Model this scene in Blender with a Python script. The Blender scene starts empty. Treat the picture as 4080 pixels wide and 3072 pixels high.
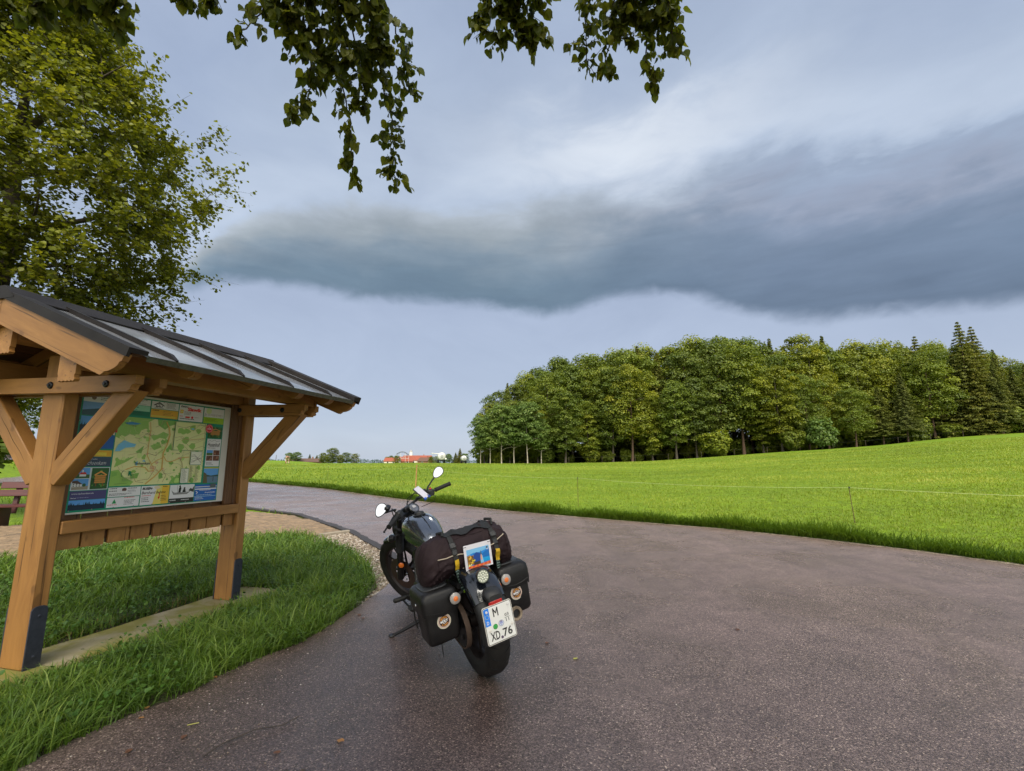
import bpy, math, random
import numpy as np
from mathutils import Vector, Matrix, noise as mnoise
rnd = random.Random(7)
nr = np.random.default_rng(11)
R = math.radians
S = bpy.context.scene
COL = S.collection
CAM_H = 1.28

# ------------------------------------------------------------------ camera, sky, sun, exposure
cam = bpy.data.cameras.new('camera')
cam.sensor_fit = 'HORIZONTAL'
cam.sensor_width = 36.0
cam.lens = 16.465
cam.clip_start = 0.05
cam.clip_end = 6000
cam_o = bpy.data.objects.new('camera', cam)
COL.objects.link(cam_o)
cam_o.location = (0, 0, CAM_H)
cam_o.rotation_euler = (R(99.4), 0, 0)
S.camera = cam_o

EXPO = 2.0
S.view_settings.view_transform = 'Standard'
S.view_settings.look = 'None'
S.view_settings.gamma = 1.0
S.view_settings.use_curve_mapping = False
S.view_settings.exposure = EXPO
S.render.engine = 'CYCLES'
S.cycles.max_bounces = 8
S.cycles.transparent_max_bounces = 8

SUN_AZ, SUN_EL = R(172), R(46)          # behind the camera, veiled by cloud
sd = bpy.data.lights.new('sun', 'SUN')
sd.energy = 1.5
sd.angle = R(45)
sd.color = (1.0, 0.93, 0.80)
sun_o = bpy.data.objects.new('sun', sd)
COL.objects.link(sun_o)
_sv = Vector((math.sin(SUN_AZ) * math.cos(SUN_EL), math.cos(SUN_AZ) * math.cos(SUN_EL), math.sin(SUN_EL)))
sun_o.rotation_euler = _sv.to_track_quat('Z', 'Y').to_euler()
sun_o.location = (0, -20, 30)


def lin(c):
    return tuple((v / 255 / 12.92) if v / 255 <= 0.04045 else ((v / 255 + 0.055) / 1.055) ** 2.4 for v in c)


class NT:
    """small helper to wire nodes"""
    def __init__(self, tree):
        self.t = tree
        self.n = tree.nodes
        self.l = tree.links

    def new(self, kind, **kw):
        nd = self.n.new(kind)
        for k, v in kw.items():
            setattr(nd, k, v)
        return nd

    def put(self, sock, val):
        if hasattr(val, 'is_output'):
            self.l.new(val, sock)
        else:
            sock.default_value = val

    def math(self, op, a, b=0.0, c=0.0, clamp=False):
        nd = self.new('ShaderNodeMath', operation=op, use_clamp=clamp)
        self.put(nd.inputs[0], a)
        self.put(nd.inputs[1], b)
        self.put(nd.inputs[2], c)
        return nd.outputs[0]

    def mix(self, fac, a, b, blend='MIX'):
        nd = self.new('ShaderNodeMix', data_type='RGBA', blend_type=blend)
        self.put(nd.inputs[0], fac)
        for s, v in ((nd.inputs[6], a), (nd.inputs[7], b)):
            if isinstance(v, tuple) and len(v) == 3:
                v = (*v, 1)
            self.put(s, v)
        return nd.outputs[2]

    def ramp(self, fac, stops, interp='LINEAR'):
        nd = self.new('ShaderNodeValToRGB')
        cr = nd.color_ramp
        cr.interpolation = interp
        while len(cr.elements) < len(stops):
            cr.elements.new(0.5)
        for e, (p, c) in zip(cr.elements, stops):
            e.position = p
            e.color = (*c, 1) if isinstance(c, tuple) else (c, c, c, 1)
        self.put(nd.inputs[0], fac)
        return nd.outputs[0]

    def noise(self, vec, scale, detail=4, rough=0.5, dist=0.0):
        nd = self.new('ShaderNodeTexNoise')
        if vec is not None:
            self.l.new(vec, nd.inputs['Vector'])
        nd.inputs['Scale'].default_value = scale
        nd.inputs['Detail'].default_value = detail
        nd.inputs['Roughness'].default_value = rough
        nd.inputs['Distortion'].default_value = dist
        return nd.outputs[0]

    def mapping(self, vec, scale=(1, 1, 1), loc=(0, 0, 0), rot=(0, 0, 0)):
        nd = self.new('ShaderNodeMapping')
        self.l.new(vec, nd.inputs[0])
        nd.inputs['Location'].default_value = loc
        nd.inputs['Rotation'].default_value = rot
        nd.inputs['Scale'].default_value = scale
        return nd.outputs[0]

    def curve(self, val, pts):
        nd = self.new('ShaderNodeFloatCurve')
        c = nd.mapping.curves[0]
        c.points[0].location = pts[0]
        c.points[-1].location = pts[-1]
        for p in pts[1:-1]:
            c.points.new(*p)
        nd.mapping.update()
        self.put(nd.inputs['Value'], val)
        return nd.outputs[0]


def build_sky():
    w = bpy.data.worlds.new('World')
    S.world = w
    w.use_nodes = True
    w.node_tree.nodes.clear()
    t = NT(w.node_tree)
    tc = t.new('ShaderNodeTexCoord')
    sep = t.new('ShaderNodeSeparateXYZ')
    t.l.new(tc.outputs['Generated'], sep.inputs[0])
    x, y, z = sep.outputs
    az = t.math('ARCTAN2', x, y)
    el = t.math('ARCSINE', z)
    A = t.math('ADD', t.math('DIVIDE', az, 2 * math.pi), 0.5)
    comb = t.new('ShaderNodeCombineXYZ')
    t.l.new(az, comb.inputs[0])
    t.l.new(el, comb.inputs[1])
    ae = comb.outputs[0]

    def deg(d):
        return d / 360 + 0.5
    # the shelf cloud lies between two edges; elevations in units of 60 degrees over the azimuth
    e0 = t.curve(A, [(0, .24), (deg(-120), .24), (deg(-60), .235), (deg(-44), .238), (deg(-40), .248), (deg(-38), .270), (deg(-35), .296), (deg(-31), .313), (deg(-26), .320), (deg(-18), .319), (deg(-10), .320), (deg(-5), .318),
                     (deg(0), .306), (deg(5), .299), (deg(9), .310), (deg(14), .326), (deg(19.6), .320), (deg(24), .300), (deg(29), .264), (deg(34), .242), (deg(39), .236), (deg(49), .217), (deg(65), .205), (deg(110), .24), (1, .24)])
    e1 = t.curve(A, [(0, .24), (deg(-120), .24), (deg(-60), .236), (deg(-47), .245), (deg(-44), .272), (deg(-41), .292), (deg(-38), .305), (deg(-35), .370), (deg(-31), .430), (deg(-24), .478), (deg(-15), .515), (deg(-6), .532), (deg(2), .545), (deg(10), .553),
                     (deg(18), .553), (deg(26), .552), (deg(33), .540), (deg(41), .516), (deg(51), .476), (deg(70), .44), (deg(120), .34), (1, .24)])
    e0 = t.math('MULTIPLY', e0, R(60))
    e1 = t.math('MULTIPLY', e1, R(60))
    n1 = t.noise(t.mapping(ae, (1.0, 2.6, 1), (0, 0, 0), (0, 0, R(6))), 4.2, 6, .55, .5)
    n2 = t.noise(t.mapping(ae, (1.0, 3.4, 1), (3, 1, 0), (0, 0, R(10))), 2.0, 5, .5, .6)
    nf = t.noise(t.mapping(ae, (1.0, 1.3, 1), (5, 2, 0)), 20.0, 6, .52, .5)
    d1 = t.math('SUBTRACT', n1, .5)
    d2 = t.math('SUBTRACT', n2, .5)
    df = t.math('SUBTRACT', nf, .5)

    def smooth(v, a, b_):
        m = t.new('ShaderNodeMapRange', interpolation_type='SMOOTHSTEP')
        t.put(m.inputs[0], v)
        m.inputs[1].default_value = a
        m.inputs[2].default_value = b_
        return m.outputs[0]
    thick = t.math('MAXIMUM', t.math('SUBTRACT', e1, e0), .012)
    low = t.math('ADD', t.math('SUBTRACT', el, e0), t.math('ADD', t.math('MULTIPLY', df, .026), t.math('MULTIPLY', d1, .030)))
    tt = t.math('DIVIDE', low, thick)
    tt = t.math('ADD', tt, t.math('ADD', t.math('MULTIPLY', d1, .42), t.math('MULTIPLY', d2, .50)))
    L = t.ramp(tt, [(0, lin((104, 124, 141))), (.20, lin((110, 130, 146))), (.44, lin((132, 148, 161))), (.64, lin((156, 166, 173))), (.84, lin((172, 180, 186))), (1, lin((174, 189, 210)))])
    Rr = t.ramp(tt, [(0, lin((102, 117, 138))), (.15, lin((110, 126, 148))), (.46, lin((119, 135, 157))), (.58, lin((133, 147, 169))), (.67, lin((154, 164, 184))), (.80, lin((150, 165, 188))), (.88, lin((172, 187, 209))), (1, lin((194, 206, 224)))])
    band = t.mix(smooth(az, R(-4), R(36)), L, Rr)
    below = t.ramp(t.math('DIVIDE', el, R(20)), [(0, lin((187, 198, 216))), (.5, lin((175, 187, 209))), (1, lin((168, 181, 205)))])
    uu = t.math('ADD', t.math('DIVIDE', t.math('SUBTRACT', el, e1), R(30)), t.math('MULTIPLY', d2, .5))
    above = t.ramp(uu, [(0, lin((190, 203, 222))), (.25, lin((174, 188, 210))), (.6, lin((164, 179, 205))), (1, lin((171, 185, 210)))])
    # a brighter break in the cloud just above the shelf
    da = t.math('DIVIDE', t.math('SUBTRACT', az, R(15)), R(16))
    de = t.math('DIVIDE', t.math('SUBTRACT', t.math('ADD', el, t.math('MULTIPLY', d1, .22)), R(35.5)), R(3.4))
    g = t.math('POWER', 2.718, t.math('MULTIPLY', t.math('ADD', t.math('MULTIPLY', da, da), t.math('MULTIPLY', de, de)), -1.0))
    bgc = t.mix(smooth(t.math('SUBTRACT', el, e0), .0, .10), below, above)
    mask = t.math('MULTIPLY', smooth(low, -.013, .022), t.math('SUBTRACT', 1.0, smooth(tt, .66, 1.16)))
    mask = t.math('MULTIPLY', mask, smooth(thick, .012, .07))
    st = t.noise(t.mapping(ae, (1.0, 5.5, 1), (2, 7, 0), (0, 0, R(9))), 4.5, 6, .6, .5)
    band = t.mix(1.0, band, t.ramp(st, [(.28, .91), (.72, 1.09)]), 'MULTIPLY')
    c = t.mix(mask, bgc, band)
    c = t.mix(t.math('MULTIPLY', g, .80), c, lin((228, 235, 244)))
    n3 = t.noise(t.mapping(ae, (1, 2.0, 1), (9, 4, 0), (0, 0, R(12))), 3.2, 7, .58, .5)
    c = t.mix(1.0, c, t.ramp(n3, [(.28, (.925, .93, .94)), (.72, (1.075, 1.07, 1.06))]), 'MULTIPLY')
    # thinner, evenly bright cloud round the sun behind the viewer and overhead
    bk = t.new('ShaderNodeMapRange', interpolation_type='SMOOTHSTEP')
    t.l.new(y, bk.inputs[0])
    bk.inputs[1].default_value = 0.25
    bk.inputs[2].default_value = -0.85
    c = t.mix(bk.outputs[0], c, tuple(1.35 * k for k in lin((243, 242, 240))))
    sky = t.new('ShaderNodeTexSky', sky_type='NISHITA')
    sky.sun_disc = False
    sky.sun_elevation = SUN_EL
    sky.sun_rotation = SUN_AZ
    bg = t.new('ShaderNodeBackground')
    k = 1 / (2 ** EXPO) / 0.10
    cl = t.mix(1.0, c, (k, k, k), 'MULTIPLY')
    t.l.new(t.mix(0.96, sky.outputs[0], cl), bg.inputs[0])
    bg.inputs[1].default_value = 0.10
    out = t.new('ShaderNodeOutputWorld')
    t.l.new(bg.outputs[0], out.inputs[0])


build_sky()


# ------------------------------------------------------------------ helpers: objects and meshes
def link(name, data, parent=None, M=None):
    o = bpy.data.objects.new(name, data)
    COL.objects.link(o)
    if parent is not None:
        o.parent = parent
    if M is not None:
        o.matrix_local = M
    return o


def tag(o, label=None, cat=None, group=None, kind=None):
    if label:
        o['label'] = label
    if cat:
        o['category'] = cat
    if group:
        o['group'] = group
    if kind:
        o['kind'] = kind
    return o


def thing(name, label, cat, loc=(0, 0, 0), rz=0.0, group=None, M=None):
    o = bpy.data.objects.new(name, None)
    COL.objects.link(o)
    o.empty_display_size = 0.2
    if M is not None:
        o.matrix_local = M
    else:
        o.location = loc
        o.rotation_euler = (0, 0, rz)
    return tag(o, label, cat, group)


def frame(p, xdir, up=(0, 0, 1)):
    X = Vector(xdir).normalized()
    U = Vector(up)
    Y = U.cross(X)
    if Y.length < 1e-6:
        Y = Vector((0, 1, 0)).cross(X)
    Y.normalize()
    Z = X.cross(Y)
    M = Matrix((X, Y, Z)).transposed().to_4x4()
    M.translation = Vector(p)
    return M


class MB:
    def __init__(self):
        self.v = []
        self.f = []
        self.m = []

    def add(self, vs, fs, mat=0, M=None):
        b = len(self.v)
        if M is not None:
            vs = [M @ Vector(p) for p in vs]
        self.v.extend([tuple(p) for p in vs])
        self.f.extend([tuple(i + b for i in f) for f in fs])
        self.m.extend([mat] * len(fs))
        return self

    def box(self, c, s, ch=0.0, mat=0, M=None):
        hx, hy, hz = s[0] / 2, s[1] / 2, s[2] / 2
        if ch <= 0:
            vs = [(c[0] + i * hx, c[1] + j * hy, c[2] + k * hz) for i in (-1, 1) for j in (-1, 1) for k in (-1, 1)]
            fs = [(0, 1, 3, 2), (4, 6, 7, 5), (0, 4, 5, 1), (2, 3, 7, 6), (0, 2, 6, 4), (1, 5, 7, 3)]
            return self.add(vs, fs, mat, M)
        ch = min(ch, hx * .9, hy * .9, hz * .9)
        vs = []
        idx = {}
        for i in (-1, 1):
            for j in (-1, 1):
                for k in (-1, 1):
                    for ax in range(3):
                        d = [hx - ch, hy - ch, hz - ch]
                        d[ax] += ch
                        idx[(i, j, k, ax)] = len(vs)
                        vs.append((c[0] + i * d[0], c[1] + j * d[1], c[2] + k * d[2]))
        fs = []
        for s_ in (-1, 1):
            q = [(-1, -1), (1, -1), (1, 1), (-1, 1)]
            if s_ < 0:
                q = q[::-1]
            fs.append(tuple(idx[(s_, a, b, 0)] for a, b in q))
            fs.append(tuple(idx[(b, s_, a, 1)] for a, b in q))
            fs.append(tuple(idx[(a, b, s_, 2)] for a, b in q))
        for a in (-1, 1):
            for b in (-1, 1):
                e = [idx[(a, b, -1, 0)], idx[(a, b, 1, 0)], idx[(a, b, 1, 1)], idx[(a, b, -1, 1)]]
                fs.append(tuple(e if a * b < 0 else e[::-1]))
                e = [idx[(a, -1, b, 0)], idx[(a, 1, b, 0)], idx[(a, 1, b, 2)], idx[(a, -1, b, 2)]]
                fs.append(tuple(e if a * b > 0 else e[::-1]))
                e = [idx[(-1, a, b, 1)], idx[(1, a, b, 1)], idx[(1, a, b, 2)], idx[(-1, a, b, 2)]]
                fs.append(tuple(e if a * b < 0 else e[::-1]))
        for i in (-1, 1):
            for j in (-1, 1):
                for k in (-1, 1):
                    t = (idx[(i, j, k, 0)], idx[(i, j, k, 1)], idx[(i, j, k, 2)])
                    fs.append(t if i * j * k > 0 else t[::-1])
        return self.add(vs, fs, mat, M)

    def prism(self, poly, d0, d1, axis='y', mat=0, M=None):
        """extrude a polygon; axis y: poly is (x,z); axis x: (y,z); axis z: (x,y)"""
        n = len(poly)

        def P(p, d):
            return {'y': (p[0], d, p[1]), 'x': (d, p[0], p[1]), 'z': (p[0], p[1], d)}[axis]
        vs = [P(p, d0) for p in poly] + [P(p, d1) for p in poly]
        fs = [tuple(range(n))[::-1], tuple(range(n, 2 * n))]
        fs += [(i, (i + 1) % n, (i + 1) % n + n, i + n) for i in range(n)]
        return self.add(vs, fs, mat, M)

    def tube(self, pts, r, n=8, mat=0, M=None, cap=True):
        pts = [Vector(p) for p in pts]
        k = len(pts)
        rs = r if isinstance(r, (list, tuple)) else [r] * k
        vs = []
        fs = []
        prevN = None
        for i, p in enumerate(pts):
            T = (pts[min(i + 1, k - 1)] - pts[max(i - 1, 0)])
            if T.length < 1e-9:
                T = Vector((0, 0, 1))
            T.normalize()
            if prevN is None:
                a = Vector((0, 0, 1)) if abs(T.z) < .9 else Vector((1, 0, 0))
                N = T.cross(a).normalized()
            else:
                N = (prevN - T * prevN.dot(T))
                N = N.normalized() if N.length > 1e-6 else T.orthogonal().normalized()
            prevN = N
            B = T.cross(N)
            for j in range(n):
                a = 2 * math.pi * j / n
                vs.append(p + (N * math.cos(a) + B * math.sin(a)) * rs[i])
        for i in range(k - 1):
            for j in range(n):
                j2 = (j + 1) % n
                fs.append((i * n + j, i * n + j2, (i + 1) * n + j2, (i + 1) * n + j))
        if cap:
            fs.append(tuple(range(n))[::-1])
            fs.append(tuple(range((k - 1) * n, k * n)))
        return self.add(vs, fs, mat, M)

    def loft(self, secs, mat=0, M=None, cap=True, closed=False):
        n = len(secs[0])
        k = len(secs)
        vs = [p for s in secs for p in s]
        fs = []
        for i in range(k if closed else k - 1):
            i2 = (i + 1) % k
            for j in range(n):
                j2 = (j + 1) % n
                fs.append((i * n + j, i * n + j2, i2 * n + j2, i2 * n + j))
        if cap and not closed:
            fs.append(tuple(range(n))[::-1])
            fs.append(tuple(range((k - 1) * n, k * n)))
        return self.add(vs, fs, mat, M)

    def lathe(self, prof, n=24, mat=0, M=None, closed=False):
        """revolve (r, h) about local Z"""
        secs = []
        for r, h in prof:
            secs.append([(r * math.cos(2 * math.pi * j / n), r * math.sin(2 * math.pi * j / n), h) for j in range(n)])
        return self.loft(secs, mat, M, cap=not closed, closed=closed)

    def ball(self, c, r, n=10, k=6, mat=0, M=None):
        if not isinstance(r, (tuple, list)):
            r = (r, r, r)
        secs = []
        for i in range(k + 1):
            t = -math.pi / 2 + math.pi * i / k
            cr = max(math.cos(t), 0.02)
            secs.append([(c[0] + r[0] * cr * math.cos(2 * math.pi * j / n), c[1] + r[1] * cr * math.sin(2 * math.pi * j / n), c[2] + r[2] * math.sin(t)) for j in range(n)])
        return self.loft(secs, mat, M)

    def mesh(self, name, mats, smooth=35):
        me = bpy.data.meshes.new(name)
        me.from_pydata(self.v, [], self.f)
        for m in mats if isinstance(mats, (list, tuple)) else [mats]:
            me.materials.append(m)
        if any(self.m):
            me.polygons.foreach_set('material_index', self.m)
        if smooth:
            me.polygons.foreach_set('use_smooth', [True] * len(self.f))
            me.set_sharp_from_angle(angle=R(smooth))
        me.update()
        return me

    def build(self, name, mats, parent=None, M=None, smooth=35):
        return link(name, self.mesh(name, mats, smooth), parent, M)


def np_mesh(name, V, F, mat, tint=None):
    """fast mesh from arrays; F is (m,k) with constant k"""
    me = bpy.data.meshes.new(name)
    V = np.asarray(V, np.float32)
    F = np.asarray(F, np.int32)
    m, k = F.shape
    me.vertices.add(len(V))
    me.vertices.foreach_set('co', V.ravel())
    me.loops.add(m * k)
    me.loops.foreach_set('vertex_index', F.ravel())
    me.polygons.add(m)
    me.polygons.foreach_set('loop_start', np.arange(0, m * k, k, dtype=np.int32))
    me.polygons.foreach_set('loop_total', np.full(m, k, np.int32))
    if tint is not None:
        at = me.attributes.new('tint', 'FLOAT', 'POINT')
        at.data.foreach_set('value', np.asarray(tint, np.float32))
    me.materials.append(mat)
    me.update(calc_edges=True)
    return me


# ------------------------------------------------------------------ materials
_MC = {}


def mk(name, col, rough=0.5, metal=0.0, col2=None, vscale=8.0, stretch=(1, 1, 1), bump=0.0, bscale=60.0, coat=0.0, spec=0.5, contrast=(.35, .65), detail=5, rvar=0.0):
    if name in _MC:
        return _MC[name]
    m = bpy.data.materials.new(name)
    m.use_nodes = True
    t = NT(m.node_tree)
    b = t.n['Principled BSDF']
    b.inputs['Roughness'].default_value = rough
    b.inputs['Metallic'].default_value = metal
    b.inputs['Coat Weight'].default_value = coat
    b.inputs['Coat Roughness'].default_value = 0.05
    b.inputs['Specular IOR Level'].default_value = spec
    b.inputs['Base Color'].default_value = (*col, 1)
    if col2 or bump or rvar:
        tc = t.new('ShaderNodeTexCoord')
        oi = t.new('ShaderNodeObjectInfo')
        ad = t.new('ShaderNodeVectorMath', operation='ADD')
        cx = t.new('ShaderNodeCombineXYZ')
        for i in range(3):
            t.put(cx.inputs[i], t.math('MULTIPLY', oi.outputs['Random'], 17.0 + 5 * i))
        t.l.new(tc.outputs['Object'], ad.inputs[0])
        t.l.new(cx.outputs[0], ad.inputs[1])
        mp = t.mapping(ad.outputs[0], stretch)
        if col2:
            n = t.noise(mp, vscale, detail, .6, .4)
            t.l.new(t.ramp(n, [(contrast[0], col), (contrast[1], col2)]), b.inputs['Base Color'])
        if rvar:
            t.l.new(t.math('ADD', t.math('MULTIPLY', t.math('SUBTRACT', t.noise(mp, vscale * .7, 4), .5), rvar * 2), rough, clamp=True), b.inputs['Roughness'])
        if bump:
            bp = t.new('ShaderNodeBump')
            bp.inputs['Strength'].default_value = bump
            bp.inputs['Distance'].default_value = 0.004
            t.l.new(t.noise(mp, bscale, 6, .6), bp.inputs['Height'])
            t.l.new(bp.outputs[0], b.inputs['Normal'])
    _MC[name] = m
    return m


def flat(r, g, b, rough=0.35):
    """printed colour (sRGB 0-255)"""
    nm = f'print_{r}_{g}_{b}_{int(rough * 100)}'
    return mk(nm, tuple(min(.84, 1.30 * k) for k in lin((r, g, b))), rough)


def wood_mat(name, c1, c2, c3, rough=0.55):
    m = bpy.data.materials.new(name)
    m.use_nodes = True
    t = NT(m.node_tree)
    b = t.n['Principled BSDF']
    tc = t.new('ShaderNodeTexCoord')
    oi = t.new('ShaderNodeObjectInfo')
    cx = t.new('ShaderNodeCombineXYZ')
    for i in range(3):
        t.put(cx.inputs[i], t.math('MULTIPLY', oi.outputs['Random'], 13.0 + 7 * i))
    ad = t.new('ShaderNodeVectorMath', operation='ADD')
    t.l.new(tc.outputs['Object'], ad.inputs[0])
    t.l.new(cx.outputs[0], ad.inputs[1])
    n1 = t.noise(t.mapping(ad.outputs[0], (1.6, 30, 30)), 2.0, 6, .6, .5)
    n2 = t.noise(t.mapping(ad.outputs[0], (1.2, 5, 5)), 2.2, 4, .55, .8)
    kn = t.noise(t.mapping(ad.outputs[0], (2.2, 5, 5)), 3.0, 1, .4)
    c = t.mix(n1, c1, c2)
    c = t.mix(t.ramp(n2, [(.35, 0.0), (.75, .75)]), c, c3)
    ck = t.noise(t.mapping(ad.outputs[0], (.55, 24, 24), (4, 4, 4)), 1.6, 3, .5, .3)
    c = t.mix(t.ramp(ck, [(.655, 0.0), (.70, .8)]), c, tuple(k * .25 for k in c3))
    c = t.mix(t.ramp(kn, [(.70, 0.0), (.76, .55)]), c, tuple(k * .45 for k in c3))
    c = t.mix(1.0, c, t.ramp(oi.outputs['Random'], [(0, .86), (1, 1.1)]), 'MULTIPLY')
    t.l.new(c, b.inputs['Base Color'])
    b.inputs['Roughness'].default_value = rough
    bp = t.new('ShaderNodeBump')
    bp.inputs['Strength'].default_value = .35
    bp.inputs['Distance'].default_value = 0.003
    t.l.new(n1, bp.inputs['Height'])
    t.l.new(bp.outputs[0], b.inputs['Normal'])
    return m


def leaf_mat(name, c1, c2, c3, trans=0.35, rough=0.5, hue_rand=0.0, spec=0.35):
    """foliage: colour by the 'tint' of each leaf, some light passing through"""
    m = bpy.data.materials.new(name)
    m.use_nodes = True
    t = NT(m.node_tree)
    b = t.n['Principled BSDF']
    at = t.new('ShaderNodeAttribute', attribute_name='tint')
    c = t.ramp(at.outputs['Fac'], [(0, c1), (.55, c2), (1, c3)])
    if hue_rand:
        oi = t.new('ShaderNodeObjectInfo')
        c = t.mix(1.0, c, t.ramp(oi.outputs['Random'], [(0, (1 - hue_rand * .7, 1 - hue_rand * .7, 1.0)), (.5, (1, 1, 1)), (1, (1 + hue_rand, 1 + hue_rand * .35, 1 - hue_rand * .5))]), 'MULTIPLY')
    t.l.new(c, b.inputs['Base Color'])
    b.inputs['Roughness'].default_value = rough
    b.inputs['Specular IOR Level'].default_value = spec
    tr = t.new('ShaderNodeBsdfTranslucent')
    t.l.new(t.mix(1.0, c, (1.25, 1.2, .5), 'MULTIPLY'), tr.inputs[0])
    mx = t.new('ShaderNodeMixShader')
    mx.inputs[0].default_value = trans
    t.l.new(b.outputs[0], mx.inputs[1])
    t.l.new(tr.outputs[0], mx.inputs[2])
    t.l.new(mx.outputs[0], t.n['Material Output'].inputs[0])
    return m


WOOD = wood_mat('stained_wood', (.47, .235, .066), (.345, .162, .042), (.24, .105, .027), .5)
WOOD_DK = wood_mat('deck_wood', (.20, .095, .035), (.14, .066, .024), (.10, .045, .016), .6)
STEEL_BLUE = mk('slate_steel', (.022, .026, .038), .5, .0, (.035, .04, .055), 30, bump=.15)
ROOF = mk('grey_sheet', (.30, .305, .32), .30, .25, (.42, .425, .44), 3, (1, 1, 1), coat=.6, rvar=.10)
ROOF_DK = mk('dark_sheet', (.020, .017, .016), .55, .0, (.030, .026, .024), 6, spec=.2)
EAVE = mk('lichened_sheet', (.055, .058, .042), .5, .1, (.10, .105, .07), 40)
BLACK_METAL = mk('black_metal', (.012, .012, .013), .38, .2)
BLACK_GLOSS = mk('black_lacquer', (.008, .010, .012), .18, .0, coat=1.0)
BLACK_PLASTIC = mk('black_plastic', (.014, .014, .015), .45, 0, (.022, .022, .022), 40, bump=.1)
RUBBER = mk('tyre_rubber', (.010, .0098, .0095), .6, 0, (.020, .019, .017), 14, bump=.12, spec=.3)
RIM = mk('rim_brown_black', (.022, .016, .014), .35, .4)
CHROME = mk('polished_steel', (.55, .55, .56), .16, 1.0)
STEEL = mk('dull_steel', (.30, .29, .28), .35, .9)
TAN_METAL = mk('tan_metal', (.30, .235, .165), .4, .6)
LEATHER = mk('black_leather', (.0065, .0062, .0066), .36, 0, (.014, .013, .0125), 9, bump=.35, bscale=140, rvar=.12, spec=.35)
CANVAS = mk('aubergine_canvas', (.0185, .0095, .0115), .72, 0, (.030, .017, .0185), 7, bump=.35, bscale=300, spec=.25)
STRAP = mk('black_webbing', (.014, .014, .013), .7, bump=.3, bscale=300)
GLASS_CLEAR = mk('clear_lens', (.75, .74, .70), .12, 0, spec=.8)
AMBER = mk('amber_bulb', (.85, .22, .05), .25)
RED_LENS = mk('red_lens', (.55, .02, .015), .2, 0, coat=.6)
MIRROR = mk('mirror_glass', (.92, .93, .94), .02, 1.0)
WHITE = mk('white_paint', (.75, .74, .71), .4)
CREAM_PLATE = mk('plate_cream', (.78, .74, .66), .35)

# ------------------------------------------------------------------ ground
FIELD_EDGE = [(-61, 79), (-42, 57), (-26, 40.5), (-18.31, 33.0), (-9.62, 24.3), (-4.10, 17.32), (-0.07, 13.0), (2.33, 10.95), (4.12, 9.55), (5.21, 8.3), (5.96, 7.2), (6.47, 6.21), (7.6, 3.0), (8.2, -2), (8.5, -14)]
NEAR_EDGE = [(-2.7, -14), (-2.5, -3), (-2.3, 1.0), (-2.10, 2.25), (-2.05, 2.45), (-1.96, 2.68), (-1.86, 2.83), (-1.78, 3.15), (-1.65, 3.42), (-1.54, 3.62), (-1.45, 4.08),
             (-1.38, 4.64), (-1.33, 5.0), (-1.32, 5.4), (-1.42, 6.1), (-1.62, 6.75), (-1.94, 7.34), (-2.5, 8.25), (-3.05, 9.2), (-5.51, 12.33), (-7.66, 13.96), (-12, 18.6), (-20, 25.2), (-33, 31.3), (-48, 35)]
FAR_LEFT = [(-66, 41), (-78, 50), (-66, 58), (-46, 48)]

_fe = np.array(FIELD_EDGE[:-3][::-1])
_feq = _fe[:, 0] / _fe[:, 1]
CREST_Q = np.array([-3, -1.25, -1.08, -.9, -.7, -.533, -.50, -.455, -.338, -.201, -.103, .072, .189, .287, .385, .483, .582, .681, .78, .939, 1.091, 1.5, 3])
CREST_K = np.array([.05, .045, .034, .012, .004, .003, .0015, -.001, -.001, .0005, -.001, -.001, .001, .004, .010, .017, .024, .030, .037, .054, .064, .075, .08])
YC = 90.0


def y_edge(q):
    o = np.argsort(_feq)
    e = np.interp(q, _feq[o], _fe[o, 1])
    return np.where(q < -.75, np.interp(q, [-1.2, -.75], [30., 79.]), e)


def ground_z(x, y):
    x = np.asarray(x, float)
    y = np.asarray(y, float)
    ys = np.maximum(y, .5)
    q = np.clip(x / ys, -3, 3)
    y0 = y_edge(q)
    yc = np.where(q < -.75, np.interp(q, [-1.2, -.75], [75., 90.]), YC)
    zc = CAM_H + np.interp(q, CREST_Q, CREST_K) * yc
    t = np.clip((ys - y0) / np.maximum(yc - y0, 1), 0, 1)
    z = -.05 + t * (zc + .05)
    z = z + np.where(t > .02, .05 * np.sin(x * .23 + 1.3) * np.sin(y * .19) * np.minimum(t * 6, 1) * (t < .85), 0)
    return np.where(y < .5, -.05, z)


def gz(x, y):
    return float(ground_z(np.array([x]), np.array([y]))[0])


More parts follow.
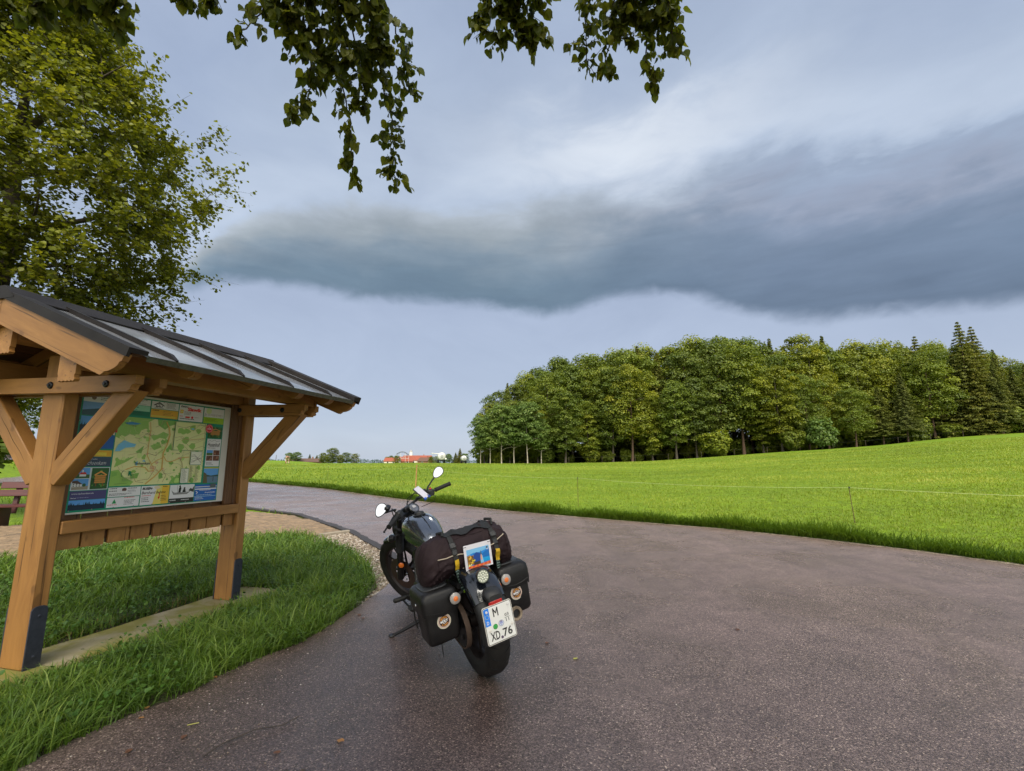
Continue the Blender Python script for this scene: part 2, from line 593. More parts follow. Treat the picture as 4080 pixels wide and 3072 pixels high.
def ground_sheet():
    u = np.linspace(-1, 1, 181)
    xs = np.sign(u) * (np.sinh(np.abs(u) * 4.6) / np.sinh(4.6)) * 900
    a = np.linspace(0, 1, 150)
    ys = np.concatenate([np.linspace(-120, 3, 8)[:-1], 3 + (np.sinh(a * 4.4) / np.sinh(4.4)) * 1800])
    ys = np.sort(np.append(ys, [90.0, 88.5, 91.5]))
    X, Y = np.meshgrid(xs, ys)
    Z = ground_z(X, Y)
    nx, ny = len(xs), len(ys)
    V = np.stack([X.ravel(), Y.ravel(), Z.ravel()], 1)
    i = np.arange(nx - 1)
    j = np.arange(ny - 1)
    I, J = np.meshgrid(i, j)
    b = (J * nx + I).ravel()
    F = np.stack([b, b + 1, b + nx + 1, b + nx], 1)
    m = bpy.data.materials.new('meadow_ground')
    m.use_nodes = True
    t = NT(m.node_tree)
    p = t.n['Principled BSDF']
    tc = t.new('ShaderNodeTexCoord')
    n1 = t.noise(tc.outputs['Object'], .35, 6, .65)
    n2 = t.noise(tc.outputs['Object'], 3.0, 5, .7)
    c = t.mix(t.ramp(n1, [(.3, 0.), (.7, 1.)]), (.150, .240, .012), (.205, .300, .014))
    c = t.mix(t.ramp(n2, [(.35, 0.8), (.65, 0.)]), c, (.075, .130, .012))
    t.l.new(c, p.inputs['Base Color'])
    p.inputs['Roughness'].default_value = .8
    p.inputs['Specular IOR Level'].default_value = .15
    bp = t.new('ShaderNodeBump')
    bp.inputs['Strength'].default_value = .8
    bp.inputs['Distance'].default_value = .08
    t.l.new(n2, bp.inputs['Height'])
    t.l.new(bp.outputs[0], p.inputs['Normal'])
    me = np_mesh('ground', V, F, m)
    me.polygons.foreach_set('use_smooth', [True] * len(F))
    return tag(link('ground', me), kind='structure')


ground_sheet()


def asphalt_mat():
    m = bpy.data.materials.new('asphalt')
    m.use_nodes = True
    t = NT(m.node_tree)
    p = t.n['Principled BSDF']
    tc = t.new('ShaderNodeTexCoord')
    co = tc.outputs['Object']
    vo = t.new('ShaderNodeTexVoronoi')
    vo.inputs['Scale'].default_value = 175
    t.l.new(co, vo.inputs['Vector'])
    vs = t.new('ShaderNodeSeparateColor')
    t.l.new(vo.outputs['Color'], vs.inputs[0])
    base = t.ramp(vs.outputs[0], [(0, (.040, .031, .029)), (.45, (.082, .064, .060)), (.80, (.130, .104, .096)), (.965, (.19, .155, .135)), (.990, (.34, .29, .24))])
    big = t.noise(co, .55, 5, .6)
    mid = t.noise(co, 3.2, 5, .65)
    trk = t.noise(t.mapping(co, (3.0, .22, 1), (0, 0, 0), (0, 0, R(-42))), .7, 4, .55)
    c = t.mix(1.0, base, t.ramp(big, [(.3, (1.58, 1.43, 1.38)), (.7, (1.95, 1.74, 1.66))]), 'MULTIPLY')
    c = t.mix(1.0, c, t.ramp(mid, [(.3, .82), (.7, 1.15)]), 'MULTIPLY')
    c = t.mix(1.0, c, t.ramp(trk, [(.35, .93), (.65, 1.07)]), 'MULTIPLY')
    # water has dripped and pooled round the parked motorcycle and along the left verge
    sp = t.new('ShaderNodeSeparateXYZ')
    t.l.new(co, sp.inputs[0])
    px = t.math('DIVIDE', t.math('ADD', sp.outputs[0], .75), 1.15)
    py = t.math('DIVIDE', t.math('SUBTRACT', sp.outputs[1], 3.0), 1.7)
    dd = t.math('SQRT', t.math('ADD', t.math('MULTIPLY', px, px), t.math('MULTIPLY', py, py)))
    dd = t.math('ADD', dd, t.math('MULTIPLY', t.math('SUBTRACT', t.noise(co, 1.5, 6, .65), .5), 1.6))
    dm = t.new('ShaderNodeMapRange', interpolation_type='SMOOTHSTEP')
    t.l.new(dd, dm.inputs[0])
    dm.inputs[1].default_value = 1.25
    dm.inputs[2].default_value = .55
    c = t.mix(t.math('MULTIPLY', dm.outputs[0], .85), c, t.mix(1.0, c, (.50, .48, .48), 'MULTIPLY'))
    t.l.new(c, p.inputs['Base Color'])
    # damp film: smoother in drifting patches
    wet = t.noise(co, .8, 4, .55, .6)
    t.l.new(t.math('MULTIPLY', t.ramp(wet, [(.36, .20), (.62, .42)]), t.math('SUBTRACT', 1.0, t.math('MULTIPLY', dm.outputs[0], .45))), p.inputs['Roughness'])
    p.inputs['Specular IOR Level'].default_value = .6
    vo2 = t.new('ShaderNodeTexVoronoi')
    vo2.inputs['Scale'].default_value = 175
    t.l.new(co, vo2.inputs['Vector'])
    h = t.math('MULTIPLY', t.math('SUBTRACT', .5, vo2.outputs['Distance']), 1.0)
    h = t.math('ADD', h, t.math('MULTIPLY', vs.outputs[1], .5))
    bp = t.new('ShaderNodeBump')
    bp.inputs['Strength'].default_value = .40
    bp.inputs['Distance'].default_value = .005
    t.l.new(h, bp.inputs['Height'])
    t.l.new(bp.outputs[0], p.inputs['Normal'])
    return m


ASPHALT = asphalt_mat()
GRAVEL_BED = mk('gravel_bed', (.16, .115, .075), .9, 0, (.30, .23, .16), 90, bump=.6, bscale=160)
SOIL = mk('soil', (.030, .024, .012), .95, 0, (.055, .05, .018), 12, bump=.5)


def jitter_line(pts, step, amp, seed):
    """subdivide a polyline and fray it"""
    rr = random.Random(seed)
    out = []
    for a, b in zip(pts[:-1], pts[1:]):
        L = math.hypot(b[0] - a[0], b[1] - a[1])
        n = max(1, int(L / step))
        for i in range(n):
            f = i / n
            d = amp * (mnoise.noise((a[0] + f * (b[0] - a[0])) * Vector((2.3, 0, 0)) + Vector((0, (a[1] + f * (b[1] - a[1])) * 2.3, seed))) + rr.uniform(-.4, .4))
            out.append((a[0] + f * (b[0] - a[0]) - d * (b[1] - a[1]) / max(L, 1e-6), a[1] + f * (b[1] - a[1]) + d * (b[0] - a[0]) / max(L, 1e-6)))
    out.append(pts[-1])
    return out


near = jitter_line(NEAR_EDGE[1:-3], .15, .018, 3)
poly = NEAR_EDGE[:1] + near + NEAR_EDGE[-3:] + FAR_LEFT + FIELD_EDGE
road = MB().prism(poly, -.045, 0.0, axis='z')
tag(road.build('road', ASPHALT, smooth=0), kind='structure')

# dark crumbled tar where the road meets the gravel and the patio
tp = jitter_line([(-1.42, 6.1), (-1.62, 6.75), (-1.94, 7.34), (-2.5, 8.25), (-3.05, 9.2), (-5.51, 12.33), (-7.66, 13.96), (-12, 18.6)], .12, .03, 8)
tq = jitter_line([(-1.34, 6.12), (-1.54, 6.80), (-1.86, 7.40), (-2.42, 8.31), (-2.97, 9.26), (-5.42, 12.41), (-7.57, 14.05), (-11.9, 18.7)], .12, .05, 9)
tag(MB().prism([(x - .03, y - .02) for x, y in tp] + tq[::-1], -.03, .004, axis='z').build('road_edge_tar', mk('tar', (.022, .018, .016), .6, 0, (.05, .04, .036), 60, bump=.6, bscale=120), smooth=0), kind='structure')

# pale line of grit where the far edge of the asphalt crumbles into the grass
gl = []
fe = FIELD_EDGE[2:-2]
grit_poly = [(x - .03 * .72, y - .03 * .69) for x, y in fe] + [(x + .08, y + .08) for x, y in fe[::-1]]
tag(MB().prism(grit_poly, -.03, .004, axis='z').build('road_edge_grit', mk('grit', (.13, .105, .08), .9, 0, (.36, .30, .22), 14, bump=.5)), kind='structure')

GRAVEL = [(-1.30, 4.2), (-1.2, 5.0), (-1.25, 5.6), (-1.38, 6.3), (-1.6, 6.8), (-1.92, 7.36), (-2.5, 8.28), (-3.08, 9.15), (-3.5, 8.62), (-3.8, 8.4), (-3.3, 7.6), (-2.6, 6.6), (-2.0, 5.6), (-1.55, 4.6), (-1.42, 4.2)]
tag(MB().prism(GRAVEL, -.05, -.018, axis='z').build('gravel_strip', GRAVEL_BED), kind='structure')
VERGE = [(-2.5, -3)] + [(x + .02, y) for x, y in NEAR_EDGE[2:11]] + [(-1.40, 4.64), (-1.42, 5.2), (-1.9, 6.42), (-2.51, 7.34), (-3.14, 8.1), (-3.7, 8.68), (-5.31, 8.62), (-6.04, 8.22), (-6.65, 7.15), (-6.95, 6.6), (-9.5, 4.6), (-14, 2), (-14, -3)]
tag(MB().prism(VERGE, -.06, -.008, axis='z').build('verge_soil', SOIL), kind='structure')


def inside(P, poly):
    x, y = P[:, 0], P[:, 1]
    r = np.zeros(len(P), bool)
    pl = np.array(poly)
    j = len(pl) - 1
    for i in range(len(pl)):
        xi, yi = pl[i]
        xj, yj = pl[j]
        c = ((yi > y) != (yj > y)) & (x < (xj - xi) * (y - yi) / (yj - yi + 1e-12) + xi)
        r ^= c
        j = i
    return r


def pebbles(name, P, z, size, mat, flat_=.6):
    n = len(P)
    tmpl = np.array([(1, 0, 0), (0, 1, 0), (-1, 0, 0), (0, -1, 0), (.1, .1, 1), (0, 0, -1), (.7, .7, .35), (-.7, .65, .3), (-.7, -.7, .4), (.65, -.7, .3)], float)
    tf = np.array([(0, 6, 4), (6, 1, 4), (1, 7, 4), (7, 2, 4), (2, 8, 4), (8, 3, 4), (3, 9, 4), (9, 0, 4), (0, 5, 6), (6, 5, 1), (1, 5, 7), (7, 5, 2), (2, 5, 8), (8, 5, 3), (3, 5, 9), (9, 5, 0)])
    a = nr.uniform(0, 6.28, n)
    s = size * nr.uniform(.5, 1.3, n)
    sx = s * nr.uniform(.8, 1.4, n)
    sy = s * nr.uniform(.6, 1.0, n)
    T = tmpl[None] + nr.normal(0, .12, (n, 10, 3))
    lx, ly = T[:, :, 0] * sx[:, None], T[:, :, 1] * sy[:, None]
    V = np.stack([P[:, 0, None] + lx * np.cos(a)[:, None] - ly * np.sin(a)[:, None], P[:, 1, None] + lx * np.sin(a)[:, None] + ly * np.cos(a)[:, None], z + (T[:, :, 2] * s[:, None]) * flat_ + s[:, None] * .15], 2)
    F = tf[None] + (np.arange(n) * 10)[:, None, None]
    tint = np.repeat(nr.uniform(0, 1, n), 10)
    return link(name, np_mesh(name, V.reshape(-1, 3), F.reshape(-1, 3), mat, tint))


def tint_mat(name, stops, rough=.8, spec=.3):
    m = bpy.data.materials.new(name)
    m.use_nodes = True
    t = NT(m.node_tree)
    at = t.new('ShaderNodeAttribute', attribute_name='tint')
    t.l.new(t.ramp(at.outputs['Fac'], stops), t.n['Principled BSDF'].inputs['Base Color'])
    t.n['Principled BSDF'].inputs['Roughness'].default_value = rough
    t.n['Principled BSDF'].inputs['Specular IOR Level'].default_value = spec
    return m


PEB = tint_mat('pebble', [(0, (.10, .075, .055)), (.4, (.27, .21, .15)), (.75, (.40, .33, .25)), (1, (.62, .57, .50))], .6)
g = nr.uniform((-3.9, 4.1), (-1.1, 9.2), (26000, 2))
g = g[inside(g, GRAVEL)]
tag(pebbles('gravel', g, -.018, .016, PEB), 'pale brown roadside gravel between the grass and the asphalt', 'gravel', kind='stuff')
# loose grit lying on the asphalt
g = np.stack([nr.uniform(-2.0, 6.5, 700), nr.uniform(1.2, 9, 700)], 1)
g = g[inside(g, poly)]
g2 = np.stack([nr.normal(-1.6, .25, 500), nr.uniform(2.2, 7, 500)], 1)
g2 = g2[inside(g2, poly)]
tag(pebbles('loose_grit', np.concatenate([g, g2]), 0.0, .0045, PEB), 'loose pale grit scattered over the asphalt', 'grit', kind='stuff')
LR = [(-58, 50), (-64, 57), (-70, 66), (-74, 78)]
lw = MB()
secs = []
for k in range(25):
    f = k / 24 * 3
    i = min(int(f), 2)
    f -= i
    x, y = LR[i][0] * (1 - f) + LR[i + 1][0] * f, LR[i][1] * (1 - f) + LR[i + 1][1] * f
    secs.append([(x + w, y + .2 * w, gz(x + w, y + .2 * w) + .10) for w in (-2.2, -1, 0, 1, 2.2)])
vs = [p for s in secs for p in s]
lw.add(vs, [(i * 5 + j, i * 5 + j + 1, (i + 1) * 5 + j + 1, (i + 1) * 5 + j) for i in range(24) for j in range(4)])
tag(lw.build('side_road', mk('far_asphalt', (.15, .125, .13), .6)), kind='structure')


# ------------------------------------------------------------------ grass
def blades(name, P, length, width, lean, mat, segs=2, seed=1, head=None, tint=None):
    r = np.random.default_rng(seed)
    n = len(P)
    length = np.broadcast_to(length, n) * r.uniform(.6, 1.25, n)
    width = np.broadcast_to(width, n) * r.uniform(.7, 1.3, n)
    lean = np.broadcast_to(lean, n) * r.uniform(.3, 1.4, n)
    a = r.uniform(0, 6.283, n) if head is None else head + r.normal(0, .9, n)
    d = np.stack([np.cos(a), np.sin(a), np.zeros(n)], 1)
    b = a + math.pi / 2 + r.normal(0, .5, n)
    s = np.stack([np.cos(b), np.sin(b), np.zeros(n)], 1)
    V = []
    for k in range(segs):
        t = k / segs
        c = P + d * (length * lean * t * t)[:, None]
        c[:, 2] += length * t * (1 - .45 * lean * t)
        w = width * (1 - .75 * t * t) * .5
        V += [c - s * w[:, None], c + s * w[:, None]]
    c = P + d * (length * lean)[:, None]
    c[:, 2] += length * (1 - .45 * lean)
    V.append(c)
    k = 2 * segs + 1
    V = np.stack(V, 1).reshape(-1, 3)
    T = []
    for i in range(segs - 1):
        T += [(2 * i, 2 * i + 1, 2 * i + 3), (2 * i, 2 * i + 3, 2 * i + 2)]
    T.append((2 * segs - 2, 2 * segs - 1, 2 * segs))
    F = (np.array(T)[None] + (np.arange(n) * k)[:, None, None]).reshape(-1, 3)
    ti = r.beta(2.2, 2.2, n) if tint is None else np.clip(tint + r.normal(0, .13, n), 0, 1)
    return link(name, np_mesh(name, V, F, mat, np.repeat(ti, k)))


KA = R(75)                                   # the kiosk's long axis, as an angle from +X
K0 = Vector((-3.024, 3.126, 0.0))
KM = Matrix.Translation(K0) @ Matrix.Rotation(KA, 4, 'Z')
KI = np.array(KM.inverted())


def to_kiosk(P):
    h = np.c_[P[:, :2], np.zeros(len(P)), np.ones(len(P))]
    return (h @ KI.T)[:, :2]


GR_V = leaf_mat('verge_grass', (.045, .090, .012), (.120, .215, .024), (.29, .37, .07), .38, .45)
GR_F = leaf_mat('field_grass', (.130, .185, .018), (.252, .320, .032), (.39, .42, .07), .4, .5)
GR_E = leaf_mat('edge_grass', (.060, .120, .012), (.155, .250, .022), (.29, .36, .06), .38, .5)
GR_DRY = leaf_mat('dry_grass', (.16, .10, .035), (.28, .19, .07), (.36, .28, .12), .3, .7)


def patch_noise(P, s, seed):
    return np.array([mnoise.noise(Vector((p[0] * s, p[1] * s, seed))) for p in P])


TC = np.stack([nr.uniform(-9.5, -1.3, 24000), nr.uniform(1.4, 8.8, 24000)], 1)
ti_ = nr.integers(0, len(TC), 330000)
off = nr.normal(0, 1, (330000, 2)) * nr.uniform(.018, .055, len(TC))[ti_][:, None]
P = TC[ti_] + off
tuft_h = nr.normal(0, 1, len(TC))[ti_]
tuft_a = np.arctan2(off[:, 1], off[:, 0])
keep = nr.uniform(0, 1, len(P)) < np.clip((3.6 / np.hypot(P[:, 0], P[:, 1])) ** 2.0, .10, 1)
keep &= (P[:, 0] > -1.22 * P[:, 1] - .5)
keep &= inside(P, VERGE)
P, tuft_h, tuft_a = P[keep], tuft_h[keep], tuft_a[keep]
kp = to_kiosk(P)
on_slab = (kp[:, 0] > -.42) & (kp[:, 0] < 1.98) & (kp[:, 1] > -.20) & (kp[:, 1] < .36)
fr = nr.uniform(0, 1, len(P))
edge_ok = on_slab & ((kp[:, 1] < -.13) | (kp[:, 1] > .32)) & (fr < .30)
sel = ~on_slab | edge_ok
P, tuft_h, tuft_a = P[sel], tuft_h[sel], tuft_a[sel]
dist = np.hypot(P[:, 0], P[:, 1])
pn = patch_noise(P, 1.7, 2.0)
pn2 = patch_noise(P, 5.0, 6.0)
kp = to_kiosk(P)
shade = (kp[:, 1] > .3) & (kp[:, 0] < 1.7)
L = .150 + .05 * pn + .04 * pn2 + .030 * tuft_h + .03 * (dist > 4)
L = np.where(shade, L * .62, L)
L = np.where((kp[:, 1] < -.12) & (kp[:, 1] > -.50) & (kp[:, 0] > -.5) & (kp[:, 0] < 2.0), L * (.45 + .55 * np.clip((-kp[:, 1] - .16) / .34, 0, 1)), L)
P3 = np.c_[P, np.full(len(P), -.01)]
hd = tuft_a
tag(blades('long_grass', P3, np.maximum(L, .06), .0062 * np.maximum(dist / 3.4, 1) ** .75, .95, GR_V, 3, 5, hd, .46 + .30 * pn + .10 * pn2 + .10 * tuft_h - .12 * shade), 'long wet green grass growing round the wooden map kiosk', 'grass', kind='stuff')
# straw and dead stalks by the slab and the asphalt edge
kk = to_kiosk(P)
dr = ((np.abs(kk[:, 1] + .17) < .12) | (np.abs(kk[:, 1] - .36) < .14)) & (kk[:, 0] > -.5) & (kk[:, 0] < 2.1)
Q = P3[dr][::4]
tag(blades('dry_grass', Q, .11, .004, 1.0, GR_DRY, 2, 8), 'dry straw coloured stalks along the concrete slab', 'grass', kind='stuff')

# clover and plantain among the blades
TC2 = np.stack([nr.uniform(-7, -1.4, 260), nr.uniform(1.6, 8.4, 260)], 1)
CP = (TC2[nr.integers(0, 260, 9000)] + nr.normal(0, .085, (9000, 2)))
kc = to_kiosk(CP)
okc = inside(CP, VERGE) & ~((kc[:, 0] > -.42) & (kc[:, 0] < 1.98) & (kc[:, 1] > -.13) & (kc[:, 1] < .34)) & (CP[:, 0] > -1.22 * CP[:, 1] - .5)
CP = CP[okc]
CLOVER_P = np.c_[CP, nr.uniform(.03, .11, len(CP))]

# long fringe along the far side of the road
fp = []
for (a, b) in zip(fe[:-1], fe[1:]):
    L_ = math.hypot(b[0] - a[0], b[1] - a[1])
    dm = math.hypot((a[0] + b[0]) / 2, (a[1] + b[1]) / 2)
    n = int(L_ * 1500 * min(1, (11 / dm) ** 1.2))
    t_ = nr.uniform(0, 1, n)
    o = np.abs(nr.normal(0, .30, n)) + .06
    nx_, ny_ = -(b[1] - a[1]) / L_, (b[0] - a[0]) / L_
    if nx_ * 1 + ny_ * 1 < 0:
        nx_, ny_ = -nx_, -ny_
    fp.append(np.stack([a[0] + t_ * (b[0] - a[0]) + nx_ * o, a[1] + t_ * (b[1] - a[1]) + ny_ * o], 1))
fp = np.concatenate(fp)
fz = ground_z(fp[:, 0], fp[:, 1])
fd = np.hypot(fp[:, 0], fp[:, 1])
fn = patch_noise(fp, .8, 4.0)
tag(blades('roadside_grass', np.c_[fp, np.maximum(fz, -.03)], np.maximum(.27 + .20 * fn, .08), .0065 * np.maximum(fd / 5, 1), .8, GR_E, 3, 21, R(-100), .26 + .25 * fn), 'longer dark green grass fringing the far edge of the road', 'grass', kind='stuff')

# the meadow: blades wider and fewer with distance
N = 470000
u = nr.uniform(0, 1, N)
rr_ = 6.0 * (92 / 6.0) ** (u ** .85)
qa = np.arctan(nr.uniform(-.60, 1.9, N))
FP = np.stack([rr_ * np.sin(qa), rr_ * np.cos(qa)], 1)
qq = FP[:, 0] / FP[:, 1]
FP = FP[(FP[:, 1] > y_edge(qq) + .12) & (FP[:, 1] < 91)]
fd = np.hypot(FP[:, 0], FP[:, 1])
fz = ground_z(FP[:, 0], FP[:, 1])
m1 = patch_noise(FP, .30, 1.0)
m2 = patch_noise(FP, 1.3, 3.0)
tag(blades('meadow_grass', np.c_[FP, fz - .005], np.maximum(.060 + .030 * m1 + .030 * m2 + .10 * np.clip(m2 - .45, 0, 1), .02) * np.maximum(fd / 14, 1) ** .25, .0052 * np.maximum(fd / 5.5, 1) ** .93, .85, GR_F, 2, 31, None, .50 + .26 * m1 + .26 * m2 + .46 * patch_noise(FP, .07, 8.0) + .11 * np.sin((FP[:, 0] * .5 + FP[:, 1]) * 1.1) - .45 * np.clip(m2 - .42, 0, 1)), 'bright yellow green meadow grass rising to the wood', 'grass', kind='stuff')

# rough grass behind the patio, to the left
N = 90000
P = np.stack([nr.uniform(-60, -5, N), nr.uniform(9.3, 60, N)], 1)
keep = nr.uniform(0, 1, N) < np.clip((11 / np.hypot(P[:, 0], P[:, 1])) ** 1.6, .05, 1)
P = P[keep]
P = P[(P[:, 0] > -1.3 * P[:, 1])]
PATIO = [(-3.42, 8.75), (-3.12, 9.18), (-5.3, 11.85), (-6.9, 12.85), (-9.2, 11.2), (-10.6, 9.87), (-13, 8.0), (-13.5, 4.5), (-9.2, 4.9), (-6.98, 6.66), (-6.65, 7.19), (-6.04, 8.27), (-5.31, 8.67)]
P = P[~inside(P, poly) & ~inside(P, PATIO)]
pd = np.hypot(P[:, 0], P[:, 1])
pz = np.maximum(ground_z(P[:, 0], P[:, 1]), -.05)
tag(blades('rough_grass', np.c_[P, pz], .17 * np.maximum(pd / 20, 1) ** .5, .012 * np.maximum(pd / 12, 1), .6, GR_E, 2, 41), 'rough green grass behind the red bench and the patio', 'grass', kind='stuff')

# ------------------------------------------------------------------ patio of interlocking pavers
SAND = mk('joint_sand', (.050, .040, .024), .95, 0, (.030, .034, .014), 25)
patio = tag(MB().prism(PATIO, -.05, -.012, axis='z').build('patio', SAND), kind='structure')
PAVER = mk('paver_concrete', (.30, .205, .118), .8, 0, (.14, .10, .062), 4.5, bump=.25, bscale=90)
pm = []
for k in range(3):
    j = [random.Random(k * 9 + i).uniform(-.003, .003) for i in range(6)]
    hx = [(-.118 + j[0], 0), (-.075, -.062 + j[1]), (.075, -.062 + j[2]), (.118 + j[3], 0), (.075, .062 + j[4]), (-.075, .062 + j[5])]
    b = MB()
    top = [(x * .93, y * .9, .006) for x, y in hx]
    mid = [(x, y, -.001) for x, y in hx]
    bot = [(x, y, -.05) for x, y in hx]
    b.loft([bot, mid, top])
    pm.append(b.mesh('paver', PAVER, 30))
cell = []
PA = R(-20)
for i in range(-70, 70):
    for j in range(-130, 130):
        lx = i * .202 + (.101 if j % 2 else 0)
        ly = j * .0665
        x = -6 + lx * math.cos(PA) - ly * math.sin(PA)
        y = 9.5 + lx * math.sin(PA) + ly * math.cos(PA)
        cell.append((x, y))
cell = np.array(cell)
cell = cell[inside(cell, PATIO)]
# those the photo shows largest: right of the far post, then the rest of the strip behind the kiosk
cell = cell[np.argsort(np.hypot(cell[:, 0] + 4.4, (cell[:, 1] - 9.6) * .8))]
rest = MB()
for k, (x, y) in enumerate(cell):
    M = Matrix.Translation((x, y, rnd.uniform(-.004, .003))) @ Matrix.Rotation(PA + rnd.uniform(-.03, .03), 4, 'Z') @ Matrix.Rotation(rnd.uniform(-.012, .012), 4, 'X') @ Matrix.Scale(.84, 4)
    if k < 300:
        link('paver', pm[k % 3], patio, M)
    else:
        me = pm[k % 3]
        rest.add([v.co for v in me.vertices], [tuple(p.vertices) for p in me.polygons], 0, M)
tag(rest.build('pavers', PAVER, patio), kind='stuff')
KERB = mk('kerb_concrete', (.36, .30, .22), .85, 0, (.24, .21, .16), 9, bump=.3)
tag(MB().box((0, 0, 0), (.62, .08, .16), .012, 0, frame((-3.26, 8.93, -.045), (.34, .48, 0))).build('kerb_stone', KERB), 'pale concrete kerb stone at the corner of the paved patio', 'kerb')

# ------------------------------------------------------------------ trees
LEAF5 = (np.array([(0, 0), (.42, .22), (.50, .62), (0, 1.05), (-.50, .62), (-.42, .22)]), np.array([(0, 1, 2), (0, 2, 3), (0, 3, 4), (0, 4, 5)]))
QUAD = (np.array([(0, 0), (.5, .5), (0, 1), (-.5, .5)]), np.array([(0, 1, 2), (0, 2, 3)]))
LOBED = (np.array([(0, 0), (.28, .05), (.62, .22), (.30, .42), (.55, .72), (.18, .68), (0, 1.1), (-.18, .68), (-.55, .72), (-.30, .42), (-.62, .22), (-.28, .05)]),
         np.array([(0, 1, 3), (1, 2, 3), (3, 4, 5), (0, 3, 5), (0, 5, 6), (0, 6, 7), (0, 7, 9), (7, 8, 9), (9, 10, 11), (0, 9, 11)]))


def leaf_cloud(C, size, tmpl, seed, nbias=None, spread=.7, hang=None, wide=1.0, tint=None, hang_amt=.6):
    """leaf shaped faces at C; nbias = mean normal, hang = direction the leaf tips point"""
    r = np.random.default_rng(seed)
    n = len(C)
    T, F = tmpl
    nv = (np.array([0, 0, 1.0]) if nbias is None else np.asarray(nbias)) + r.normal(0, spread, (n, 3))
    nv /= np.linalg.norm(nv, axis=1)[:, None] + 1e-9
    h = r.normal(0, 1, (n, 3)) if hang is None else np.asarray(hang) + r.normal(0, hang_amt, (n, 3))
    a = h - nv * (h * nv).sum(1)[:, None]
    a /= np.linalg.norm(a, axis=1)[:, None] + 1e-9
    b = np.cross(nv, a)
    s = np.broadcast_to(size, n) * r.uniform(.65, 1.25, n)
    k = len(T)
    fold = np.abs(T[:, 0]) * .35
    V = C[:, None] + (T[None, :, 0, None] * b[:, None] * wide + (T[None, :, 1, None] - .3) * a[:, None] + fold[None, :, None] * nv[:, None]) * s[:, None, None]
    FF = (F[None] + (np.arange(n) * k)[:, None, None]).reshape(-1, 3)
    ti = np.clip((.5 if tint is None else tint) + r.normal(0, .17, n), 0, 1)
    return V.reshape(-1, 3), FF, np.repeat(ti, k)


BEECH = [leaf_mat('beech_leaf_a', (.050, .084, .012), (.140, .192, .022), (.26, .30, .040), .38, .5, .35),
         leaf_mat('beech_leaf_b', (.060, .098, .012), (.170, .215, .022), (.30, .32, .038), .38, .5, .30)]
SPRUCE_M = leaf_mat('spruce_needles', (.045, .070, .014), (.145, .170, .032), (.26, .265, .058), .28, .6, .3)
ASPEN_M = leaf_mat('aspen_leaf', (.048, .100, .018), (.118, .188, .036), (.22, .285, .072), .35, .5, .10)
BARK = mk('grey_bark', (.085, .068, .052), .9, 0, (.05, .04, .032), 6, (1, 1, .3), .6, 30)
BARK_RED = mk('red_bark', (.10, .056, .036), .9, 0, (.055, .036, .026), 6, (1, 1, .3), .6, 30)
BARK_PALE = mk('pale_bark', (.45, .40, .33), .8, 0, (.20, .17, .13), 5, (1, 1, .6), .4, 30)
BARK_DK = mk('dark_bark', (.045, .034, .024), .9, 0, (.075, .058, .04), 9, (1, 1, .3), .6, 40)


def beech_mesh(seed, mat, H=25., rad=5.2, low=.22, nb=52, per=190, size=.46):
    """broad leaved crown: overlapping leafy boughs, each a domed pad of leaves, on a rounded uneven outline"""
    r = np.random.default_rng(seed)
    C, Nn, Tn = [], [], []
    ga = r.uniform(0, 6.28)
    zc, hz = H * (low + 1) / 2, H * (1 - low) / 2
    for i in range(nb):
        s = -1 + 2 * (i + .5) / nb
        az = ga + i * 2.39996 + r.normal(0, .25)
        pr = max(.22, (1 - abs(s) ** (3.4 if s > 0 else 4.5))) ** .5
        lump = .88 + .56 * mnoise.noise(Vector((math.cos(az) * 1.3, math.sin(az) * 1.3, s * 1.8 + seed)))
        R_ = rad * pr * lump * r.uniform(.70, 1.0)
        b = rad * r.uniform(.19, .44)
        c = np.array([(R_ - b * .5) * math.cos(az), (R_ - b * .5) * math.sin(az), zc + s * (hz - b * .5) * r.uniform(.9, 1.0)])
        n = int(per * r.uniform(.8, 1.25))
        d = r.normal(0, 1, (n, 3))
        d[:, 2] = np.abs(d[:, 2]) * .9 - .25
        d /= np.linalg.norm(d, axis=1)[:, None]
        q = r.uniform(.45, 1.05, n) ** .7
        P = d * q[:, None] * np.array([b, b, b * .62]) + r.normal(0, .10, (n, 3))
        hr = np.hypot(P[:, 0], P[:, 1])
        P[:, 2] -= .16 * hr ** 2 / b
        C.append(c + P)
        Nn.append(d * .7 + np.array([math.cos(az) * .2, math.sin(az) * .2, .75]))
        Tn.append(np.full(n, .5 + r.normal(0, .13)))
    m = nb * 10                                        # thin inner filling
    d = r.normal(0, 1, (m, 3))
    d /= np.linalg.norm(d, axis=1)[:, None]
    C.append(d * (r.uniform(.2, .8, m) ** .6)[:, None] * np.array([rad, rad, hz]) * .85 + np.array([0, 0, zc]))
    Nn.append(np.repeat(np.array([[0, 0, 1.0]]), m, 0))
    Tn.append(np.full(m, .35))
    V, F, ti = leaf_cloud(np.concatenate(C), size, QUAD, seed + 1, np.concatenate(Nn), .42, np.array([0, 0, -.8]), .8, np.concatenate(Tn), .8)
    return np_mesh('crown', V, F, mat, ti)


